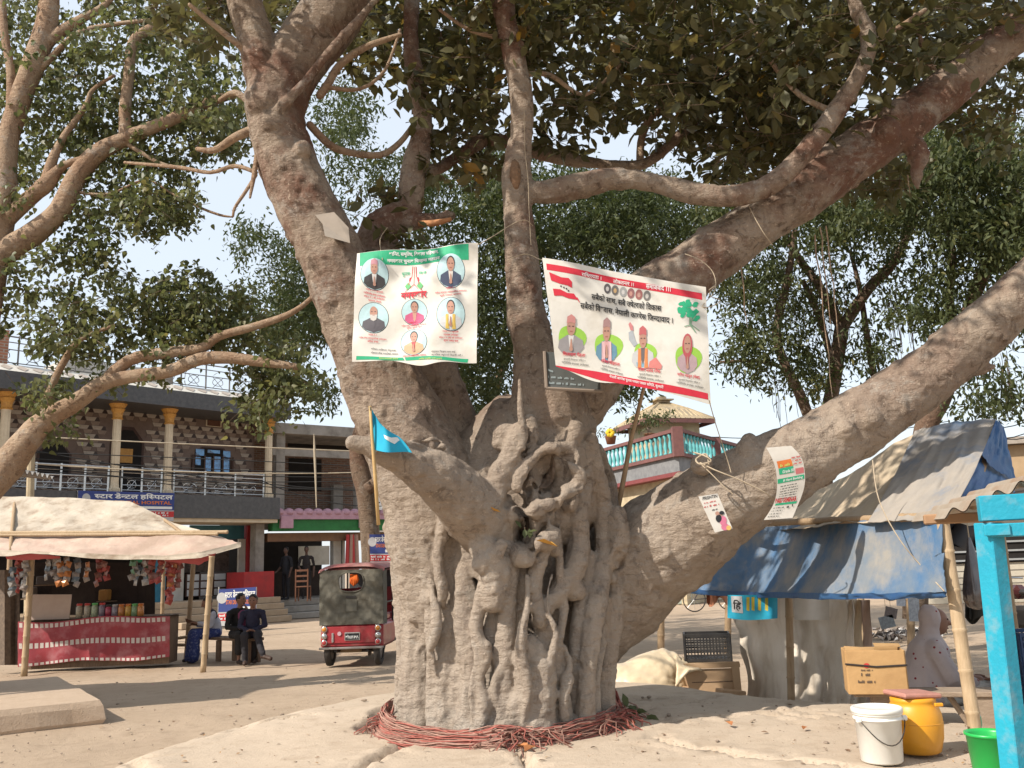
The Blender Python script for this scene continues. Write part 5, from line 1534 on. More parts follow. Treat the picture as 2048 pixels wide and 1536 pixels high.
# --- the red thread wound round the foot of the trunk
mb = MB()
cx_, cy_ = TREE_C.x - .01, TREE_C.y
random.seed(5)
for i in range(380):
    a0 = random.uniform(math.pi * .78, math.pi * 1.05); a1 = a0 + random.uniform(.5, 3.6)
    a1 = min(a1, math.pi * 2.25)
    lay = random.random()
    h0 = PZ - .06 + .13 * lay + random.uniform(-.02, .02)
    r0 = .985 + .09 * (1 - lay) + random.uniform(-.02, .03)
    n_ = max(5, int((a1 - a0) * 9)); ph = random.uniform(0, 6)
    pts = []
    for k_ in range(n_ + 1):
        a = a0 + (a1 - a0) * k_ / n_
        rx, ry = r0 * .92, r0 * .98
        sag = .03 * math.sin(a * 3 + ph) * random.uniform(.6, 1) + .025 * nz(a * 4, i)
        front = max(0, -math.sin(a))
        knot = math.exp(-((a - math.pi * 1.5) / .12) ** 2)
        pts.append(Vector((cx_ + rx * math.cos(a), cy_ + ry * math.sin(a) - .02 * knot, h0 + sag + .05 * knot * lay + .06 * (1 - front) * lay)))
    mb.tube(pts, random.uniform(.0028, .0055), 4, caps=False, mi=random.choice([0, 0, 1, 1, 2]))
for i in range(170):                               # loose ends, thickest right of the knot and at the two sides
    a = random.choice([random.gauss(math.pi * 1.53, .10), random.uniform(math.pi * 1.5, math.pi * 2.05), random.gauss(math.pi * 1.85, .12), random.gauss(math.pi * 1.06, .08)])
    r = random.uniform(.98, 1.05); z = PZ + random.uniform(.02, .12)
    p = Vector((cx_ + r * .94 * math.cos(a), cy_ + r * math.sin(a), z))
    d = Vector((random.uniform(-.2, .25), random.uniform(-.18, .02), 0))
    pts = [p + d * t + Vector((.03 * math.sin(t * 9 + i), .02 * math.cos(t * 7 + i), -.16 * t * t + .05 * t)) for t in (0, .25, .5, .75, 1)]
    for q in pts: q.z = max(q.z, PZ - .075)
    mb.tube(pts, .005, 4, caps=False, mi=random.choice([0, 0, 1, 2]))
for (a, hgt) in ((math.pi * 1.03, .22), (math.pi * 1.96, .26)):      # wads wedged at the sides
    for i in range(60):
        p = Vector((cx_ + (.88 + random.uniform(0, .12)) * math.cos(a), cy_ + .9 * math.sin(a) + random.uniform(-.15, .1), PZ - .04))
        pts = [p + Vector((random.uniform(-.03, .03) - .1 * t * math.cos(a), random.uniform(-.03, .03), hgt * t * random.uniform(.5, 1))) for t in (0, .3, .6, 1)]
        mb.tube(pts, .006, 4, caps=False, mi=random.choice([0, 0, 1]))
o = mb.build('sacred_thread', [M('thread_red', (.34, .11, .085), (.26, .085, .066), 30, .9), M('thread_faded', (.36, .215, .165), (.28, .16, .125), 30, .9), M('thread_brown', (.24, .12, .09), (.17, .09, .07), 30, .9)])
tag(o, 'faded red sacred thread wound many times round the foot of the fig tree', 'thread', kind='stuff')
q = G(982, 1488, PZ - .03)
o = MB().lathe((q.x, q.y, PZ - .06), [(.07, 0), (.085, .03), (.08, .12), (.06, .17), (.02, .19)], 14).build('stone', M('worship_stone', (.30, .24, .19), (.24, .19, .15), 9, .85, .4, 40), smooth=True)
tag(o, 'smooth upright stone leaning in the red thread at the trunk foot', 'stone')

# --- dry leaves lying about
DRY = M('dry_leaf', (.42, .17, .06), (.30, .12, .05), 9, .8)
for i, (px, py, l, lab) in enumerate(((1060, 1504, .12, 'curled orange leaf at the rim of the pit before the knot'), (1046, 1498, .10, 'second orange leaf touching the pit rim by the front crack'), (1260, 1452, .11, 'orange leaf at the right end of the thread'),
                      (1458, 1452, .10, 'curled orange leaf in the middle of the right apron'), (1610, 1461, .07, 'small tan leaf on the apron left of the white bucket'), (985, 1025, .10, 'dry orange leaf caught in the trunk left of the lower hollow'), (1091, 1092, .15, 'yellow leaf lying on the lip of the lower hollow'), (305, 1371, .06, 'pink scrap of wrapper on the shaded ground'))):
    q = G(px, py, PZ + .01) if py > 1400 else (P(px, py, surf(px, -.22)) if py < 1200 else G(px, py, .01))
    R_ = Matrix.Rotation(random.uniform(0, 6), 3, 'Z') if py > 1200 else Matrix.Rotation(RAD(25), 3, 'Y') @ Matrix.Rotation(RAD(-90), 3, 'Z')
    vs = [q + R_ @ Vector((a * l, (b - .5) * l, c * l + .012)) for a, b, c in ((0, 0, .0), (-.26, .3, .22), (.26, .3, .2), (-.26, .65, .25), (.26, .65, .18), (0, 1.05, .12), (0, .45, .04))]
    m_ = DRY if i < 5 else (M('dry_yellow', (.55, .30, .06), (.45, .22, .05), 9, .8) if i < 7 else M('wrapper_pink', (.5, .14, .17), None, 9, .5))
    o = mk('dry_leaf' if i < 7 else 'wrapper', vs, [tuple(int(a) for a in f) for f in LTRI], m_)
    tag(o, lab, 'leaf' if i < 7 else 'litter')
# leaf litter and straw too small to count
nl = 320
LP, LD, LU = [], [], []
rl_ = random.Random(9)
for i in range(nl):
    m_ = i % 4
    if m_ == 0: q = G(rl_.uniform(1230, 2000), rl_.uniform(1400, 1534), PZ); q.z = PZ + .012
    elif m_ == 1: q = G(rl_.uniform(250, 1200), rl_.uniform(1450, 1534), PZ); q.z = PZ + .012
    else: q = G(rl_.uniform(-20, 800), rl_.uniform(1290, 1480), 0); q.z = .015
    if m_ == 1 and not inside(q.xy, apron): q.z = .01
    if inside(q.xy, apron):
        q.z = float(Z[min(len(ay) - 1, max(0, int((q.y - 3.6) / .034))), min(len(ax) - 1, max(0, int((q.x + 4.2) / .034)))]) + .006
    LP.append(q); LD.append((rl_.uniform(-1, 1), rl_.uniform(-1, 1), rl_.uniform(-.1, .25))); LU.append((rl_.uniform(-.4, .4), rl_.uniform(-.4, .4), 1))
o = leaf_mesh('leaf_litter', np.array([list(q) for q in LP]), np.array(LD), np.array(LU), np.array([rl_.choice([.014, .018, .022, .026, .035, .055]) for _ in range(nl)]), np.array([rl_.uniform(0, 1) for _ in range(nl)]), ELLIPTIC, leaf_mat('litter_leaf', (.13, .085, .055), (.25, .15, .085), (.34, .21, .10), .05, .8), None)
tag(o, 'small dry leaves and straw strewn over the ground', kind='stuff')
# small seedlings: by the right foot of the trunk and in the lower hollow
for px, py, dz, nl, sz_, lab, dep in ((1275, 1440, PZ, 12, .11, 'small green seedling on the apron right of the trunk', None), (1050, 1072, None, 7, .07, 'tiny green sprout growing inside the lower hollow', surf(1050, -.13)), (832, 1472, PZ, 10, .05, 'green weeds growing in the front crack of the apron', None)):
    q = G(px, py, dz) if dz else P(px, py, dep)
    t = thing('seedling', lab, 'plant', q)
    pos = np.array([list(q + Vector((random.uniform(-.09, .09) * sz_ * 9, random.uniform(-.05, .03), random.uniform(.02, .10) * sz_ * 9))) for _ in range(nl)])
    leaf_mesh('foliage', pos, RNG.normal(size=(nl, 3)) + np.array([[0, -.3, -.2]]), np.tile([[0, -.6, 1.]], (nl, 1)), np.full(nl, sz_), RNG.uniform(.3, .7, nl), ELLIPTIC, LEAF_C, t)['kind'] = 'stuff'
    MB().tube([q, q + Vector((0, 0, sz_ * .9))], .004, 5).build('stem', BARK_D, t)

# --- printed cloth: helpers for portraits
SKIN_P = ink('skin', (.42, .23, .17)); SKIN_L = ink('skin_pale', (.55, .36, .30)); HAIR_P = ink('hair', (.05, .04, .04))
SKYBLUE = ink('skyblue', (.42, .58, .60)); VINYL = M('vinyl', (.66, .63, .57), (.58, .55, .49), 4, .45, .2, 9, c3=(.52, .48, .41), s3=3)
GRN = ink('green', (.03, .36, .18)); LIME = ink('lime', (.28, .50, .07)); DRED = ink('crimson', (.55, .03, .05)); COATS = {}
def coat(c):
    k_ = str(c)
    if k_ not in COATS: COATS[k_] = ink('coat%d' % len(COATS), c)
    return COATS[k_]
def portrait(S, cv, cx, cy, rx, ry, parent, coat_c, shirt=(.6, .58, .55), cap=None, hair=True, skin=SKIN_P, bg=SKYBLUE, beard=None, fold=True, scarf=None, lim=True, ring=True, veil=None):
    """printed bust: background disc, shoulders, head, cap or hair, joined palms"""
    T = lambda a, b: cv(cx + a * rx, cy + b * ry)
    def pol(pts, mat, nm, lift):
        # keep inside the disc
        out = []
        for a, b in pts:
            if lim:
                l = math.hypot(a, b)
                if l > .985: a, b = a / l * .985, b / l * .985
            out.append(T(a, b))
        return patch_on(S, out, mat, parent, nm, lift, 2)
    if ring: patch_on(S, [T(1.035 * math.cos(t), 1.035 * math.sin(t)) for t in np.linspace(0, 2 * math.pi, 28)[:-1]], BLACK, parent, 'portrait_ring', .0022, 3)
    if bg is not None: patch_on(S, [T(math.cos(t), math.sin(t)) for t in np.linspace(0, 2 * math.pi, 28)[:-1]], bg, parent, 'portrait_ground', .0036, 3)
    pol([(-.22, .0), (.22, .0), (.45, .12), (.72, .25), (.80, .62), (.55, .85), (.0, .99), (-.55, .85), (-.80, .62), (-.72, .25), (-.45, .12)], coat(coat_c), 'printed_coat', .0050)
    pol([(-.17, .02), (.17, .02), (.10, .55), (0, .75), (-.10, .55)], coat(shirt), 'printed_shirt', .0062)
    if scarf:
        pol([(-.34, .04), (-.14, .04), (-.10, .9), (-.36, .9)], coat(scarf), 'printed_scarf', .0068); pol([(.34, .04), (.14, .04), (.10, .9), (.36, .9)], coat(scarf), 'printed_scarf', .0068)
    if veil: pol([(.38 * math.cos(t), -.30 + .56 * math.sin(t)) for t in np.linspace(0, 2 * math.pi, 17)[:-1]], coat(veil), 'printed_veil', .0066)
    if hair and not veil: pol([(.30 * math.cos(t), -.46 + .40 * math.sin(t)) for t in np.linspace(0, 2 * math.pi, 17)[:-1]], HAIR_P, 'printed_hair', .0066)
    pol([(.262 * math.cos(t), -.36 + .40 * math.sin(t)) for t in np.linspace(0, 2 * math.pi, 17)[:-1]], skin, 'printed_face', .0076)
    if beard: pol([(-.26, -.2), (.26, -.2), (.19, .14), (0, .24), (-.19, .14)], coat(beard), 'printed_beard', .0082)
    for sx_ in (-.11, .11): pol([(sx_ - .06, -.425), (sx_ + .06, -.425), (sx_ + .05, -.385), (sx_ - .05, -.385)], HAIR_P, 'printed_eye', .0088)
    pol([(-.09, -.18), (.09, -.18), (.06, -.145), (-.06, -.145)], coat((.32, .10, .08)), 'printed_mouth', .0088)
    if cap: pol([(-.27, -.54), (-.23, -.86), (.02, -.98), (.25, -.84), (.27, -.54), (0, -.60)], coat(cap), 'printed_cap', .0088)
    if fold:
        pol([(-.11, .72), (-.03, .22), (.0, .16), (.03, .22), (.11, .72), (0, .78)], skin, 'printed_palms', .0092)

# --- banner with the green head
def z4(x, y): return (680 + x / 5.12, 460 + y / 5.12)
q = P(830, 610, 6.42)
B1 = Plane(q, (-.06, -1, .10), lambda x, y: .016 * math.sin((x - 700) * .034 + (y - 500) * .012) + .010 * math.sin((x + y) * .05) + (.035 * max(0, (y - 690) / 40) * math.sin((x - 720) * .05)))
bn = thing('green_banner', 'white election banner with green head strip and six oval portraits tied to the left limb', 'banner', B1.hit(*z4(750, 1340)))
mb = MB()
def b1s(u, v):
    t = (175 + 1240 * u, 240 - 100 * u); b = (122 + 1273 * u, 1346 + 4 * u + 46 * math.exp(-((u - .58) / .13) ** 2) - 18 * math.exp(-((u - .3) / .1) ** 2))
    return B1.hit(*z4(t[0] + (b[0] - t[0]) * v, t[1] + (b[1] - t[1]) * v))
mb.sheet(b1s, 40, 36, th=.0015)
mb.build('cloth', VINYL, bn, smooth=True)
band_on(B1, z4(205, 240), z4(1320, 156), z4(1320, 312), z4(205, 378), GRN, bn, 'green_head', n=24, m=5)
band_on(B1, z4(170, 1293), z4(640, 1300), z4(660, 1330), z4(165, 1330), GRN, bn, 'green_foot', n=14, m=2)
band_on(B1, z4(660, 1300), z4(1310, 1310), z4(1300, 1345), z4(670, 1332), GRN, bn, 'green_foot', n=18, m=2)
T1 = lambda s, x0, y0, x1, y1, h, m, b=.02: text_on(B1, s, z4(x0, y0), z4(x1, y1), h / 5.12, m, bn, bold=b, lift=.0075)
T1('शान्ति, समृद्धि, विकास पहिचान,', 508, 288, 1008, 248, 56, WHITE, .03)
T1('नमस्कार चुनाव चिन्हमा मतदान', 488, 354, 1024, 320, 56, WHITE, .03)
T1('चुनाव', 630, 472, 712, 465, 44, GRN); T1('चिन्ह', 806, 462, 886, 452, 44, GRN)
T1('नमस्कार', 622, 708, 890, 694, 66, DRED, .035)
for i, (x0, y0, x1, y1, s) in enumerate(((272, 628, 440, 650, 'प्रदेश नं १ सुनसरी'), (250, 660, 460, 690, 'प्रतिनिधि सभा उम्मेदवार'), (252, 694, 455, 718, 'क्षेत्र नं १ को उम्मेदवार'), (290, 730, 420, 750, 'कुलराज चौधरी'),
        (1085, 612, 1182, 604, 'प्रदेश नं. १'), (975, 662, 1300, 640, 'प्रदेश सभाका समानुपातिक उम्मेदवार'), (1024, 690, 1246, 674, 'भूमी प्रसाद आचार्य'),
        (295, 1086, 380, 1088, 'प्रदेश नं १'), (200, 1120, 472, 1130, 'प्रदेश सभा समानुपातिक उम्मेदवार'), (285, 1152, 392, 1154, 'अंजिल अन्सा'),
        (700, 960, 790, 950, 'प्रदेश नं १'), (628, 990, 888, 978, 'प्रदेश सभा समानुपातिक उम्मेदवार'), (682, 1012, 840, 1002, 'सुनिता कुमारी मेहता'),
        (1055, 1062, 1215, 1058, 'प्रदेश नं १ सुनसरी'), (1065, 1092, 1212, 1088, 'प्रत्यक्ष उम्मेदवार'), (1020, 1124, 1252, 1116, 'क्षेत्र नं १ (ख) को उम्मेदवार'), (1065, 1154, 1210, 1150, 'कृष्ण प्रसाद साह'), (640, 1302, 888, 1304, 'प्रदेश सभा समानुपातिक उम्मेदवार'))):
    T1(s, x0, y0, x1, y1, 24, DRED, .012)
for x0, y0, x1, y1, s in ((320, 1232, 570, 1240, 'परिचय साहिदका नेतृत्वका'), (318, 1270, 590, 1276, 'लोकतान्त्रीक पद्धतिको, सम्मान'), (942, 1272, 1180, 1258, 'नमस्कार चिन्हमा छाप लाई'), (942, 1306, 1250, 1290, 'अत्यधिक बहुमतले विजयी गरौं ।')):
    T1(s, x0, y0, x1, y1, 26, BLACK, .006)
T1('नेपाल समावादी समाज', 398, 1322, 590, 1322, 20, ink('foot_yellow', (.55, .55, .12)), .01)
T1('नागरिक उन्मुक्ति पार्टी सुनसरी', 810, 1338, 1050, 1340, 20, ink('foot_yellow', (.55, .55, .12)), .01)
# the joined-hands emblem
for sg in (-1, 1):
    cxh = 757
    patch_on(B1, [z4(cxh, 366), z4(cxh + sg * 16, 362), z4(cxh + sg * 22, 460), z4(cxh + sg * 46, 540), z4(cxh + sg * 30, 575), z4(cxh + sg * 2, 555)], coat((.68, .52, .46)), bn, 'emblem_palm', .005, 2)
    patch_on(B1, [z4(cxh + sg * 30, 575), z4(cxh + sg * 62, 530), z4(cxh + sg * 95, 570), z4(cxh + sg * 70, 615)], ink('cuff', (.12, .42, .16)), bn, 'emblem_cuff', .0058)
    for a, b, w_ in (((0, 366), (0, 555), 2), ((16, 362), (24, 470), 3), ((24, 470), (60, 560), 3), ((0, 555), (40, 600), 3), ((70, 600), (90, 636), 3), ((40, 480), (46, 520), 8)):
        patch_on(B1, [z4(cxh + sg * (a[0] - w_), a[1]), z4(cxh + sg * (a[0] + w_), a[1]), z4(cxh + sg * (b[0] + w_), b[1]), z4(cxh + sg * (b[0] - w_), b[1])], DRED, bn, 'emblem_line', .0066)
portrait(B1, z4, 358, 460, 137, 158, bn, (.055, .05, .05), cap=(.45, .22, .25), hair=False)
portrait(B1, z4, 1137, 425, 140, 172, bn, (.06, .075, .12), shirt=(.60, .55, .5))
portrait(B1, z4, 345, 900, 150, 155, bn, (.10, .09, .10), shirt=(.10, .09, .10), hair=False, beard=(.5, .47, .43), fold=False)
portrait(B1, z4, 762, 840, 130, 130, bn, (.50, .10, .20), shirt=(.48, .26, .20), fold=False)
portrait(B1, z4, 1137, 868, 142, 170, bn, (.52, .52, .52), shirt=(.62, .62, .62), scarf=(.60, .42, .10))
portrait(B1, z4, 757, 1150, 137, 134, bn, (.55, .36, .22), shirt=(.5, .07, .08), skin=SKIN_P)

# --- banner with red bands
def z5(x, y): return (1070 + x / 4.519, 490 + y / 4.519)
q = P(1255, 660, 6.35)
B2 = Plane(q, (.10, -1, .06), lambda x, y: .012 * math.sin((x - 1080) * .021 + (y - 500) * .01) + .006 * math.sin((x - y) * .045) - .02 * max(0, (1180 - x) / 90) * max(0, (y - 640) / 90))
bn = thing('red_banner', 'white election banner with red bands and a green tree emblem hung from the right limb', 'banner', B2.hit(*z5(900, 1320)))
mb = MB()
def b2s(u, v):
    t = (65 + 1475 * u, 118 + 267 * u)
    b = (190 + 1402 * u, 1078 + 366 * u + 60 * math.exp(-((u - .25) / .16) ** 2))
    return B2.hit(*z5(t[0] + (b[0] - t[0]) * v, t[1] + (b[1] - t[1]) * v))
mb.sheet(b2s, 44, 30, th=.0015)
mb.build('cloth', VINYL, bn, smooth=True)
band_on(B2, z5(100, 172), z5(1505, 440), z5(1508, 500), z5(106, 228), DRED, bn, 'red_head', n=24, m=3)
band_on(B2, z5(188, 1082), z5(560, 1142), z5(590, 1222), z5(196, 1092), DRED, bn, 'red_foot', n=10, m=2)
band_on(B2, z5(560, 1142), z5(1563, 1340), z5(1566, 1398), z5(590, 1222), DRED, bn, 'red_foot', n=18, m=2)
T2 = lambda s, x0, y0, x1, y1, h, m, b=.015: text_on(B2, s, z5(x0, y0), z5(x1, y1), h / 4.519, m, bn, bold=b, lift=.0075)
T2('राष्ट्रियता ।', 418, 290, 598, 318, 44, WHITE); T2('लोकतन्त्र ।।', 708, 342, 894, 372, 44, WHITE); T2('समाजवाद ।।।', 1002, 396, 1222, 430, 44, WHITE)
T2('सबैको साथ, सबै क्षेत्रको विकास', 508, 506, 1140, 612, 76, BLACK, .02)
T2('सबैको विश्वास, नेपाली काग्रेस जिन्दावाद ।', 408, 584, 1240, 724, 76, BLACK, .02)
for s, x0, y0, x1, y1 in (('सिताराम मेहता', 250, 1002, 455, 1018), ('राजिव कोईराला', 598, 1062, 768, 1098), ('संजय प्रसाद श्रेष्ठ', 930, 1140, 1128, 1168), ('फरिदा खातुन (लेखा)', 1278, 1196, 1490, 1222)):
    T2(s, x0, y0, x1, y1, 42, DRED, .015)
    w_ = x1 - x0
    T2('सुनसरी निर्वाचन क्षेत्र १', x0 + .05 * w_, y0 + 38, x1, y1 + 40, 24, BLACK, .0); T2('प्रतिनिधि सभाका उम्मेदवार', x0 - .03 * w_, y0 + 64, x1 + .15 * w_, y1 + 82, 24, BLACK, .0)
T2('नेपाली कांग्रेस चुनाव प्रचार प्रसार समिति, सुनसरी', 672, 1208, 1155, 1312, 40, WHITE)
# waving flag
for (y0, y1) in ((0, 70), (140, 205)):
    patch_on(B2, [z5(125, 250 + y0), z5(180, 275 + y0), z5(235, 300 + y0), z5(300, 308 + y0), z5(330, 340 + y0), z5(332, 395 + y0), z5(290, 372 + y0), z5(220, 355 + y0), z5(145, 325 + y0)] if y0 == 0 else
             [z5(160, 398), z5(225, 405), z5(290, 438), z5(350, 445), z5(385, 500), z5(300, 486), z5(240, 462), z5(172, 462)], DRED, bn, 'flag_stripe', .0045, 2)
patch_on(B2, [z5(372, 480), z5(380, 476), z5(404, 522), z5(398, 524)], DRED, bn, 'flag_staff', .005)
for x, y in ((232, 378), (258, 390), (282, 402), (300, 420)): patch_on(B2, [z5(x + 7 * math.cos(t), y + 8 * math.sin(t)) for t in np.linspace(0, 6.28, 9)[:-1]], BLACK, bn, 'star', .005)
# little heads in a row
for i, x in enumerate((655, 726, 800, 870, 942, 1013)):
    y = 392 + i * 13
    patch_on(B2, [z5(x + 32 * math.cos(t), y + 46 * math.sin(t)) for t in np.linspace(0, 6.28, 17)[:-1]], coat([(.10, .09, .09), (.14, .13, .12), (.30, .30, .29), (.26, .12, .12), (.30, .12, .11), (.17, .16, .15)][i]), bn, 'small_portrait', .0045, 2)
    patch_on(B2, [z5(x + 15 * math.cos(t), y + 4 + 22 * math.sin(t)) for t in np.linspace(0, 6.28, 13)[:-1]], coat([(.45, .42, .4), (.45, .30, .15), (.5, .48, .46), (.45, .24, .2), (.45, .26, .22), (.46, .43, .4)][i]), bn, 'small_face', .0055)
# tree emblem
for i in range(34):
    a, r = random.uniform(0, 6.28), math.sqrt(random.random())
    x, y = 1395 + 100 * r * math.cos(a), 600 + 88 * r * math.sin(a) + 10 * math.cos(a)
    patch_on(B2, [z5(x + random.uniform(16, 30) * math.cos(t), y + random.uniform(14, 26) * math.sin(t)) for t in np.linspace(0, 6.28, 9)[:-1]], GRN, bn, 'emblem_leaf', .0045 + .0002 * (i % 5))
for pts in ([(1388, 660), (1412, 664), (1408, 740), (1386, 738)], [(1386, 730), (1400, 736), (1345, 748), (1340, 740)], [(1390, 735), (1408, 735), (1450, 800), (1440, 800)], [(1400, 730), (1410, 728), (1480, 780), (1478, 788)], [(1404, 690), (1440, 650), (1448, 656), (1408, 704)]):
    patch_on(B2, [z5(*p) for p in pts], ink('emblem_trunk', (.18, .30, .20)), bn, 'emblem_trunk', .006)
def shield(cx, cy, rx, ry):
    patch_on(B2, [z5(cx + rx * (math.cos(t) + .12 * math.cos(2 * t)), cy + ry * math.sin(t) * (1 + .15 * math.sin(t))) for t in np.linspace(0, 6.28, 25)[:-1]], LIME, bn, 'green_shield', .0034, 3)
shield(325, 840, 128, 125); shield(655, 905, 128, 125); shield(985, 980, 100, 110); shield(1372, 1020, 122, 125)
portrait(B2, z5, 325, 815, 150, 190, bn, (.28, .26, .26), cap=(.5, .22, .2), hair=False, bg=None, ring=False)
portrait(B2, z5, 648, 860, 125, 210, bn, (.13, .25, .33), shirt=(.58, .32, .32), cap=(.33, .2, .19), hair=False, bg=None, ring=False, scarf=(.62, .40, .40))
portrait(B2, z5, 972, 930, 125, 205, bn, (.48, .48, .48), shirt=(.14, .12, .12), cap=(.45, .12, .12), hair=False, bg=None, ring=False, scarf=(.60, .22, .08), fold=False)
patch_on(B2, [z5(845, 790), z5(880, 770), z5(905, 860), z5(925, 900), z5(890, 920), z5(850, 860)], coat((.36, .38, .40)), bn, 'raised_sleeve', .0052, 2)
patch_on(B2, [z5(845, 715), z5(860, 695), z5(885, 730), z5(888, 775), z5(862, 770)], coat((.52, .2, .2)), bn, 'raised_hand', .0056, 2)
patch_on(B2, [z5(1030, 1060), z5(1085, 1020), z5(1140, 1095), z5(1135, 1130), z5(1020, 1115)], coat((.58, .2, .18)), bn, 'printed_flowers', .0056, 2)
patch_on(B2, [z5(915, 1060), z5(1010, 1070), z5(1020, 1110), z5(920, 1098)], coat((.2, .36, .45)), bn, 'printed_cloth', .0056, 2)
portrait(B2, z5, 1372, 975, 120, 195, bn, (.42, .30, .31), shirt=(.4, .1, .12), hair=False, bg=None, ring=False, veil=(.42, .09, .10))
# cords at the banner corners and round the stems
def cord(name, lab, px, r=.0035, d=None):
    pts = [P(a, b, c) for a, b, c in smooth_path(px, 5)]
    o = MB().tube(pts, r, 5).build(name, ROPE)
    return tag(o, lab, 'cord')
cord('cord', 'thin cord from the red banner corner to the dangling pole', [(1418, 800, 6.35), (1432, 850, 6.5), (1455, 920, 6.6), (1462, 945, 6.6)])
cord('cord', 'cord tying the green banner to the middle stem', [(955, 490, 6.42), (990, 470, 6.55), (1025, 448, 6.62), (1050, 440, 6.62), (1066, 452, 6.7)])
cord('cord', 'cord from the upper left limb over the green banner', [(765, 520, 6.4), (760, 480, 6.9), (775, 455, 6.95)])
cord('cord', 'looped wire tangle at the top right corner of the red banner', [(1418, 580, 6.35), (1432, 570, 6.5), (1418, 590, 6.45), (1440, 600, 6.5), (1425, 612, 6.45), (1405, 612, 6.4), (1430, 580, 6.5), (1426, 545, 6.6), (1400, 520, 6.62), (1370, 508, 6.7)])
cord('cord', 'cord looped round the middle stem beside the red banner corner', [(1086, 520, 6.4), (1078, 518, 6.62), (1050, 508, 6.62), (1015, 520, 6.66)])
cord('cord', 'cord stretched across the lower right limb', [(1400, 925, 6.55), (1430, 940, 6.45), (1480, 960, 6.42), (1530, 985, 6.42), (1548, 1000, 6.5)], .005)
cord('cord', 'short loose cord end hanging on the lower right limb', [(1402, 928, 6.55), (1425, 950, 6.48), (1450, 975, 6.46), (1466, 988, 6.45)], .004)
cord('cord', 'knotted rope round the stump on the lower right limb', [(1388, 905, 6.6), (1410, 912, 6.5), (1422, 922, 6.48), (1400, 928, 6.5), (1392, 918, 6.55), (1412, 908, 6.52), (1418, 930, 6.5)], .006)
cord('cord', 'green string running down the middle stem', [(1048, 215, 6.6), (1050, 300, 6.62), (1056, 360, 6.62), (1058, 420, 6.66), (1062, 490, 6.7)], .003)
cord('cord', 'string looped round the upper right limb', [(1498, 412, 6.72), (1512, 440, 6.66), (1530, 470, 6.66), (1545, 490, 6.75)], .004)
# --- black slate behind the red banner
SL = Plane(P(1150, 745, 6.50), (.02, -1, .05))
t = thing('slate_board', 'dark slate board in a grey wooden frame, half hidden by the red banner', 'board', SL.hit(1148, 782))
MB().poly([SL.hit(1089, 703), SL.hit(1198, 712), SL.hit(1205, 782), SL.hit(1093, 776)], SL.n * -.02).build('slate', M('slate', (.10, .105, .10), (.075, .08, .075), 6, .7, c3=(.16, .18, .17)), t)
FR = M('grey_frame', (.24, .19, .15), None, 6, .9)
for a, b in (((1089, 703), (1093, 776)), ((1092, 777), (1205, 783)), ((1198, 712), (1205, 782))):
    MB().tube([SL.hit(*a, .005), SL.hit(*b, .005)], .013, 6).build('frame', FR, t)
CHALK = ink('chalk', (.30, .36, .37))
for i, (x0, x1, y) in enumerate(((1096, 1108, 742), (1096, 1150, 756), (1098, 1170, 768))): line_on(SL, (x0, y), (x1, y + 4), 5, CHALK, t, .005, i)

# --- little blue flag on a bamboo stick, tied to the cut limb
CY = M('cyan_flag', (.02, .34, .50), (.02, .28, .44), 8, .8)
t = thing('party_flag', 'small cyan flag on a bamboo stick tied to the sawn off left limb', 'flag', P(757, 1048, 5.9))
MB().tube([P(757, 1050, 5.9), P(750, 950, 5.9), P(744, 870, 5.9), P(740, 812, 5.9)], [.012, .012, .011, .009], 8).build('stick', M('bamboo', (.50, .33, .14), (.40, .26, .11), 10, .6), t, True)
mb = MB()
def flag(u, v):
    # hoist at the stick, three folds
    tl, bl, tip_ = (739, 812), (745, 898), (824, 908)
    x = tl[0] + (bl[0] - tl[0]) * v; y = tl[1] + (bl[1] - tl[1]) * v
    ex = 774 + 50 * v; ey = 868 + 40 * v - 12 * math.sin(v * math.pi)
    return P(x + (ex - x) * u, y + (ey - y) * u + 3 * math.sin(u * 5) * v, 5.9 + .05 * math.sin(u * 7 + v * 2) - .02)
mb.sheet(flag, 18, 14, th=.0015)
mb.build('cloth', CY, t, True)
def flag_s(u, v):
    q = flag(.32 + .5 * u, .40 + .42 * v)
    return q + Vector((0, -.004, 0))
mb = MB(); mb.sheet(lambda u, v: flag(.42 + .46 * u, .62 + .18 * v * (1 - .4 * abs(2 * u - 1)) + .08 * u * 0 - .06 * abs(2 * u - 1)) + Vector((0, -.006, 0)), 10, 4)
mb.build('flag_disc', WHITE, t, True)

# --- papers stuck on the lower right limb
PAPER = M('poster_paper', (.60, .56, .50), (.52, .48, .42), 6, .7)
PL = Plane(P(1432, 1028, 6.46), (.22, -1, .28))
t = thing('small_poster', 'small white flyer with a couple in pink pasted on the lower right limb', 'poster', PL.hit(1432, 1064))
MB().poly([PL.hit(1397, 993), PL.hit(1435, 987), PL.hit(1465, 1057), PL.hit(1430, 1065)], PL.n * -.002).build('paper', PAPER, t)
TP = lambda s, a, b, h, m: text_on(PL, s, a, b, h, m, t, bold=.012, lift=.003)
TP('PRISHTIN', (1405, 1001), (1434, 995), 7, BLACK); line_on(PL, (1408, 1008), (1432, 1003), 3, RED, t, .003, 3); line_on(PL, (1408, 1016), (1438, 1010), 4, RED, t, .003, 4); line_on(PL, (1424, 1022), (1436, 1019), 3, BLACK, t, .003, 5)
for (x, y, rx, ry, m_) in ((1434, 1027, 4, 4, SKIN_P), (1441, 1029, 4, 4, SKIN_P), (1443, 1026, 5, 4, BLACK), (1437, 1037, 6, 8, BLACK), (1446, 1042, 7, 10, ink('pinkdress', (.55, .16, .24))), (1450, 1054, 8, 7, ink('pinkdress', (.55, .16, .24))), (1457, 1056, 5, 5, ink('yellowdress', (.6, .38, .12)))):
    patch_on(PL, ell(x, y, rx, ry, 12), m_, t, 'printed_figure', .003 + .0005 * (x % 5))
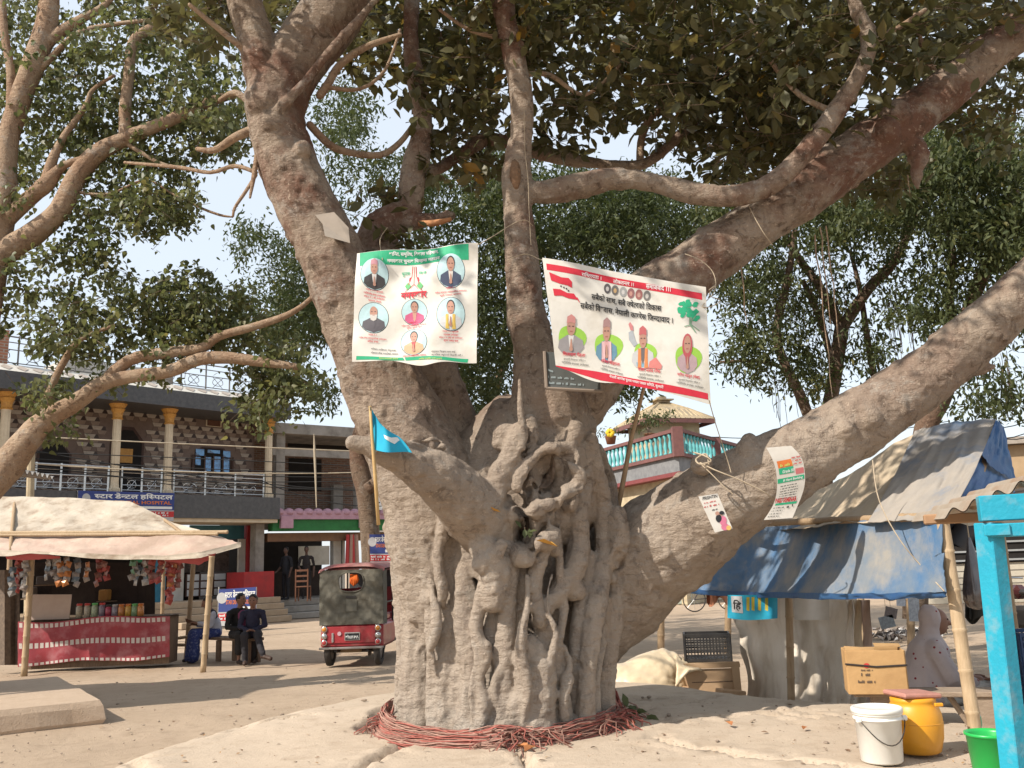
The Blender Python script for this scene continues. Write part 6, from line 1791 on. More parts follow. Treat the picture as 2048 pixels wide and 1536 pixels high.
S2 = Plane(P(1572, 965, 6.38), (.12, -1, .12), lambda x, y: .05 * math.cos((y - 900) / 150 * 3.4) - .03)
t = thing('long_poster', 'long curled seminar poster hanging from the lower right limb', 'poster', S2.hit(1565, 1040))
Lf = smooth_path([(1530, 897), (1546, 925), (1555, 955), (1558, 985), (1552, 1010), (1536, 1036)], 4); Rt_ = smooth_path([(1580, 893), (1600, 915), (1610, 945), (1612, 975), (1604, 1005), (1594, 1032)], 4)
def pq(u, v):
    i = v * (len(Lf) - 1); a = int(min(i, len(Lf) - 2)); f = i - a
    l = (Lf[a][0] + (Lf[a + 1][0] - Lf[a][0]) * f, Lf[a][1] + (Lf[a + 1][1] - Lf[a][1]) * f); r = (Rt_[a][0] + (Rt_[a + 1][0] - Rt_[a][0]) * f, Rt_[a][1] + (Rt_[a + 1][1] - Rt_[a][1]) * f)
    return (l[0] + (r[0] - l[0]) * u, l[1] + (r[1] - l[1]) * u)
mb = MB(); mb.sheet(lambda u, v: S2.hit(*pq(u, v)), 6, 24, th=.0015); mb.build('paper', PAPER, t, True)
def pband(u0, u1, v0, v1, m_, nm, lift=.003): 
    mb = MB(); mb.sheet(lambda u, v: S2.hit(*pq(u0 + (u1 - u0) * u, v0 + (v1 - v0) * v), lift), 5, 4); mb.build(nm, m_, t, True)
pband(.10, .62, .20, .29, ORANGE, 'printed_box'); pband(.10, .62, .295, .37, GRN, 'printed_box'); pband(.02, .97, .42, .475, GRN, 'green_strip'); pband(.68, .97, .33, .40, ink('meat', (.5, .15, .15)), 'printed_splash'); pband(.08, .9, .755, .785, GRN, 'green_line')
def ptext(s, u0, u1, v, h, m_, b=.015): text_on(S2, s, pq(u0, v), pq(u1, v), h, m_, t, bold=b, lift=.006)
ptext('PAID SEMINAR', .05, .86, .75, 9, RED, .03); ptext('& Hard Bedding', .2, .9, .472, 6, WHITE, .02); ptext('Grade XI', .2, .6, .36, 6, WHITE, .02); line_on(S2, pq(.16, .28), pq(.6, .28), 6, ink('foot_yellow', (.6, .5, .1)), t, .006, 8)
for i in range(6): line_on(S2, pq(.12, .525 + .034 * i), pq(.75 + .03 * (i % 3), .525 + .034 * i), 2.4, BLACK, t, .006, i)
for i in range(3): line_on(S2, pq(.64, .20 + .04 * i), pq(.97, .20 + .04 * i), 3.4, RED, t, .006, 20 + i)
for i in range(4): line_on(S2, pq(.08, .83 + .04 * i), pq(.5, .83 + .04 * i), 2.4, BLACK, t, .006, 30 + i)
line_on(S2, pq(.6, .84), pq(.85, .82), 6, BLACK, t, .006, 41)
# paper scraps on the left limb
o = MB().poly([P(630, 430, 6.58), P(668, 424, 6.56), P(697, 455, 6.56), P(700, 486, 6.56), P(650, 472, 6.52), P(645, 448, 6.58)], (0, .004, 0)).build('paper_scrap', M('grey_paper', (.34, .29, .24), None, 6, .8))
tag(o, 'torn grey paper flap stuck on the left limb above the green banner', 'paper')
# --- bamboo pole leaning up behind the red banner
o = MB().tube([P(1232, 1035, 7.4), P(1245, 970, 7.4), P(1262, 880, 7.35), P(1284, 790, 7.3), P(1300, 730, 7.3)], [.022, .021, .019, .016, .014], 8).build('bamboo_pole', M('bamboo_old', (.40, .27, .16), (.32, .21, .12), 10, .7), smooth=True)
tag(o, 'slim bamboo pole leaning from the limb fork up behind the red banner', 'pole')
# ================================================================== LEFT SIDE: stall, people, rickshaw
BAMBOO = M('bamboo_post', (.36, .255, .155), (.28, .19, .11), 7, .7, .2, 30, stretch=(8, 8, 1))
BAMBOO_P = M('bamboo_pale', (.46, .34, .215), (.36, .26, .155), 7, .7, .2, 30, stretch=(8, 8, 1))
def bamboo(name, a, b, r, mat, parent, joints=6):
    """bamboo stem from a to b with swollen joints"""
    a, b = Vector(a), Vector(b)
    pts, rad = [], []
    for i in range(joints):
        for f, k_ in ((0.0, 1.0), (.46, .96), (.9, .97), (.95, 1.13), (.985, 1.0)):
            t = (i + f) / joints
            pts.append(a.lerp(b, t)); rad.append(r * k_)
    pts.append(b); rad.append(r)
    return MB().tube(pts, rad, 10).build(name, mat, parent, True)
TARP = M('dirty_tarp', (.50, .43, .345), (.38, .315, .24), 2.5, .75, .6, 9, c3=(.25, .185, .13), s3=3.2)
TARPR = M('red_backed_tarp', (.45, .10, .10), (.38, .08, .085), 4, .7, .3, 14)
TARPP = M('pinkish_tarp', (.50, .39, .31), (.43, .30, .24), 3.5, .8, .5, 12, c3=(.36, .26, .20))

fl, fr = G(48, 1353, 0), G(406, 1345, 0)                # feet of the two front posts
stall = thing('snack_stall', 'bamboo snack stall under a patched pale tarp with a red cloth counter', 'stall', (fl + fr) / 2)
dF = (fl.y + fr.y) / 2
bamboo('post', fl, P(64, 1108, fl.y), .052, BAMBOO_P, stall)
bamboo('post', fr, P(424, 1112, fr.y), .048, BAMBOO_P, stall)
bl = G(14, 1318, 0); br = G(372, 1318, 0); bm_ = G(322, 1300, 0)
bamboo('post', bl, P(20, 1100, bl.y), .05, BAMBOO, stall)
bamboo('post', br, P(388, 1110, br.y), .045, BAMBOO, stall)
bamboo('post', bm_, P(328, 1110, bm_.y), .042, BAMBOO, stall)
bamboo('cross_rail', P(338, 1279, br.y - .25), P(386, 1272, br.y - .2), .03, BAMBOO_P, stall, 2)
bamboo('cross_rail', P(342, 1290, br.y - .25), P(380, 1290, br.y - .2), .03, BAMBOO_P, stall, 2)
# roof: upper and lower tarps over a bamboo purlin
def poly_at(pl, t):
    i = t * (len(pl) - 1); a = int(min(i, len(pl) - 2)); f = i - a
    return tuple(pl[a][k_] + (pl[a + 1][k_] - pl[a][k_]) * f for k_ in range(len(pl[a])))
def resample(pl, n):
    d = [0]
    for a, b in zip(pl[:-1], pl[1:]): d.append(d[-1] + math.hypot(a[0] - b[0], a[1] - b[1]))
    out = []
    for k_ in range(n + 1):
        x = d[-1] * k_ / n; i = max(j for j in range(len(d)) if d[j] <= x + 1e-9); i = min(i, len(pl) - 2)
        f = (x - d[i]) / max(1e-9, d[i + 1] - d[i]); out.append(tuple(pl[i][q] + (pl[i + 1][q] - pl[i][q]) * f for q in range(len(pl[0]))))
    return out
def tarp(name, mat, parent, top, bot, nu=60, nv=14, wr=.03, th=.004, sag=.0, fr_=(5, 3)):
    """cloth between two edges given as (px, py, distance)"""
    T, Bm = resample(top, nu), resample(bot, nu)
    mb = MB()
    def S(u, v):
        a, b = T[round(u * nu)], Bm[round(u * nu)]
        p = P(*a).lerp(P(*b), v)
        w_ = -1.2 * wr * (abs(nz(u * fr_[0] * 2.6 + v * 1.5, v * fr_[1] * 1.2, 13)) ** .7) + wr * (nz(u * fr_[0] * 2.2, v * fr_[1], 3) + .28 * nz(u * fr_[0] * 5, v * fr_[1] * 1.4, 9) + .35 * math.sin(u * 31 - v * 4 + 3 * nz(u * 4, v * 2, 1)) * max(0, nz(u * 5, v * 3, 17) + .2) + .5 * nz(u * 9 + v * 7, v * 3, 5)) 
        w_ *= .35 + .65 * math.sin(math.pi * v)
        return p + Vector((.3 * w_, -.6 * w_, w_ - sag * math.sin(math.pi * v)))
    mb.sheet(S, nu, nv, th=th)
    return mb.build(name, mat, parent, True)
dB = dF + 1.9
tarp('upper_tarp', TARP, stall, [(-120, 992, dB), (100, 994, dB), (262, 1003, dB), (300, 1022, dB - .2), (345, 1045, dB - .5), (400, 1060, dB - 1.0)], [(-120, 1068, dF + .5), (100, 1070, dF + .5), (262, 1068, dF + .5), (330, 1066, dF + .5), (380, 1066, dF + .55), (405, 1070, dF + .6)], 70, 18, .032, sag=.07)
tarp('lower_tarp', TARPP, stall, [(-120, 1066, dF + .55), (100, 1071, dF + .55), (250, 1068, dF + .52), (345, 1062, dF + .5), (400, 1064, dF + .5), (440, 1074, dF + .6)], [(-120, 1100, dF - .15), (40, 1104, dF - .2), (200, 1112, dF - .2), (330, 1114, dF - .2), (400, 1108, dF - .2), (482, 1086, dF + .2)], 70, 10, .03)
tarp('eave_flap', TARP, stall, [(-120, 1097, dF - .16), (40, 1101, dF - .21), (200, 1108, dF - .21), (330, 1111, dF - .21), (400, 1104, dF - .21), (482, 1084, dF + .19)], [(-120, 1112, dF - .2), (20, 1112, dF - .25), (60, 1106, dF - .25), (200, 1118, dF - .25), (330, 1120, dF - .25), (400, 1116, dF - .25), (482, 1094, dF + .15)], 80, 5, .018)
tarp('red_lining', TARPR, stall, [(10, 1108, dF - .17), (45, 1104, dF - .17), (120, 1112, dF - .17)], [(14, 1118, dF - .1), (45, 1120, dF - .1), (120, 1116, dF - .1)], 20, 4, .02)
tarp('red_lining', TARPR, stall, [(330, 1118, dF - .2), (400, 1112, dF - .18), (432, 1106, dF - .15)], [(330, 1122, dF - .12), (398, 1128, dF - .1), (428, 1112, dF - .1)], 20, 5, .03)
tarp('red_lining', TARPR, stall, [(360, 1114, dF - .15), (400, 1112, dF - .15), (430, 1108, dF - .12)], [(368, 1120, dF - .1), (396, 1130, dF - .1), (426, 1116, dF - .1)], 16, 5, .03)
bamboo('purlin', P(-120, 1066, dF + .42), P(456, 1064, dF + .45), .032, BAMBOO_P, stall, 9)
bamboo('purlin', P(-120, 1071, dF + .40), P(436, 1068, dF + .42), .028, BAMBOO_P, stall, 9)
bamboo('rafter', P(20, 1104, dF - .1), P(30, 1000, dB), .03, BAMBOO, stall, 4)
bamboo('rafter', P(420, 1108, dF - .1), P(330, 1040, dB - .5), .03, BAMBOO, stall, 4)
# counter with its printed red cloth
cR, cL = P(337, 1318, dF + .9), P(34, 1335, dF + .7); cR.z = cL.z = 0
def cz(px, py): 
    f = (px - 36) / 300.0; d = cL.y + (cR.y - cL.y) * f
    return P(px, py, d)
CLOTH = M('maroon_cloth', (.30, .045, .055), (.24, .038, .048), 5, .5, .2, 10, c3=(.34, .12, .13), s3=4)
mb = MB()
def cl_s(u, v):
    px = 36 + 304 * u
    yt = 1243 - 12 * u + 4 * math.sin(u * 8) - 3 * math.exp(-((u - .95) / .1) ** 2); yb = 1331 - 16 * u + 3 * math.sin(u * 9 + 1)
    p = cz(px, yt + (yb - yt) * v)
    return p + Vector((0, -.03 * math.sin(u * 26) * v - .02 * nz(u * 9, v * 3), 0))
mb.sheet(cl_s, 50, 18, th=.004)
cloth = mb.build('counter_cloth', CLOTH, stall, True)
CHK = M('cloth_white_square', (.56, .50, .46), None, 9, .7)
for v0, v1, step in ((.03, .13, .0335), (.48, .60, .0335), (.93, .99, .0335)):
    for i in range(29):
        u = .01 + i * step
        if u + .025 > 1: continue
        mb = MB(); mb.sheet(lambda a, b: cl_s(u + .022 * a, v0 + (v1 - v0) * b) + Vector((0, -.006, 0)), 1, 1)
        mb.build('cloth_square', CHK, cloth)
mb = MB(); mb.sheet(lambda u, v: cz(36 + 304 * u, 1243 - 12 * u) + Vector((0, v * .8, .005)), 10, 3, th=.03); mb.build('counter_top', WOOD, stall)
MB().box((cL + cR) / 2 + Vector((0, .35, .45)), ((cR - cL).length * .96, .5, .8), Matrix.Rotation(math.atan2((cR - cL).y, (cR - cL).x), 3, 'Z')).build('counter_box', WOOD, stall)
# things on the counter
def top_z(px): return cz(px, 1243 - 12 * (px - 36) / 304.0)
q = top_z(94)
S_ = Plane(q + Vector((0, .1, 0)), (0, -1, .0))
t = MB().poly([S_.hit(45, 1240), S_.hit(138, 1238), S_.hit(143, 1189), S_.hit(58, 1189)], (0, .02, 0)).build('panel', M('pinkish_board', (.42, .33, .27), (.38, .29, .24), 5, .8))
tag(t, 'pale pinkish board standing on the stall counter', 'board')
JAR = M('jar_plastic', (.45, .43, .40), (.35, .33, .3), 5, .15, spec=.6)
jars = [(150, 'red', 'ringed biscuits', (.38, .33, .24)), (166, 'red', 'pale biscuits', (.40, .35, .27)), (181, 'green', 'mint sweets', (.36, .42, .28)), (196, 'red', 'violet sweets', (.22, .17, .22)), (209, 'black', 'crimson sweets', (.40, .04, .08)), (222, 'grey', 'violet candy', (.26, .22, .26)), (235, 'orange', 'orange sweets', (.55, .22, .06)), (249, 'orange', 'yellow candy', (.58, .33, .05)), (262, 'green', 'green candy', (.22, .34, .18)), (274, 'orange', 'orange puffs', (.6, .25, .07))]
LIDC = {'red': (.45, .05, .04), 'green': (.12, .40, .12), 'black': (.03, .03, .03), 'orange': (.55, .18, .05), 'grey': (.35, .33, .32)}
for x, lidc, what, c in jars:
    q = top_z(x) + Vector((0, .14, .005))
    t = thing('sweet_jar', 'plastic jar of %s with %s lid on the stall counter' % (what, lidc), 'jar', q, 'sweet jars on the counter')
    h = .24 if x < 200 else .20
    MB().lathe(q, [(.045, 0), (.055, .012), (.056, h * .78), (.043, h * .88), (.043, h * .92)], 14).build('body', M('jar_' + what.replace(' ', '_'), c, tuple(k_ * .55 for k_ in c), 28, .2, spec=.6), t, True)
    MB().lathe(q + Vector((0, 0, h * .9)), [(.047, 0), (.048, .03), (.04, .036)], 14).build('lid', M('lid_' + lidc, LIDC[lidc], None, 6, .4), t, True)
# strings of packets under the eave
PK = [M('packet%d' % i, c, tuple(k_ * .5 for k_ in c), 14, .3, spec=.6, metal=.2) for i, c in enumerate(((.30, .25, .22), (.36, .06, .05), (.45, .16, .04), (.16, .2, .24), (.24, .10, .08), (.10, .22, .12), (.36, .33, .30)))]
strips = [(38, 1125, 7, 4, (1, 4)), (52, 1120, 7, 0, (0, 6)), (104, 1118, 5, 0, (0, 6, 3)), (128, 1120, 6, 2, (0, 2)), (155, 1122, 6, 6, (3, 0)), (172, 1130, 4, 1, (2, 0)), (200, 1122, 6, 4, (1, 4)), (212, 1128, 4, 4, (4, 1)), (268, 1126, 4, 5, (5, 0)), (282, 1128, 5, 3, (6, 3)), (296, 1124, 4, 5, (4, 5)), (312, 1124, 5, 1, (1, 4)), (345, 1122, 7, 1, (1, 2)), (356, 1124, 6, 1, (1, 4)), (340, 1130, 9, 1, (1, 1)), (25, 1140, 6, 3, (3, 6))]
adj = ['silver and red', 'glinting silver', 'wide silver', 'orange tailed', 'grey', 'orange topped', 'dark red', 'maroon', 'green', 'checked blue', 'brown and green', 'red', 'long red', 'bright red', 'longest red', 'blue grey']
for i, (x, y, n_, m0, ms) in enumerate(strips):
    d = dF + random.uniform(.0, .35)
    p0 = P(x, y, d)
    t = thing('packet_strip', '%s strip of snack packets hanging under the stall roof' % adj[i], 'packets', p0 - Vector((0, 0, n_ * .075)), 'packet strips under the stall roof')
    for j in range(n_):
        for sgn in ((-1, 1) if i in (2, 3, 9, 11) else (0,)):
            c = p0 + Vector((sgn * .07 + random.uniform(-.03, .03), random.uniform(-.04, .04), -.075 * j))
            R_ = Matrix.Rotation(random.uniform(-.5, .5), 3, 'Y') @ Matrix.Rotation(random.uniform(-.7, .7), 3, 'Z')
            vs = [(-.055, 0, -.05), (.055, 0, -.05), (.055, 0, .05), (-.055, 0, .05), (0, -.022, 0), (0, .022, 0)]
            MB().add([c + R_ @ Vector(v) for v in vs], [(0, 1, 4), (1, 2, 4), (2, 3, 4), (3, 0, 4), (1, 0, 5), (2, 1, 5), (3, 2, 5), (0, 3, 5)]).build('packet', PK[ms[j % len(ms)]], t)
# shade cloth and goods at the back of the stall
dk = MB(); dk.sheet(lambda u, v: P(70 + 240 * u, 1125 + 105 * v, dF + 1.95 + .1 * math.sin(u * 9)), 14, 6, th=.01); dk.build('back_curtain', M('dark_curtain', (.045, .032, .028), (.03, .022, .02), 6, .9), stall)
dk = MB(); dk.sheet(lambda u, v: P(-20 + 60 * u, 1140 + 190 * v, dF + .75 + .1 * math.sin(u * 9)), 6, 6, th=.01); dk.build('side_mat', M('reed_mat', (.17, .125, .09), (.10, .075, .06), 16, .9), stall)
for x, y, s_, lab, c in ((104, 1160, .5, 'dark shelf box behind the snack counter', (.06, .045, .04)), (210, 1190, .16, 'amber tin on the stall back shelf', (.35, .17, .04)), (60, 1185, .18, 'grey tin on the stall back shelf', (.28, .24, .21))):
    q = P(x, y, dF + 1.7)
    o = MB().bbox(q, (s_, .2, .2 if s_ < .4 else .16), None, 0, .02).build('shelf_tin', M('tin%d' % x, c, None, 6, .6)); tag(o, lab, 'box')
    MB().box((q.x, q.y + .1, q.z - .115 if s_ < .4 else q.z - .09), (s_ + .1, .3, .02)).build('goods_shelf', WOOD, stall)

# ------------------------------------------------------------------ people
SKIN = M('skin', (.26, .14, .095), (.22, .115, .078), 12, .55)
HAIR = M('hair', (.012, .010, .010), None, 30, .5)
def seat_pose(yaw, o, seat, s=1.0):
    """returns f(x,y,z) local->world; x right, y where the person faces"""
    R_ = Matrix.Rotation(yaw, 3, 'Z'); o = Vector(o)
    return lambda x, y, z: o + R_ @ Vector((x * s, y * s, z * s))
def person(name, label, segs, head, face, cloth, parent_group=None, base=None, voxel=.011, hair='short', skin=None, hands=()):
    """segs: (a, b, ra, rb, material key); one fused body, hair as a child"""
    skin = skin or SKIN
    keys = ['skin'] + [k_ for k_ in cloth]
    mats = [skin] + [cloth[k_] for k_ in cloth]
    mb = MB(); S_ = []
    for a, b, ra, rb, k_ in segs:
        a, b = Vector(a), Vector(b)
        mb.tube([a, a.lerp(b, .33), a.lerp(b, .67), b], [ra, ra + (rb - ra) * .33, ra + (rb - ra) * .67, rb], 10, round_caps=True)
        S_.append((np.array(a), np.array(b), ra, rb, keys.index(k_)))
    f = Vector(face).normalized(); up = Vector((0, 0, 1)); rt = f.cross(up).normalized(); up = rt.cross(f)
    RH = Matrix((rt, f, up)).transposed(); h = Vector(head)
    hp = lambda x, y, z: h + RH @ Vector((x, y, z))
    mb.ball(h, (.072, .092, .108), 14, 10, 0, RH); mb.ball(hp(0, .025, -.055), (.052, .060, .058), 10, 8, 0, RH)
    mb.tube([hp(0, .088, .015), hp(0, .108, -.022)], [.012, .018], 6, round_caps=True)
    for sx_ in (-1, 1): mb.ball(hp(sx_ * .074, -.005, -.005), (.012, .02, .03), 6, 5, 0, RH)
    S_.append((np.array(hp(0, 0, -.05)), np.array(hp(0, 0, .05)), .10, .10, 0))
    co, no, fs = fuse(mb, voxel, 3)
    best = np.full(len(co), 1e9); lab = np.zeros(len(co), int)
    for a, b, ra, rb, k_ in S_:
        ab = b - a; t = np.clip(((co - a) @ ab) / max(1e-9, ab @ ab), 0, 1)
        d = np.linalg.norm(co - a - t[:, None] * ab, axis=1) - (ra + (rb - ra) * t)
        m_ = d < best; best = np.where(m_, d, best); lab = np.where(m_, k_, lab)
    # small folds in the cloth
    for i in range(len(co)):
        if lab[i]: co[i] += no[i] * (.008 * nz(co[i][0] * 16, co[i][1] * 16, co[i][2] * 16) + .005 * nz(co[i][0] * 5, co[i][1] * 30, co[i][2] * 34))
    V = co.tolist(); Fc = list(fs); FM = [int(lab[q_[0]]) for q_ in fs]
    ex = MB()
    for w_, d_ in hands:                                   # palm with four fingers and a thumb
        w_, d_ = Vector(w_), Vector(d_).normalized(); sd = d_.cross(Vector((.2, .3, 1))).normalized(); nn = sd.cross(d_)
        ex.tube([w_, w_ + d_ * .05, w_ + d_ * .085], [.022, .034, .032], 8, round_caps=True, flat=.5)
        for j, l in enumerate((.062, .072, .068, .052)):
            b0 = w_ + d_ * .085 + sd * (.027 - .018 * j)
            ex.tube([b0, b0 + d_ * l * .5 - nn * .006, b0 + d_ * l * .85 - nn * .022], [.0095, .009, .0075], 6, round_caps=True)
        b0 = w_ + d_ * .03 + sd * .03
        ex.tube([b0, b0 + d_ * .03 + sd * .025, b0 + d_ * .055 + sd * .028], [.012, .011, .009], 6, round_caps=True)
    n0 = len(V); V += [tuple(v) for v in ex.v]; Fc += [tuple(i + n0 for i in q_) for q_ in ex.f]; FM += [0] * len(ex.f)
    base = Vector(base) if base is not None else Vector((h.x, h.y, 0))
    t = thing(name, label, 'person', base, parent_group)
    mk('body', V, Fc, mats, t, True, FM)
    if hair == 'short':
        hb = MB(); hb.ball(hp(0, -.018, .028), (.080, .092, .095), 16, 10, 0, RH)
        hc, hn, hf = fuse(hb, .012, 1)
        keep = [(np.array(hp(0, .05, -.03)) - 0)]
        loc = (hc - np.array(h)) @ np.array(RH)
        push = (loc[:, 1] > .03) & (loc[:, 2] < .055)
        hc = hc - np.outer(np.where(push, .05, 0), np.array(f))
        hc = hc + hn * np.array([[.008 * nz(*(v * 40)) for v in hc]]).T
        mk('hair', hc, hf, HAIR, t, True)
    for sx_ in (-1, 1):
        MB().ball(hp(sx_ * .030, .083, .018), (.012, .006, .007), 8, 6, 0, RH).build('eye', M('eye', (.03, .02, .018), None, 9, .2), t, True)
    MB().ball(hp(0, .083, -.058), (.022, .008, .006), 8, 5, 0, RH).build('mouth', M('lips', (.16, .05, .045), None, 9, .5), t, True)
    return t, hp, RH

# bench
bz = .42
b0, b1 = G(392, 1318, 0), G(512, 1326, 0)
bd = (b1 - b0); bd.z = 0; bd.normalize(); bn_ = Vector((bd.y, -bd.x, 0)); Rb = Matrix((bd, -bn_, UZ)).transposed()
bench = thing('wooden_bench', 'low plank bench beside the snack stall with three people on it', 'bench', (b0 + b1) / 2)
bc = (b0 + b1) / 2
MB().bbox(bc + UZ * (bz - .025), (1.9, .32, .05), Rb, 0, .01).build('seat', WOOD, bench)
for a, b in ((-.8, -.1), (-.8, .1), (.15, -.1), (-.05, .1), (.85, -.1), (.85, .1)):
    MB().bbox(bc + bd * a + bn_ * b + UZ * ((bz - .06) / 2), (.11, .06, bz - .055), Rb, 0, .008).build('leg', WOOD, bench)
def sit(px, off=.0): 
    f = (px - 452) / 120.0 * 1.0
    return bc + bd * f + bn_ * off
# man in dark blue shirt, hands in lap, facing the camera, ankle crossed
o = sit(551); L_ = seat_pose(math.pi + RAD(12), o, bz, .86); s_ = bz / .86
NAVY = M('navy_shirt', (.030, .030, .055), (.024, .024, .045), 9, .9); CHAR = M('charcoal_trousers', (.035, .033, .038), None, 9, .9); SHOE = M('brown_shoe', (.06, .035, .025), None, 9, .6)
person('person', 'person in dark blue shirt with crossed ankle, hands in lap, right end of bench', [
    (L_(0, 0, s_ + .10), L_(0, .0, s_ + .30), .125, .125, 'shirt'), (L_(0, 0, s_ + .30), L_(0, .02, s_ + .48), .130, .105, 'shirt'), (L_(-.13, .02, s_ + .50), L_(.13, .02, s_ + .50), .062, .062, 'shirt'), (L_(0, .02, s_ + .52), L_(0, .04, s_ + .62), .052, .048, 'skin'),
    (L_(.19, .02, s_ + .49), L_(.25, .06, s_ + .24), .055, .046, 'shirt'), (L_(.25, .06, s_ + .24), L_(.08, .25, s_ + .17), .044, .034, 'shirt'), (L_(-.19, .02, s_ + .49), L_(-.25, .06, s_ + .24), .055, .046, 'shirt'), (L_(-.25, .06, s_ + .24), L_(-.05, .25, s_ + .17), .044, .034, 'shirt'),
    (L_(.10, .0, s_ + .07), L_(.13, .42, s_ + .07), .088, .068, 'trousers'), (L_(-.10, .0, s_ + .07), L_(-.12, .42, s_ + .08), .088, .068, 'trousers'), (L_(.13, .42, s_ + .07), L_(.10, .40, .10), .068, .054, 'trousers'), (L_(-.12, .42, s_ + .08), L_(-.24, .62, .22), .068, .052, 'trousers'),
    (L_(.10, .38, .05), L_(.10, .58, .035), .042, .036, 'shoe'), (L_(-.24, .60, .17), L_(-.40, .72, .12), .042, .036, 'shoe')],
    L_(0, .06, s_ + .73), L_(.12, 1, -.12) - L_(0, 0, 0), {'shirt': NAVY, 'trousers': CHAR, 'shoe': SHOE}, base=o, hands=((L_(.06, .26, s_ + .17), L_(-.2, .1, -.02) - L_(0, 0, 0)), (L_(-.03, .26, s_ + .17), L_(.2, .1, -.02) - L_(0, 0, 0))))
# man in black jacket over a magenta shirt, hand at his mouth, turned to his neighbour
o = sit(502, .02); L_ = seat_pose(math.pi + RAD(38), o, bz, .88); s_ = bz / .88
BLK = M('black_jacket', (.018, .016, .016), None, 9, .85); MAG = M('magenta_shirt', (.26, .06, .14), None, 9, .8); DTR = M('dark_trousers', (.028, .026, .026), None, 9, .9); SAND = M('sandal', (.05, .035, .028), None, 9, .7)
t, hp, RH = person('person', 'person in black jacket and magenta shirt holding a hand to the mouth', [
    (L_(0, 0, s_ + .10), L_(0, .02, s_ + .30), .14, .14, 'jacket'), (L_(0, .02, s_ + .30), L_(0, .05, s_ + .48), .14, .11, 'jacket'), (L_(-.13, .05, s_ + .50), L_(.13, .05, s_ + .50), .068, .068, 'jacket'), (L_(0, .05, s_ + .52), L_(0, .08, s_ + .62), .052, .048, 'skin'),
    (L_(-.02, .10, s_ + .22), L_(-.02, .11, s_ + .46), .085, .085, 'shirt'),
    (L_(-.20, .05, s_ + .48), L_(-.26, .22, s_ + .30), .062, .05, 'jacket'), (L_(-.26, .22, s_ + .30), L_(-.10, .26, s_ + .52), .048, .036, 'jacket'), (L_(.20, .05, s_ + .48), L_(.26, .10, s_ + .22), .062, .05, 'jacket'), (L_(.26, .10, s_ + .22), L_(.12, .32, s_ + .18), .048, .036, 'jacket'),
    (L_(.10, .0, s_ + .07), L_(.13, .42, s_ + .07), .092, .072, 'trousers'), (L_(-.10, .0, s_ + .07), L_(-.12, .42, s_ + .08), .092, .072, 'trousers'), (L_(.13, .42, s_ + .07), L_(.12, .38, .24), .08, .075, 'trousers'), (L_(-.12, .42, s_ + .08), L_(-.13, .42, .14), .082, .085, 'trousers'),
    (L_(.12, .38, .24), L_(.12, .37, .07), .034, .03, 'skin'), (L_(-.13, .42, .14), L_(-.13, .42, .07), .034, .03, 'skin'), (L_(.12, .35, .035), L_(.12, .55, .03), .038, .034, 'sandal'), (L_(-.13, .40, .035), L_(-.13, .60, .03), .038, .034, 'sandal')],
    L_(-.01, .10, s_ + .74), L_(-.5, 1, -.08) - L_(0, 0, 0), {'jacket': BLK, 'shirt': MAG, 'trousers': DTR, 'sandal': SAND}, base=o, hands=((L_(-.10, .26, s_ + .53), L_(.15, -.08, .25) - L_(0, 0, 0)), (L_(.12, .33, s_ + .18), L_(-.2, .15, 0) - L_(0, 0, 0))))
# person in white sleeves and blue patterned skirt-wrap, seen from the side, facing left
o = sit(416, .02); L_ = seat_pose(math.pi - RAD(62), o, bz, .84); s_ = bz / .84
WHT = M('white_shirt', (.45, .46, .52), (.38, .39, .45), 9, .9); DVST = M('dark_vest', (.028, .026, .04), None, 9, .9); BLUF = M('blue_print', (.030, .045, .16), (.11, .13, .25), 26, .85, lo=.52, hi=.6)
person('person', 'person in dark vest, white sleeves and blue printed wrap at the stall end of bench', [
    (L_(0, 0, s_ + .10), L_(0, .03, s_ + .30), .13, .12, 'sleeves'), (L_(0, .04, s_ + .26), L_(0, .09, s_ + .47), .118, .10, 'vest'), (L_(-.12, .09, s_ + .50), L_(.12, .09, s_ + .50), .058, .058, 'vest'), (L_(0, .10, s_ + .52), L_(0, .14, s_ + .62), .05, .046, 'skin'),
    (L_(.18, .08, s_ + .48), L_(.22, .12, s_ + .24), .056, .05, 'sleeves'), (L_(.22, .12, s_ + .24), L_(.12, .36, s_ + .26), .048, .038, 'sleeves'), (L_(-.18, .08, s_ + .48), L_(-.21, .14, s_ + .24), .056, .05, 'sleeves'), (L_(-.21, .14, s_ + .24), L_(-.08, .36, s_ + .30), .048, .038, 'sleeves'),
    (L_(.10, .0, s_ + .07), L_(.11, .44, s_ + .08), .10, .09, 'wrap'), (L_(-.10, .0, s_ + .07), L_(-.10, .44, s_ + .08), .10, .09, 'wrap'), (L_(.11, .44, s_ + .08), L_(.10, .46, .14), .095, .12, 'wrap'), (L_(-.10, .44, s_ + .08), L_(-.09, .46, .14), .095, .12, 'wrap'), (L_(0, .44, s_ + .05), L_(0, .47, .12), .10, .13, 'wrap'),
    (L_(.10, .46, .05), L_(.10, .62, .035), .038, .034, 'sandal'), (L_(-.10, .40, .05), L_(-.10, .56, .035), .038, .034, 'sandal')],
    L_(0, .19, s_ + .72), L_(.1, 1, -.45) - L_(0, 0, 0), {'sleeves': WHT, 'vest': DVST, 'wrap': BLUF, 'sandal': SAND}, base=o, hands=((L_(.12, .37, s_ + .26), L_(-.1, .3, .05) - L_(0, 0, 0)), (L_(-.08, .37, s_ + .30), L_(.05, .3, .08) - L_(0, 0, 0))))
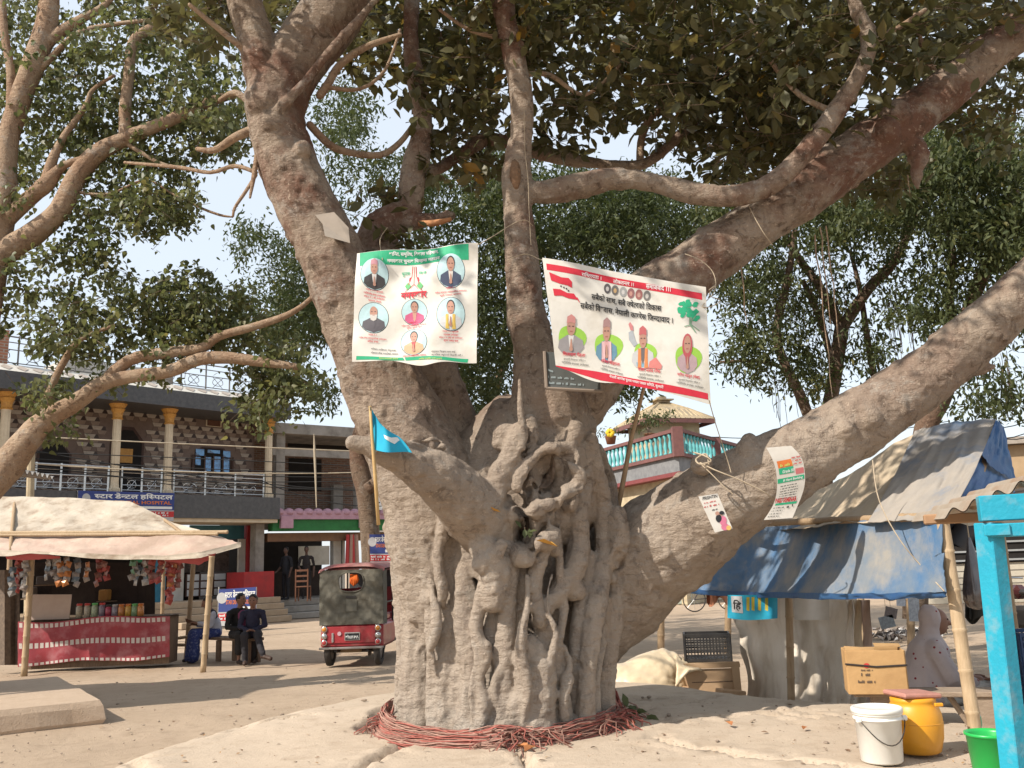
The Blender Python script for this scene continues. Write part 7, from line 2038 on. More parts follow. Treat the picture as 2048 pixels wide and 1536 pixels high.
# phone-like tray in the hands
q = L_(.02, .50, s_ + .33)
o = MB().bbox(q, (.22, .14, .02), Matrix.Rotation(RAD(20), 3, 'Y') @ Matrix.Rotation(RAD(-30), 3, 'X'), 0, .006).build('book', M('brown_cover', (.15, .075, .045), None, 9, .7)); tag(o, 'brown booklet held by the person in the blue wrap', 'book')

# hospital board standing behind the bench
HB = Plane(G(475, 1262, 0) + Vector((0, 0, .5)), (-.10, -1, .03))
t = dental_board('hospital_board', 'blue and red hospital board standing on the ground behind the seated people', HB, (438, 1179), (512, 1174), (512, 1252), (436, 1252), None)
for x in (437, 512):
    a = HB.hit(x, 1174, -.02); MB().tube([(a.x, a.y, 0), a], .018, 6).build('leg', STEEL, t)

# ------------------------------------------------------------------ people inside the shop
for i, (x, d, lab, cc, yaw) in enumerate(((572, 31.5, 'dark figure standing inside the open shop, left of the doorway light', (.02, .02, .024), 2.6), (612, 31.5, 'dark figure standing inside the open shop, before the bright back window', (.025, .02, .02), 3.4))):
    q = P(x, 1200, d); q.z = plin
    L_ = seat_pose(yaw, q, 0, 1.0)
    dk_ = M('shop_cloth%d' % i, cc, None, 9, .9)
    person('person', lab, [(L_(0, 0, .92), L_(0, 0, 1.18), .13, .14, 'shirt'), (L_(0, 0, 1.18), L_(0, 0, 1.38), .15, .11, 'shirt'), (L_(-.15, 0, 1.40), L_(.15, 0, 1.40), .06, .06, 'shirt'), (L_(0, 0, 1.42), L_(0, .02, 1.54), .05, .048, 'skin'),
        (L_(.20, 0, 1.38), L_(.26, .02, 1.10), .052, .045, 'shirt'), (L_(.26, .02, 1.10), L_(.20, .2, .98), .042, .034, 'skin'), (L_(-.20, 0, 1.38), L_(-.26, .0, 1.10), .052, .045, 'shirt'), (L_(-.26, .0, 1.10), L_(-.24, .08, .86), .042, .034, 'skin'),
        (L_(.09, 0, .90), L_(.10, .02, .48), .085, .065, 'shirt'), (L_(-.09, 0, .90), L_(-.10, .02, .48), .085, .065, 'shirt'), (L_(.10, .02, .48), L_(.10, 0, .10), .06, .045, 'shirt'), (L_(-.10, .02, .48), L_(-.10, 0, .10), .06, .045, 'shirt'), (L_(.10, 0, .04), L_(.10, .18, .035), .04, .035, 'shirt'), (L_(-.10, 0, .04), L_(-.10, .18, .035), .04, .035, 'shirt')],
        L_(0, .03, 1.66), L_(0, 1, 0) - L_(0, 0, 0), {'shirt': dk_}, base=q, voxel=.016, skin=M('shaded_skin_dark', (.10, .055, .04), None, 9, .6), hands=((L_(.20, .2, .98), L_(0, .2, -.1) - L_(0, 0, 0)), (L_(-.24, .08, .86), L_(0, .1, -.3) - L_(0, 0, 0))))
q = P(606, 1193, 29.2); q.z = plin
ch = thing('wooden_chair', 'brown wooden chair standing just inside the open shop', 'chair', q)
CHW = M('chair_wood', (.13, .055, .03), None, 8, .6)
MB().bbox(q + UZ * .45, (.42, .42, .04), None, 0, .01).build('seat', CHW, ch)
for a in (-.19, .19):
    for b in (-.19, .19): MB().tube([q + Vector((a, b, 0)), q + Vector((a, b, .43 if b > 0 else 1.0))], .024, 6).build('leg', CHW, ch)
for z in (.62, .78, .95): MB().bbox(q + Vector((0, -.19, z)), (.36, .03, .06), None, 0, .006).build('back_slat', CHW, ch)

# ------------------------------------------------------------------ e-rickshaw
rc = G(703, 1334, 0)
yaw = RAD(-3)
ric = thing('electric_rickshaw', 'dusty red electric rickshaw with grey canvas back parked left of the trunk', 'rickshaw', (rc.x, rc.y, 0))
Rr = Matrix.Rotation(yaw, 3, 'Z')
rl = lambda x, y, z: Vector((rc.x, rc.y, 0)) + Rr @ Vector((x, y, z))
RRED = M('rickshaw_red', (.33, .028, .035), (.26, .026, .032), 4, .45, .15, 20, c3=(.30, .10, .085), s3=3, coat=.2)
RROOF = M('roof_vinyl', (.33, .10, .09), (.27, .10, .09), 5, .6, .2, 20, c3=(.33, .2, .17))
CANV = M('grey_canvas', (.125, .115, .09), (.095, .088, .07), 5, .85, .5, 18, c3=(.19, .17, .13))
BLKM = M('black_metal', (.03, .028, .027), (.045, .035, .03), 5, .5)
TYRE = M('tyre', (.028, .026, .025), (.06, .05, .042), 7, .85); RIMM = M('rim', (.30, .28, .26), (.2, .17, .15), 5, .5, metal=.5)
w, H = 1.02, 1.62
# lower tub
mb = MB()
prof = [(-w / 2, .30), (w / 2, .30), (w / 2, .66), (-w / 2, .66)]
mb.bbox(rl(0, .55, .48), (w, 1.1, .40), Rr, 0, .05)
mb.build('body', RRED, ric)
MB().bbox(rl(0, -.012, .50), (w * .78, .02, .26), Rr, 0, .008).build('rear_panel', RRED, ric)
MB().bbox(rl(0, 1.6, .34), (w, 1.3, .08), Rr, 0, .02).build('floor', BLKM, ric)
MB().bbox(rl(0, -.02, .295), (w + .02, .06, .035), Rr, 0, .008).build('bumper', RIMM, ric)
MB().bbox(rl(0, 2.35, .62), (w * .7, .5, .7), Rr, 0, .08).build('front_cowl', RRED, ric)
# roof
mb = MB()
def rf(u, v):
    x = (u - .5) * (w + .06); y = -.03 + 2.5 * v
    return rl(x, y, H - .09 + .09 * (1 - (2 * u - 1) ** 4) + .02 * math.sin(v * math.pi) * 1 - .05 * (1 - min(1, v / .03)))
mb.sheet(rf, 14, 30, th=.05)
mb.build('roof', RROOF, ric, True)
# canvas back with its window cut out
def canv(u, v):
    x = (u - .5) * (w + .02); z = .655 + (H - .10 - .655) * v
    wv = .02 * nz(u * 5, v * 5, 2) + .018 * math.sin((u - .6 + v * .8) * 14) * max(0, u - .45) * 2 * (1 - abs(2 * v - 1)) + .012 * nz(u * 14, v * 11, 5)
    return rl(x + .006 * nz(v * 14, 3, u), -.02 - wv, z)
def hole(u, v):
    a, b = (u - .50) / .195, (v - .775) / .175
    return abs(a) ** 3 + abs(b) ** 3 < 1
mb = MB(); mb.sheet(canv, 60, 50, skip=hole, th=.006)
mb.build('canvas_back', CANV, ric, True)
mb = MB()
mb.tube([canv(.50 + .198 * math.copysign(abs(math.cos(t)) ** .67, math.cos(t)), .775 + .178 * math.copysign(abs(math.sin(t)) ** .67, math.sin(t))) + rl(0, -.006, 0) - rl(0, 0, 0) for t in np.linspace(0, 6.28, 25)], .010, 5)
mb.build('window_piping', CANV, ric, True)
mb = MB(); mb.sheet(lambda u, v: canv(.42 + .17 * u, .24 + .22 * v) + (rl(0, -.012, 0) - rl(0, 0, 0)), 6, 6); mb.build('canvas_pocket', M('canvas_patch', (.16, .15, .12), None, 6, .85), ric, True)
MB().bbox(canv(.5, .50) + (rl(0, -.012, 0) - rl(0, 0, 0)), (.17, .008, .035), Rr, 0, .002).build('strap', BLKM, ric)
for sd in (1, -1):
    mb = MB(); mb.sheet(lambda u, v: rl(sd * (w / 2 + .008 + .01 * nz(u * 4, v * 6, 7)), .0 + .32 * u, .655 + (H - .12 - .655) * v), 8, 14, th=.005); mb.build('canvas_side', CANV, ric, True)
    for y in (.33, .95, 1.75):
        MB().tube([rl(sd * w * .48, y, .36), rl(sd * w * .48, y + .02, H - .08)], .018, 8).build('pillar', BLKM, ric)
    MB().tube([rl(sd * w * .48, .3, .98), rl(sd * w * .48, 1.75, .98)], .014, 6).build('hand_bar', BLKM, ric)
# seats
MB().bbox(rl(0, .62, .74), (w * .92, .5, .12), Rr, 0, .03).build('seat', RRED, ric)
MB().bbox(rl(0, .40, 1.02), (w * .92, .08, .40), Rr, 0, .02).build('seat_back', RRED, ric)
MB().bbox(rl(0, 1.55, .70), (w * .92, .4, .12), Rr, 0, .03).build('seat', M('seat_maroon', (.20, .03, .035), None, 6, .6), ric)
MB().bbox(rl(.1, 1.5, 1.05), (w * .7, .06, .32), Rr, 0, .02).build('seat_back', M('seat_maroon', (.2, .03, .035)), ric)
MB().bbox(rl(0, 1.78, 1.22), (w * .9, .03, .56), Rr, 0, .01).build('window_dimmer', M('dimmer_grey', (.06, .065, .07), (.04, .042, .045), 4, .3), ric)  # added dark panel, keeps the view through the back window dim
# wheels
for (x, y) in ((-.40, .22), (.40, .22), (.0, 2.35)):
    ax_ = rl(1, 0, 0) - rl(0, 0, 0); c = rl(x, y, .235)
    pr = [(.145, -.045), (.20, -.052), (.228, -.04), (.235, 0), (.228, .04), (.20, .052), (.145, .045)]
    wh = MB().lathe(c, pr, 24, 0, ax_, close=False).build('wheel', TYRE, ric, True)
    MB().lathe(c, [(.03, -.05), (.05, -.035), (.145, -.03), (.15, 0), (.145, .03), (.05, .035), (.03, .05)], 20, 0, ax_).build('rim', RIMM, wh, True)
MB().tube([rl(-.42, .22, .235), rl(.42, .22, .235)], .03, 8).build('axle', BLKM, ric)
MB().bbox(rl(-.05, .3, .26), (.35, .3, .10), Rr, 0, .02).build('battery_tray', M('tray', (.25, .18, .11), None, 5, .8), ric)
for x in (-.26, .26): MB().bbox(rl(x, .25, .25), (.05, .5, .03), Rr, 0, .004).build('leaf_spring', BLKM, ric)
# lamps, plate, latch
AMB = M('amber_lens', (.62, .23, .03), None, 9, .2, spec=.6); REDL = M('red_lens', (.5, .05, .05), None, 9, .2, spec=.6); CHR = M('chrome', (.55, .54, .52), None, 9, .25, metal=.8)
for sd in (-1, 1):
    for z, m_, r_ in ((.595, AMB, .042), (.485, CHR, .040), (.385, REDL, .040)):
        c = rl(sd * .435, -.012, z)
        hs = MB().lathe(c, [(r_ * 1.25, 0), (r_ * 1.2, .025), (r_ * .95, .03)], 14, 0, rl(0, -1, 0) - rl(0, 0, 0)).build('lamp', CHR, ric, True)
        MB().lathe(c + (rl(0, -.022, 0) - rl(0, 0, 0)), [(r_, 0), (r_ * .8, .014), (r_ * .3, .02)], 14, 0, rl(0, -1, 0) - rl(0, 0, 0)).build('lens', m_, hs, True)
pl = MB().bbox(rl(.02, -.032, .475), (.25, .012, .125), Rr, 0, .004).build('number_plate', CHR, ric)
MB().bbox(rl(.02, -.040, .472), (.225, .006, .10), Rr, 0, .002).build('plate_face', BLACK, pl)
RP = Plane(rl(0, -.044, .47), rl(0, -1, 0) - rl(0, 0, 0))
(ax0, ax1), (ay0, ay1) = scr(np.array([rl(-.085, -.044, .435), rl(.125, -.044, .435)]))
text_on(RP, 'को१ह१३९९', (ax0, ay0), (ax1, ay1), 8.5, WHITE, pl, bold=.04, lift=.004)
MB().bbox(rl(-.30, -.026, .46), (.035, .03, .15), Rr, 0, .008).build('latch', CHR, ric)
MB().lathe(rl(-.19, -.026, .52), [(.035, 0), (.033, .012)], 8, 0, rl(0, -1, 0) - rl(0, 0, 0)).build('sticker', M('pink_sticker', (.55, .35, .38), None, 9, .5), ric)
# orange cloth in the window
mb = MB(); c = rl(.03, .06, 1.36)
for i in range(5):
    x = -.05 + .025 * i
    mb.tube([c + Vector((x, -.01 * i, .07)), c + Vector((x + .01, -.03, .0)), c + Vector((x - .005, -.01, -.09 + .02 * abs(i - 2)))], [.02, .03, .016], 8, round_caps=True)
o = mb.build('orange_cloth', M('orange_rag', (.68, .14, .02), (.55, .1, .02), 9, .8), smooth=True); tag(o, 'bright orange cloth hanging in the rickshaw back window', 'cloth', kind=None)
# third hospital board on a pole behind the rickshaw
T3 = Plane(P(765, 1100, 16.8), (-.1, -1, 0))
t = dental_board('hospital_sign', 'hospital sign on a pole between the rickshaw and the trunk', T3, (739, 1069), (800, 1068), (802, 1131), (741, 1131), None)
a = T3.hit(737, 1066, -.05); MB().tube([(a.x, a.y, 0), a], .035, 8).build('pole', WOOD, t)
# ================================================================== RIGHT SIDE: blue tarp stall, its keeper and wares
BTARP = M('blue_tarp', (.055, .135, .26), (.15, .185, .225), 2.6, .75, .4, 10, c3=(.27, .255, .23), s3=2.2, lo=.36, hi=.60)
BTARP2 = M('deep_blue_tarp', (.030, .09, .24), (.045, .12, .25), 3, .55, .3, 14)
GTARP = M('grey_dusty_tarp', (.33, .29, .245), (.25, .23, .21), 2.2, .8, .35, 10, c3=(.12, .18, .27), s3=1.6)
KTARP = M('khaki_tarp', (.52, .42, .30), (.42, .33, .23), 3, .85, .4, 12, c3=(.40, .34, .25))
WTARP = M('white_sack_wall', (.72, .64, .54), (.64, .56, .46), 2, .85, .5, 60, c3=(.56, .47, .37), s3=2, stretch=(3, 3, .6))
gz = .10
tb = thing('tarp_stall', 'bamboo stall under blue, grey and khaki tarps right of the trunk', 'stall', G(1700, 1420, gz))
p3 = G(1583, 1414, .12); p6 = G(1957, 1506, .28); p1 = G(1322, 1308, .0); p2 = G(1455, 1306, .0); p4 = G(1728, 1300, 0); p5 = G(1824, 1345, .0)
dl, dr = G(1480, 1396, .08).y, p6.y
bamboo('post', p3, P(1577, 1170, p3.y), .037, BAMBOO, tb, 4)
bamboo('post', p6, P(1882, 1022, p6.y + .1), .042, BAMBOO_P, tb, 6)
bamboo('post', p1, P(1322, 1150, p1.y), .06, BAMBOO, tb, 4)
bamboo('post', p2, P(1458, 1120, p2.y), .055, BAMBOO, tb, 4)
bamboo('post', p4, P(1716, 1100, p4.y), .055, BAMBOO_P, tb, 5)
bamboo('post', p5, P(1818, 1100, p5.y), .05, BAMBOO, tb, 5)
bamboo('post', G(2040, 1345, 0), P(1998, 1045, G(2040, 1345, 0).y), .055, BAMBOO, tb, 5)
bamboo('prop', P(1945, 1010, 6.9), P(1965, 915, 7.3), .045, BAMBOO, tb, 2)
bamboo('eave_pole', P(1430, 1050, dl), P(1900, 1032, dr), .03, BAMBOO, tb, 8)
tarp('blue_front', BTARP, tb, [(1420, 1055, dl), (1560, 1052, dl - .7), (1720, 1042, dr + 1.0), (1885, 1030, dr + .05)], [(1368, 1181, dl - .05), (1480, 1186, dl - .5), (1640, 1190, dr + 1.3), (1780, 1190, dr + .5), (1893, 1186, dr - .05)], 90, 34, .035, sag=.04, fr_=(4, 4))
tarp('blue_hem', BTARP2, tb, [(1370, 1178, dl - .07), (1480, 1183, dl - .53), (1640, 1186, dr + 1.27), (1780, 1186, dr + .47), (1893, 1183, dr - .07)], [(1368, 1186, dl - .04), (1480, 1193, dl - .5), (1640, 1197, dr + 1.3), (1780, 1196, dr + .5), (1894, 1191, dr - .04)], 90, 4, .02, fr_=(7, 2))
rd = dr + 1.5
tarp('khaki_roof', KTARP, tb, [(1480, 1030, dl + .3), (1560, 1012, dl - .1), (1650, 975, dl - .2), (1730, 930, rd + .6), (1790, 885, rd + .4), (1880, 848, rd + .2)], [(1480, 1052, dl - .1), (1560, 1058, dl - .75), (1630, 1054, dr + 1.4), (1690, 1042, dr + 1.2), (1742, 1046, dr + .8), (1800, 1036, dr + .5)], 80, 30, .04, sag=.08, fr_=(4, 3))
tarp('grey_roof', GTARP, tb, [(1830, 862, rd + .3), (1880, 848, rd + .18), (1930, 842, rd + .1), (1992, 838, rd)], [(1735, 1046, dr + .75), (1800, 1040, dr + .4), (1860, 1036, dr + .1), (1908, 1020, dr - .1)], 60, 30, .03, sag=.03, fr_=(3, 3))
tarp('blue_gable', BTARP2, tb, [(1988, 838, rd), (1998, 843, rd + .05), (2006, 852, rd + .2)], [(1962, 908, rd - .3), (1985, 935, rd - .1), (2034, 965, rd + .2)], 20, 16, .03)
tarp('blue_lining', BTARP2, tb, [(1968, 900, rd + .1), (1990, 930, rd + .3), (2030, 962, rd + .4)], [(1905, 1018, dr + .2), (1950, 1000, dr + .4), (2030, 985, dr + .8)], 20, 12, .02)
# ragged sacking wall
mb = MB()
def sackw(u, v):
    xl = 1468 + 26 * v - 10 * math.sin(v * 6) + 12 * math.exp(-((v - .35) / .12) ** 2); xr = 1712 - 14 * v
    d = dl + .1 + (p3.y + .22 - dl) * min(1, u * 2) * .9 - max(0, u - .5) * .4
    p = P(xl + (xr - xl) * u, 1196 + (204 + 24 * u) * v, d)
    return p + Vector((0, .06 * math.sin(u * 24 + v * 2 + 2 * nz(u * 3, v)) * (.4 + .6 * v) + .04 * nz(u * 8, v * 6, 4) + .02 * abs(nz(u * 14 + v * 6, v * 9, 8)) + .01 * nz(u * 40, v * 24, 2), 0))
mb.sheet(sackw, 60, 30, th=.005)
mb.build('sacking_wall', WTARP, tb, True)
for k_, (x0, x1) in enumerate(((1692, 1704), (1706, 1722), (1722, 1740))):
    mb = MB(); mb.sheet(lambda u, v: P(x0 + (x1 - x0) * u + 10 * v + 4 * nz(v * 5, k_), 1200 + 222 * v, p3.y - .35 - .08 * k_ + .05 * math.sin(u * 3 + v * 5)), 6, 20, th=.006)
    mb.build('sacking_strip', [WTARP, KTARP, M('pink_sacking', (.42, .31, .25), (.33, .24, .19), 4, .9, .3, 20)][k_], tb, True)
cord('cord', 'thin cord sagging down the face of the blue tarp to the corner post', [(1745, 920, 6.3), (1758, 1000, 6.2), (1800, 1080, 6.1), (1850, 1140, 6.05), (1888, 1182, dr - .08)], .004)
# bags hung under the blue hem
S_ = Plane(P(1505, 1215, dl - .95), (-.25, -1, 0), lambda x, y: .03 * math.sin(x * .09))
t = thing('printed_bag', 'blue printed bag with yellow stripes hung under the blue tarp hem', 'bag', S_.hit(1505, 1238))
mb = MB(); mb.sheet(lambda u, v: S_.hit(1457 + 98 * u, 1190 + 46 * v + 4 * math.sin(u * math.pi) * v), 14, 6, th=.02); mb.build('bag_body', M('bag_cyan', (.03, .36, .50), (.02, .26, .42), 6, .4), t, True)
band_on(S_, (1462, 1192), (1484, 1192), (1486, 1226), (1464, 1224), GREY, t, 'print_panel', .024, 4, 3)
for x in (1493, 1503, 1516, 1530): band_on(S_, (x, 1194), (x + 6, 1194), (x + 6, 1222), (x, 1220), ink('bag_yellow', (.55, .42, .05)), t, 'yellow_stripe', .024, 2, 3)
text_on(S_, 'हि', (1466, 1221), (1482, 1221), 22, BLACK, t, bold=.02, lift=.028)
S_ = Plane(P(1625, 1220, p3.y + .15), (-.1, -1, 0), lambda x, y: .02 * math.sin(x * .11))
t = thing('brown_sack', 'brown and white printed sack hung behind the middle bamboo post', 'bag', S_.hit(1625, 1242))
mb = MB(); mb.sheet(lambda u, v: S_.hit(1590 + 68 * u, 1194 + 46 * v), 10, 5, th=.01); mb.build('bag_body', PAPER, t, True)
band_on(S_, (1598, 1196), (1620, 1196), (1620, 1236), (1598, 1236), M('sack_brown', (.13, .09, .085), None, 9, .7), t, 'brown_print', .006, 3, 3); band_on(S_, (1624, 1196), (1642, 1196), (1642, 1222), (1624, 1222), M('sack_brown', (.13, .09, .085)), t, 'brown_print', .006, 3, 3); band_on(S_, (1592, 1198), (1597, 1198), (1597, 1208), (1592, 1208), GREENP, t, 'green_print', .006, 2, 2)
# orange cloth further left under the hem
mb = MB(); mb.sheet(lambda u, v: P(1413 + 40 * u, 1178 + (26 + 10 * math.sin(u * 7)) * v, dl + .3 + .05 * math.sin(u * 14)), 12, 5, th=.01)
tag(mb.build('orange_rag', M('faded_orange', (.48, .2, .11), None, 8, .9), smooth=True), 'faded orange cloth hanging under the left end of the blue hem', 'cloth')
# cards hanging in the gap
for x, y, w_, h_, c, lab, a in ((1782, 1225, 24, 20, (.16, .13, .12), 'dark photo card hanging in the stall gap', .3), (1774, 1244, 30, 24, (.22, .24, .25), 'grey photo card hanging lowest in the stall gap', -.2), (1802, 1204, 18, 16, (.5, .53, .58), 'pale printed card hanging under the blue hem', .1), (1828, 1218, 22, 48, (.40, .42, .45), 'long pale paper hanging beside the back post', .05)):
    q = P(x, y, p5.y - .4); ww, hh = W(w_, q), W(h_, q)
    R_ = Matrix.Rotation(a, 3, 'Y')
    o = MB().bbox(q, (ww, .008, hh), R_, 0, .002).build('hanging_card', M('card%d' % x, c, tuple(k_ * .6 for k_ in c), 30, .5)); tag(o, lab, 'card')
    MB().tube([q + Vector((0, 0, hh / 2)), q + Vector((0, 0, hh / 2 + .3))], .003, 4).build('string', ROPE, o)

# ------------------------------------------------------------------ in front of the stall
q = G(1300, 1392, .14)
# plastic sheet bundle
sk = thing('plastic_bundle', 'cream plastic sheet bundled over goods at the foot of the right limb', 'bundle', q)
mb = MB()
for (x, y, rx, rz, d) in ((1262, 1372, .34, .24, 0), (1300, 1362, .36, .29, .05), (1330, 1358, .30, .30, .1), (1285, 1378, .42, .2, -.05)):
    c = P(x, y, q.y + .15 + d); mb.ball(c, (rx, .3, rz), 14, 10)
co, no, fs = fuse(mb, .02, 14)
for i in range(len(co)):
    x, y, z = co[i]
    fan = math.atan2(z - .25, x - P(1372, 1340, q.y).x)
    co[i] += no[i] * (.03 * nz(x * 5, y * 5, z * 5) + .016 * math.sin(fan * 22 + x * 4) * max(0, min(1, (x - 1.35) * 2.2)) + .008 * nz(x * 18, y * 18, z * 18))
    co[i][2] = max(co[i][2], .05)
mk('sheet', co, fs, M('cream_plastic', (.58, .47, .32), (.52, .41, .27), 4, .4, .3, 16, spec=.45), sk, True)
mb = MB()
for i in range(9):
    a = P(1352 + 3 * i, 1372 - 4 * i, q.y - .2); b = P(1352 + 7 * i, 1312 + 4 * i, q.y - .05)
    mb.tube([a, a.lerp(b, .5) + Vector((.02, -.03, .02)), b], [.012, .022, .012], 7, round_caps=True)
co, no, fs = fuse(mb, .012, 2)
mk('gathered_folds', co, fs, M('cream_plastic', (.58, .47, .32)), sk, True)
# cardboard bits beside it
CARD = M('cardboard', (.40, .265, .155), (.34, .22, .125), 5, .85, .15, 30)
for x, y, s3, lab in ((1362, 1388, (.24, .14, .09), 'crushed cardboard piece under the plastic bundle'), (1290, 1394, (.16, .1, .04), 'flat cardboard scrap at the left under the bundle'), (1462, 1396, (.26, .16, .08), 'cardboard flap lying before the wooden box')):
    p = G(x, y, .14); o = MB().bbox(p + UZ * s3[2] / 2, s3, Matrix.Rotation(RAD(random.uniform(-25, 25)), 3, 'Z') @ Matrix.Rotation(RAD(8), 3, 'Y'), 0, .01).build('cardboard_piece', CARD); tag(o, lab, 'cardboard')
# wooden box
BX = Plane(G(1428, 1395, .12), (-.06, -1, 0))
wbx = thing('wooden_box', 'long tan plywood box beside the sacking wall', 'box', G(1428, 1395, .12))
PLY = M('plywood', (.46, .31, .185), (.40, .265, .155), 4, .75, .1, 30)
mb = MB(); mb.poly([BX.hit(1384, 1392), BX.hit(1482, 1398), BX.hit(1478, 1336), BX.hit(1370, 1340)], (0, .02, 0)); mb.build('front_panel', PLY, wbx)
mb = MB(); mb.poly([BX.hit(1366, 1338, .02), BX.hit(1480, 1334, .02), BX.hit(1478, 1323, .02), BX.hit(1366, 1327, .02)], (0, .05, 0)); mb.build('top_rail', PLY, wbx)
mb = MB(); mb.poly([BX.hit(1366, 1338), BX.hit(1384, 1392), BX.hit(1384, 1392) + Vector((0, .7, 0)), BX.hit(1366, 1338) + Vector((0, .7, 0))], (.02, 0, 0)); mb.build('side_panel', PLY, wbx)
mb = MB(); a, b = BX.hit(1366, 1332), BX.hit(1480, 1328); mb.poly([a, b, b + Vector((0, .7, 0)), a + Vector((0, .7, 0))], (0, 0, -.02)); mb.build('lid', PLY, wbx)
MB().tube([BX.hit(1384, 1365, .003), BX.hit(1470, 1362, .003)], .004, 4).build('panel_joint', WOOD, wbx)
mb = MB(); mb.poly([BX.hit(1462, 1334, .025), BX.hit(1478, 1334, .025), BX.hit(1484, 1396, .025), BX.hit(1470, 1394, .025)], (0, .02, 0)); mb.build('corner_post', PLY, wbx)
# black fruit crate standing on it
def crate(name, label, c, sx_, sy_, sz_, mat, rows=4, cols=9, yaw=0, group=None):
    t = thing(name, label, 'crate', c, group); R_ = Matrix.Rotation(yaw, 3, 'Z')
    L_ = lambda x, y, z: c + R_ @ Vector((x, y, z))
    for k_, (ax_, ln, off, rt_) in enumerate(((0, sx_, -sy_ / 2, 0), (0, sx_, sy_ / 2, 0), (1, sy_, -sx_ / 2, 1), (1, sy_, sx_ / 2, 1))):
        mb = MB()
        for r in range(rows + 1):
            z = .01 + (sz_ - .02) * r / rows
            mb.box(L_(0, off, z) if ax_ == 0 else L_(off, 0, z), ((ln, .012, .014 if 0 < r < rows else .03) if ax_ == 0 else (.012, ln, .014 if 0 < r < rows else .03)), R_)
        for q_ in range(cols + 1):
            x = -ln / 2 + ln * q_ / cols
            mb.box(L_(x, off, sz_ / 2) if ax_ == 0 else L_(off, x, sz_ / 2), ((.010 if 0 < q_ < cols else .03, .014, sz_) if ax_ == 0 else (.014, .010 if 0 < q_ < cols else .03, sz_)), R_)
        mb.build('side_grid', mat, t)
    MB().box(L_(0, 0, .01), (sx_ - .02, sy_ - .02, .015), R_).build('bottom', mat, t)
    return t
BPL = M('black_plastic', (.022, .022, .024), (.05, .045, .04), 6, .45)
c = BX.hit(1430, 1322) + Vector((0, .35, -.02)); crate('fruit_crate', 'black plastic fruit crate standing on the plywood box', c, .46, .34, .27, BPL, 5, 14, RAD(-10))

# bench with the cardboard box on it
bt = P(1745, 1378, 6.75); bz2 = bt.z
be = P(1975, 1384, 6.55)
bv = (be - bt); bv.z = 0; blen = bv.length; bu = bv.normalized(); Rb2 = Matrix((bu, Vector((-bu.y, bu.x, 0)), UZ)).transposed(); bmid = (bt + be) / 2; bmid.z = 0
GWOOD = M('grey_wood', (.31, .235, .17), (.23, .17, .12), 7, .85, .3, 40, stretch=(1, 6, 6))
rb = thing('market_bench', 'grey plank bench with slanted braces under the cardboard box', 'bench', bmid + UZ * .1)
MB().bbox(bmid + UZ * (bz2 - .02), (blen + .28, .26, .035), Rb2, 0, .006).build('seat', GWOOD, rb)
for a in (-.44, .44):
    MB().bbox(bmid + bu * a * blen + UZ * (bz2 / 2 + .02), (.12, .22, bz2 - .10), Rb2, 0, .006).build('leg', GWOOD, rb)
    a0 = bmid + bu * a * blen; s_ = -1 if a > 0 else 1
    MB().tube([a0 + bu * s_ * .05 + UZ * .22, a0 + bu * s_ * .2 + UZ * (bz2 - .05)], .022, 6).build('brace', GWOOD, rb)
KB = M('printed_carton', (.44, .27, .12), (.37, .22, .095), 4, .8, .2, 24)
cb = P(1752, 1374, 6.6); cb.z = bz2 + .002
ct = thing('cardboard_box', 'worn brown carton with open flaps standing on the plank bench', 'box', cb)
RC = Matrix.Rotation(RAD(-14), 3, 'Z'); cl_ = lambda x, y, z: cb + RC @ Vector((x, y, z))
mb = MB()
for (c_, s3) in (((0, -.13, .145), (.38, .012, .29)), ((0, .13, .145), (.38, .012, .29)), ((-.19, 0, .145), (.012, .26, .29)), ((.19, 0, .145), (.012, .26, .29)), ((0, 0, .01), (.37, .25, .012))):
    mb.bbox(cl_(*c_), s3, RC, 0, .003)
mb.build('carton', KB, ct)
for (a, b, tl_) in (((-.19, -.13, .29), (.0, -.13, .29), -.05), ((.19, .0, .30), (.02, .0, .30), .02)):
    MB().poly([cl_(*a), cl_(*b), cl_(b[0], b[1] + .08, .31 + tl_ * .3), cl_(a[0], a[1] + .08, .31)], (0, 0, .006)).build('flap', KB, ct)
for z in (.18, .185): MB().tube([cl_(-.2, -.14, z + .02), cl_(0, -.142, z), cl_(.2, -.14, z + .01)], .004, 4).build('twine', BLKM, ct)
BP_ = Plane(cl_(0, -.137, .1), RC @ Vector((0, -1, 0)))
for k_, (a, b, h) in enumerate((((1722, 1342), (1746, 1342), 4), ((1722, 1352), (1744, 1352), 7), ((1716, 1366), (1754, 1366), 6))): line_on(BP_, a, b, h, ink('carton_print', (.10, .07, .05)), ct, .003, k_)
patch_on(BP_, ell(1733, 1331, 6, 5, 12), RED, ct, 'print_mark', .003)

# the seated woman
wo = P(1856, 1370, 8.0); wo.z = 0
L_ = seat_pose(RAD(-98), wo, .24, .95); s_ = .26
SHAWL = M('dotted_shawl', (.47, .40, .385), (.41, .345, .335), 6, .9, .2, 20)
def dotted(m):
    nt = m.node_tree; N, Lk = nt.nodes, nt.links; b = N['Principled BSDF']
    src = b.inputs['Base Color'].links[0].from_socket
    tc = N.new('ShaderNodeTexCoord'); v = N.new('ShaderNodeTexVoronoi'); v.inputs['Scale'].default_value = 13; Lk.new(tc.outputs['Object'], v.inputs['Vector'])
    lt = N.new('ShaderNodeMath'); lt.operation = 'LESS_THAN'; lt.inputs[1].default_value = .13; Lk.new(v.outputs['Distance'], lt.inputs[0])
    mx = N.new('ShaderNodeMix'); mx.data_type = 'RGBA'; mx.inputs[7].default_value = (.22, .03, .04, 1); Lk.new(lt.outputs[0], mx.inputs[0]); Lk.new(src, mx.inputs[6]); Lk.new(mx.outputs[2], b.inputs['Base Color'])
dotted(SHAWL)
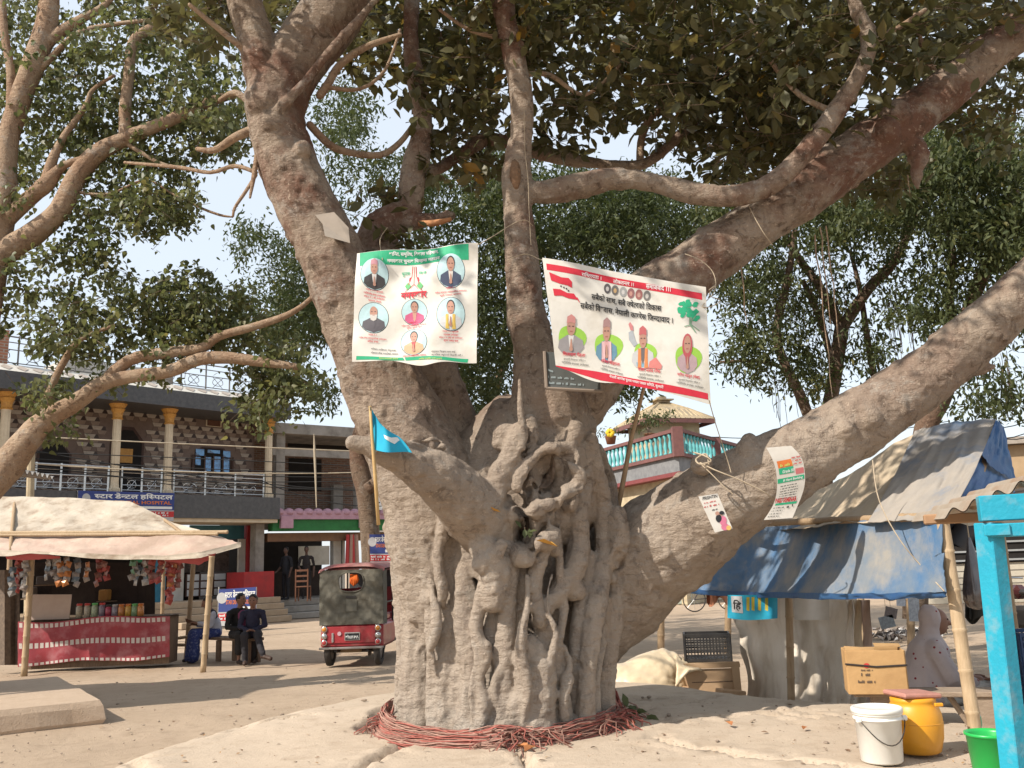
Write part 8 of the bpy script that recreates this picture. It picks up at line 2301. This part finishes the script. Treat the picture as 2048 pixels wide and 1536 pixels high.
FLOR = M('floral_cloth', (.50, .47, .43), (.24, .26, .24), 16, .9, lo=.5, hi=.66)
t, hp, RH = person('person', 'person in a pale dotted head shawl and floral dress seated behind the bench', [
    (L_(0, 0, s_ + .08), L_(0, .03, s_ + .28), .15, .14, 'dress'), (L_(0, .03, s_ + .28), L_(0, .07, s_ + .46), .13, .10, 'dress'), (L_(-.12, .07, s_ + .48), L_(.12, .07, s_ + .48), .06, .06, 'dress'), (L_(0, .08, s_ + .50), L_(0, .12, s_ + .60), .05, .046, 'skin'),
    (L_(.18, .07, s_ + .46), L_(.21, .12, s_ + .22), .055, .046, 'dress'), (L_(.21, .12, s_ + .22), L_(.14, .40, s_ + .20), .044, .03, 'skin'), (L_(-.18, .07, s_ + .46), L_(-.21, .12, s_ + .22), .055, .046, 'dress'), (L_(-.21, .12, s_ + .22), L_(-.12, .40, s_ + .20), .044, .03, 'skin'),
    (L_(.11, .0, s_ + .06), L_(.15, .46, s_ + .10), .11, .095, 'dress'), (L_(-.11, .0, s_ + .06), L_(-.14, .46, s_ + .10), .11, .095, 'dress'), (L_(.15, .46, s_ + .10), L_(.14, .44, .12), .09, .10, 'dress'), (L_(-.14, .46, s_ + .10), L_(-.13, .44, .12), .09, .10, 'dress'),
    (L_(.13, .42, .05), L_(.13, .60, .035), .038, .034, 'skin'), (L_(-.13, .42, .05), L_(-.13, .60, .035), .038, .034, 'skin')],
    L_(0, .14, s_ + .69), L_(.1, 1, -.05) - L_(0, 0, 0), {'dress': FLOR}, base=wo, hair='none', hands=((L_(.14, .41, s_ + .20), L_(0, .3, -.06) - L_(0, 0, 0)), (L_(-.12, .41, s_ + .20), L_(0, .3, -.06) - L_(0, 0, 0))))
mb = MB()
mb.ball(L_(0, .085, s_ + .71), (.100, .100, .120), 14, 10)
mb.tube([L_(0, .07, s_ + .66), L_(0, .06, s_ + .57), L_(0, .05, s_ + .47), L_(0, .0, s_ + .25), L_(0, -.03, s_ + .05)], [.085, .092, .16, .20, .23], 16, round_caps=True)
mb.tube([L_(-.16, .06, s_ + .46), L_(.16, .06, s_ + .46)], .085, 10, round_caps=True)
mb.tube([L_(.17, .06, s_ + .42), L_(.20, .15, s_ + .22), L_(.16, .33, s_ + .16)], [.09, .09, .06], 10, round_caps=True)
co, no, fs = fuse(mb, .014, 2)
hd = np.array(hp(0, .10, -.01)); fdir = np.array(RH @ Vector((0, 1, 0)))
for i in range(len(co)):
    p = co[i]
    co[i] = p + no[i] * (.012 * nz(p[0] * 6, p[1] * 6, p[2] * 4) + .010 * nz(p[0] * 16, p[1] * 16, p[2] * 3))
    e = np.linalg.norm((co[i] - hd) * np.array([1, 1, .8]))
    if e < .10: co[i] = co[i] - fdir * .075 * (1 - e / .10) ** .4          # the opening round the face
mk('shawl', co, fs, SHAWL, t, True)
st = MB().bbox(wo + UZ * .12, (.36, .34, .24), None, 0, .02).build('low_stool', M('maroon_stool', (.16, .03, .04), None, 6, .6)); tag(st, 'low maroon stool under the shawled person', 'stool')

# buckets and drum on the apron
def on_apron(px, py): 
    p = G(px, py, PZ); return Vector((p.x, p.y, PZ + .012))
q = on_apron(1765, 1527)
WPL = M('white_plastic', (.78, .76, .71), (.70, .67, .61), 5, .35, spec=.5)
bk = thing('white_bucket', 'white plastic paint bucket with lid and wire handle at the apron edge', 'bucket', q)
R_b = W(46, q)
sc_ = R_b / .145
MB().lathe(q, [(.118 * sc_, 0), (.126 * sc_, .008), (.141 * sc_, .255 * sc_), (.150 * sc_, .258 * sc_), (.150 * sc_, .268 * sc_), (.143 * sc_, .27 * sc_), (.144 * sc_, .285 * sc_), (.153 * sc_, .288 * sc_), (.153 * sc_, .298 * sc_), (.145 * sc_, .30 * sc_)], 40).build('pail', WPL, bk, True)
MB().lathe(q + UZ * .296 * sc_, [(.150 * sc_, 0), (.157 * sc_, .002), (.157 * sc_, .024), (.150 * sc_, .03), (.140 * sc_, .03), (.136 * sc_, .022), (.02, .022)], 40).build('lid', WPL, bk, True)
hw_ = []
for k_ in range(15):
    t_ = k_ / 14
    a = RAD(205 + 140 * t_)
    hw_.append(q + Vector((.158 * sc_ * math.cos(a), .158 * sc_ * math.sin(a), .262 * sc_ - .13 * math.sin(math.pi * t_) ** 1.3)))
MB().tube(hw_, .0035, 5).build('handle', BLKM, bk)
for h in (hw_[0], hw_[-1]): MB().bbox(h, (.03, .03, .03), None, 0, .006).build('handle_ear', WPL, bk)
q = on_apron(1838, 1508)
YPL = M('yellow_plastic', (.66, .30, .015), (.60, .26, .015), 4, .4, spec=.5, c3=(.5, .24, .03))
dm = thing('yellow_drum', 'round shouldered orange yellow plastic drum behind the white bucket', 'drum', q)
R_d = W(52, q); sc_ = R_d / .165
MB().lathe(q, [(.120 * sc_, 0), (.135 * sc_, .01), (.158 * sc_, .09 * sc_), (.166 * sc_, .17 * sc_), (.162 * sc_, .23 * sc_), (.146 * sc_, .285 * sc_), (.134 * sc_, .305 * sc_), (.137 * sc_, .31 * sc_), (.137 * sc_, .33 * sc_), (.13 * sc_, .335 * sc_)], 40).build('body', YPL, dm, True)
MB().tube([q + Vector((.1645 * sc_ * math.cos(a), .1645 * sc_ * math.sin(a), .185 * sc_)) for a in np.linspace(0, 6.283, 33)], .003, 4).build('mould_seam', YPL, dm)
PKL = M('pink_tile', (.42, .20, .16), (.36, .17, .13), 9, .7, .2, 30)
MB().bbox(q + Vector((.0, 0, .352 * sc_)), (.27 * sc_, .24 * sc_, .03), Matrix.Rotation(RAD(12), 3, 'Z') @ Matrix.Rotation(RAD(3), 3, 'Y'), 0, .01).build('lid', PKL, dm)
MB().bbox(q + Vector((.1, -.13 * sc_, .30 * sc_)), (.05, .02, .02), None, 0, .004).build('grip', YPL, dm)
q = on_apron(1992, 1580); 
gb = thing('green_bucket', 'bright green plastic bucket half hidden by the turquoise post', 'bucket', q)
GPL = M('green_plastic', (.015, .40, .075), (.012, .34, .065), 4, .35, spec=.5)
MB().lathe(q, [(.085, 0), (.09, .008), (.108, .25), (.116, .252), (.116, .265), (.108, .266), (.10, .25), (.085, .02)], 32, close=False).build('pail', GPL, gb, True)
MB().lathe(q + UZ * .01, [(.085, 0), (.084, .004)], 24).build('base', GPL, gb)
q = on_apron(1957, 1490)
bo = thing('water_bottle', 'clear plastic bottle with green label and cap by the bamboo post', 'bottle', q)
MB().lathe(q, [(.028, 0), (.034, .01), (.033, .06), (.035, .1), (.034, .16), (.03, .19), (.014, .225), (.014, .24)], 18).build('body', M('bottle_plastic', (.62, .64, .62), (.5, .54, .52), 6, .12, spec=.6), bo, True)
MB().lathe(q + UZ * .10, [(.0358, 0), (.0358, .06)], 18, close=False).build('label', M('bottle_label', (.05, .36, .2), None, 6, .4), bo, True)
MB().lathe(q + UZ * .238, [(.016, 0), (.016, .022), (.012, .025)], 12).build('cap', M('bottle_cap', (.03, .38, .2), None, 6, .4), bo, True)

# ------------------------------------------------------------------ the turquoise timber frame at the right edge
TURQ = M('turquoise_paint', (.012, .30, .41), (.014, .26, .37), 3, .5, .2, 40, c3=(.13, .30, .36), s3=9, spec=.4)
d0 = 4.1
pt, pbm = P(1976, 1046, d0), P(2028, 1545, d0)
fr_ = thing('turquoise_frame', 'turquoise painted timber post and beam carrying a tin roof at the right edge', 'frame', (pbm.x, pbm.y, PZ))
wp = W(34, pt) ; Rp = Matrix.Rotation(RAD(24), 3, 'Z')
zp = Vector((pbm.x, pbm.y, PZ - .02))
MB().bbox((pt + zp) / 2, (wp * 1.05, wp * 1.2, (pt - zp).length), Matrix.Rotation(math.atan2(pt.x - zp.x, pt.z - zp.z), 3, 'Y') @ Rp, 0, .004).build('post', TURQ, fr_)
bd_ = Vector((math.cos(RAD(24)), math.sin(RAD(24)), 0)) * .0 + (P(2110, 1006, d0 - .1) - P(1957, 1018, d0)); bd_.z = 0; bd_.normalize()
RB_ = Matrix((bd_, Vector((-bd_.y, bd_.x, 0)), UZ)).transposed()
b_c = P(1957, 1018, d0) + bd_ * .75
MB().bbox(b_c + UZ * .0, (1.5, .10, W(50, pt)), RB_, 0, .004).build('top_beam', TURQ, fr_)
b_c2 = P(1972, 1062, d0 - .03) + bd_ * .75
MB().bbox(b_c2, (1.5, .06, W(26, pt)), RB_, 0, .004).build('lower_rail', TURQ, fr_)
MB().bbox(P(1994, 1060, d0 - .075), (W(46, pt), .02, W(22, pt)), RB_, 0, .003).build('cleat', TURQ, fr_)
mb = MB()
e0 = P(1888, 1030, d0 + .25); e1 = P(2130, 935, d0 - .3)
def tin(u, v):
    p = e0.lerp(e1, u)
    return p + Vector((.25 * v, .95 * v, .02 * v)) + UZ * (.018 * math.sin(u * 2 * math.pi * 5.2 - 1.2)) * (1)
mb.sheet(tin, 70, 10, th=.006)
mb.build('tin_roof', M('rusty_tin', (.42, .36, .29), (.36, .29, .22), 5, .6, .15, 30, metal=.3, c3=(.33, .2, .12)), fr_, True)
MB().bbox(P(1925, 1036, d0 + .5), (.36, .06, .05), RB_, 0, .006).build('rafter_end', M('raw_timber', (.34, .2, .11), None, 7, .8), fr_)
# dark fabric roll and clear bag hung between bamboo and frame
q = P(1938, 1075, 6.1)
bg_ = thing('plastic_bag', 'dark glossy plastic bag hanging by the turquoise post', 'bag', P(1935, 1215, 6.1))
mb = MB(); L0 = W(140, q)
for i in range(22):
    pass
prof = [(.008, 0), (.015, .03), (.03, .12), (.055, .25), (.075, .36), (.08, .42), (.06, .47), (.02, .49)]
vs, fs_ = [], []
for r, h in prof:
    for j in range(22):
        a = 2 * math.pi * j / 22; rr_ = r * (1 + .22 * math.sin(j * 2.9 + h * 6) * min(1, h * 3)) * (L0 / .49)
        vs.append(q + Vector((rr_ * 1.15 * math.cos(a), rr_ * .8 * math.sin(a), -h * L0 / .49)))
for i in range(len(prof) - 1):
    for j in range(22): fs_.append((i * 22 + j, (i + 1) * 22 + j, (i + 1) * 22 + (j + 1) % 22, i * 22 + (j + 1) % 22))
mb.add(vs, fs_); mb.build('bag_film', M('dark_film', (.10, .085, .085), (.05, .042, .042), 6, .18, spec=.9), bg_, True)
MB().tube([q, q + UZ * .12], .004, 4).build('string', ROPE, bg_)
mb = MB(); mb.sheet(lambda u, v: P(1895 + 75 * u, 1042 + 45 * v + 10 * math.sin(u * 3), 6.4 + .06 * math.sin(u * 8 + v * 3)), 12, 6, th=.03)
tag(mb.build('rolled_cloth', M('dark_roll', (.045, .045, .05), None, 6, .7), smooth=True), 'dark rolled cloth tucked under the tin roof edge', 'cloth')
mb = MB(); mb.sheet(lambda u, v: P(1930 + 60 * u, 1205 + (30 + 14 * math.sin(u * 6)) * v, 6.6 + .05 * math.sin(u * 8)), 12, 6, th=.03)
tag(mb.build('black_cloth', M('black_cloth', (.03, .03, .028), None, 6, .8), smooth=True), 'black cloth bundle hanging under the plastic bag', 'cloth')
# ------------------------------------------------------------------ further right and back
for i in range(3): crate('stacked_crate', ['dark blue crate at the bottom of the stack behind the turquoise post', 'dark blue crate in the middle of the stack behind the turquoise post', 'dark blue crate on top of the stack behind the turquoise post'][i], G(2085, 1458, .1) + UZ * .25 * i, .44, .34, .24, M('blue_crate', (.03, .06, .13), (.02, .04, .09), 5, .5), 4, 9, RAD(10), 'stacked dark crates')
# litter heap
mb = MB(); random.seed(3)
for i in range(260):
    p = G(random.gauss(1800, 42), random.gauss(1275, 5), 0); s_ = random.uniform(.02, .09)
    R_ = Matrix.Rotation(random.uniform(0, 6), 3, 'Z') @ Matrix.Rotation(random.uniform(-.7, .7), 3, 'X')
    mb.add([Vector((p.x, p.y, random.uniform(.01, .12))) + R_ @ Vector(v) for v in ((-s_, -s_ * .6, 0), (s_, -s_ * .5, .01), (s_ * .8, s_ * .6, 0), (-s_ * .9, s_ * .5, .015))], [(0, 1, 2, 3)], random.choice([0, 0, 1, 2]))
o = mb.build('litter_heap', [M('litter_grey', (.30, .26, .23), (.2, .17, .15), 6, .9), M('litter_white', (.5, .47, .44), None, 6, .8), M('litter_dark', (.10, .08, .07), None, 6, .9)]); tag(o, 'heap of grey litter on the ground behind the carton', kind='stuff')
# papers under the bench
for i, (x, y, c, lab) in enumerate(((1765, 1398, (.40, .42, .44), 'grey paper lying under the bench, left'), (1800, 1385, (.06, .06, .07), 'black plastic scrap under the bench'), (1840, 1392, (.10, .16, .3), 'blue scrap lying under the bench'), (1880, 1392, (.45, .46, .47), 'white paper lying under the bench, right'))):
    p = G(x, y, .1); o = MB().bbox(p + UZ * .02, (.2, .14, .02), Matrix.Rotation(i * .9, 3, 'Z') @ Matrix.Rotation(.3, 3, 'X'), 0, .004).build('scrap', M('scrap%d' % i, c, None, 6, .7)); tag(o, lab, 'litter')
# bicycle in the distance
def bike(name, label, p, yaw, s=1.0):
    t = thing(name, label, 'bicycle', p); R_ = Matrix.Rotation(yaw, 3, 'Z'); L_ = lambda x, z, y=0: p + R_ @ Vector((x * s, y * s, z * s))
    ax_ = R_ @ Vector((0, 1, 0))
    for x in (-.52, .52):
        wh = MB().tube([L_(x + .33 * math.cos(a), .34 + .33 * math.sin(a)) for a in np.linspace(0, 6.283, 29)], .018, 6).build('wheel', TYRE, t, True)
        for k_ in range(8): MB().tube([L_(x, .34), L_(x + .32 * math.cos(k_ * .785), .34 + .32 * math.sin(k_ * .785))], .004, 4).build('spoke', STEEL, wh)
    FRM = M('bike_frame', (.06, .05, .05), None, 6, .5)
    for a, b in (((-.52, .34), (-.1, .36)), ((-.1, .36), (-.2, .85)), ((-.52, .34), (-.2, .8)), ((-.2, .8), (.36, .82)), ((-.1, .36), (.36, .75)), ((.36, .95), (.52, .34))): MB().tube([L_(*a), L_(*b)], .016, 6).build('tube', FRM, t)
    MB().tube([L_(.34, .98, -.26), L_(.36, 1.0, 0), L_(.34, .98, .26)], .014, 6).build('handlebar', STEEL, t)
    MB().bbox(L_(-.22, .90), (.26 * s, .14 * s, .05 * s), R_, 0, .02).build('saddle', BLKM, t)
    MB().bbox(L_(-.55, .74), (.3 * s, .12 * s, .02 * s), R_, 0, .004).build('carrier', BLKM, t)
q = G(1425, 1222, 0); bike('bicycle', 'old black bicycle standing far back under the right limb', Vector((q.x, q.y, 0)), RAD(8))
# pale green plinth block by the bicycle
o = MB().bbox(G(1368, 1208, 0) + UZ * .35, (.5, .5, .7), None, 0, .03).build('plinth_block', M('pale_green', (.40, .46, .40), None, 5, .8)); tag(o, 'pale green plinth block left of the bicycle', 'block')
# motorbike at the right edge
q = G(2062, 1290, 0); q.z = 0
mo = thing('motorbike', 'dark motorbike parked behind the turquoise post at the right edge', 'motorbike', q)
R_ = Matrix.Rotation(RAD(100), 3, 'Z'); L_ = lambda x, y, z: q + R_ @ Vector((x, y, z)); ax_ = R_ @ Vector((0, 1, 0))
for x in (-.62, .62):
    wh = MB().lathe(L_(x, 0, .3), [(.19, -.04), (.27, -.05), (.30, 0), (.27, .05), (.19, .04)], 24, 0, ax_, close=False).build('wheel', TYRE, mo, True)
    MB().lathe(L_(x, 0, .3), [(.03, -.05), (.19, -.02), (.19, .02), (.03, .05)], 18, 0, ax_).build('rim', RIMM, wh, True)
MB().bbox(L_(.0, 0, .42), (.5, .26, .34), R_, 0, .06).build('engine', BLKM, mo)
MB().bbox(L_(.22, 0, .80), (.46, .26, .22), R_, 0, .08).build('tank', M('bike_paint', (.06, .015, .015), None, 6, .25, coat=.5), mo)
MB().bbox(L_(-.36, 0, .80), (.7, .24, .10), R_, 0, .04).build('seat', BLKM, mo)
MB().tube([L_(.62, 0, .3), L_(.46, 0, .95)], .035, 8).build('fork', STEEL, mo)
MB().tube([L_(.40, -.34, 1.0), L_(.46, 0, 1.02), L_(.40, .34, 1.0)], .016, 6).build('handlebar', STEEL, mo)
MB().bbox(L_(.58, 0, .88), (.14, .18, .18), R_, 0, .05).build('headlamp', CHR, mo)
MB().bbox(L_(-.72, 0, .60), (.3, .16, .05), R_, 0, .02).build('mudguard', BLKM, mo)
MB().tube([L_(-.2, .16, .28), L_(-.75, .18, .34)], .04, 8).build('exhaust', CHR, mo)
# olive tarp seen behind the limb fork
mb = MB(); mb.sheet(lambda u, v: P(1260 + 110 * u + 20 * v, 1040 - 95 * u + (20 + 10 * u) * v, 9.5 + .06 * math.sin(v * 14 + u * 3)), 14, 8, th=.01)
tag(mb.build('folded_tarp', M('olive_tarp', (.20, .20, .17), (.30, .26, .2), 8, .8), smooth=True), 'folded grey green tarp leaning behind the right limb', 'tarp')
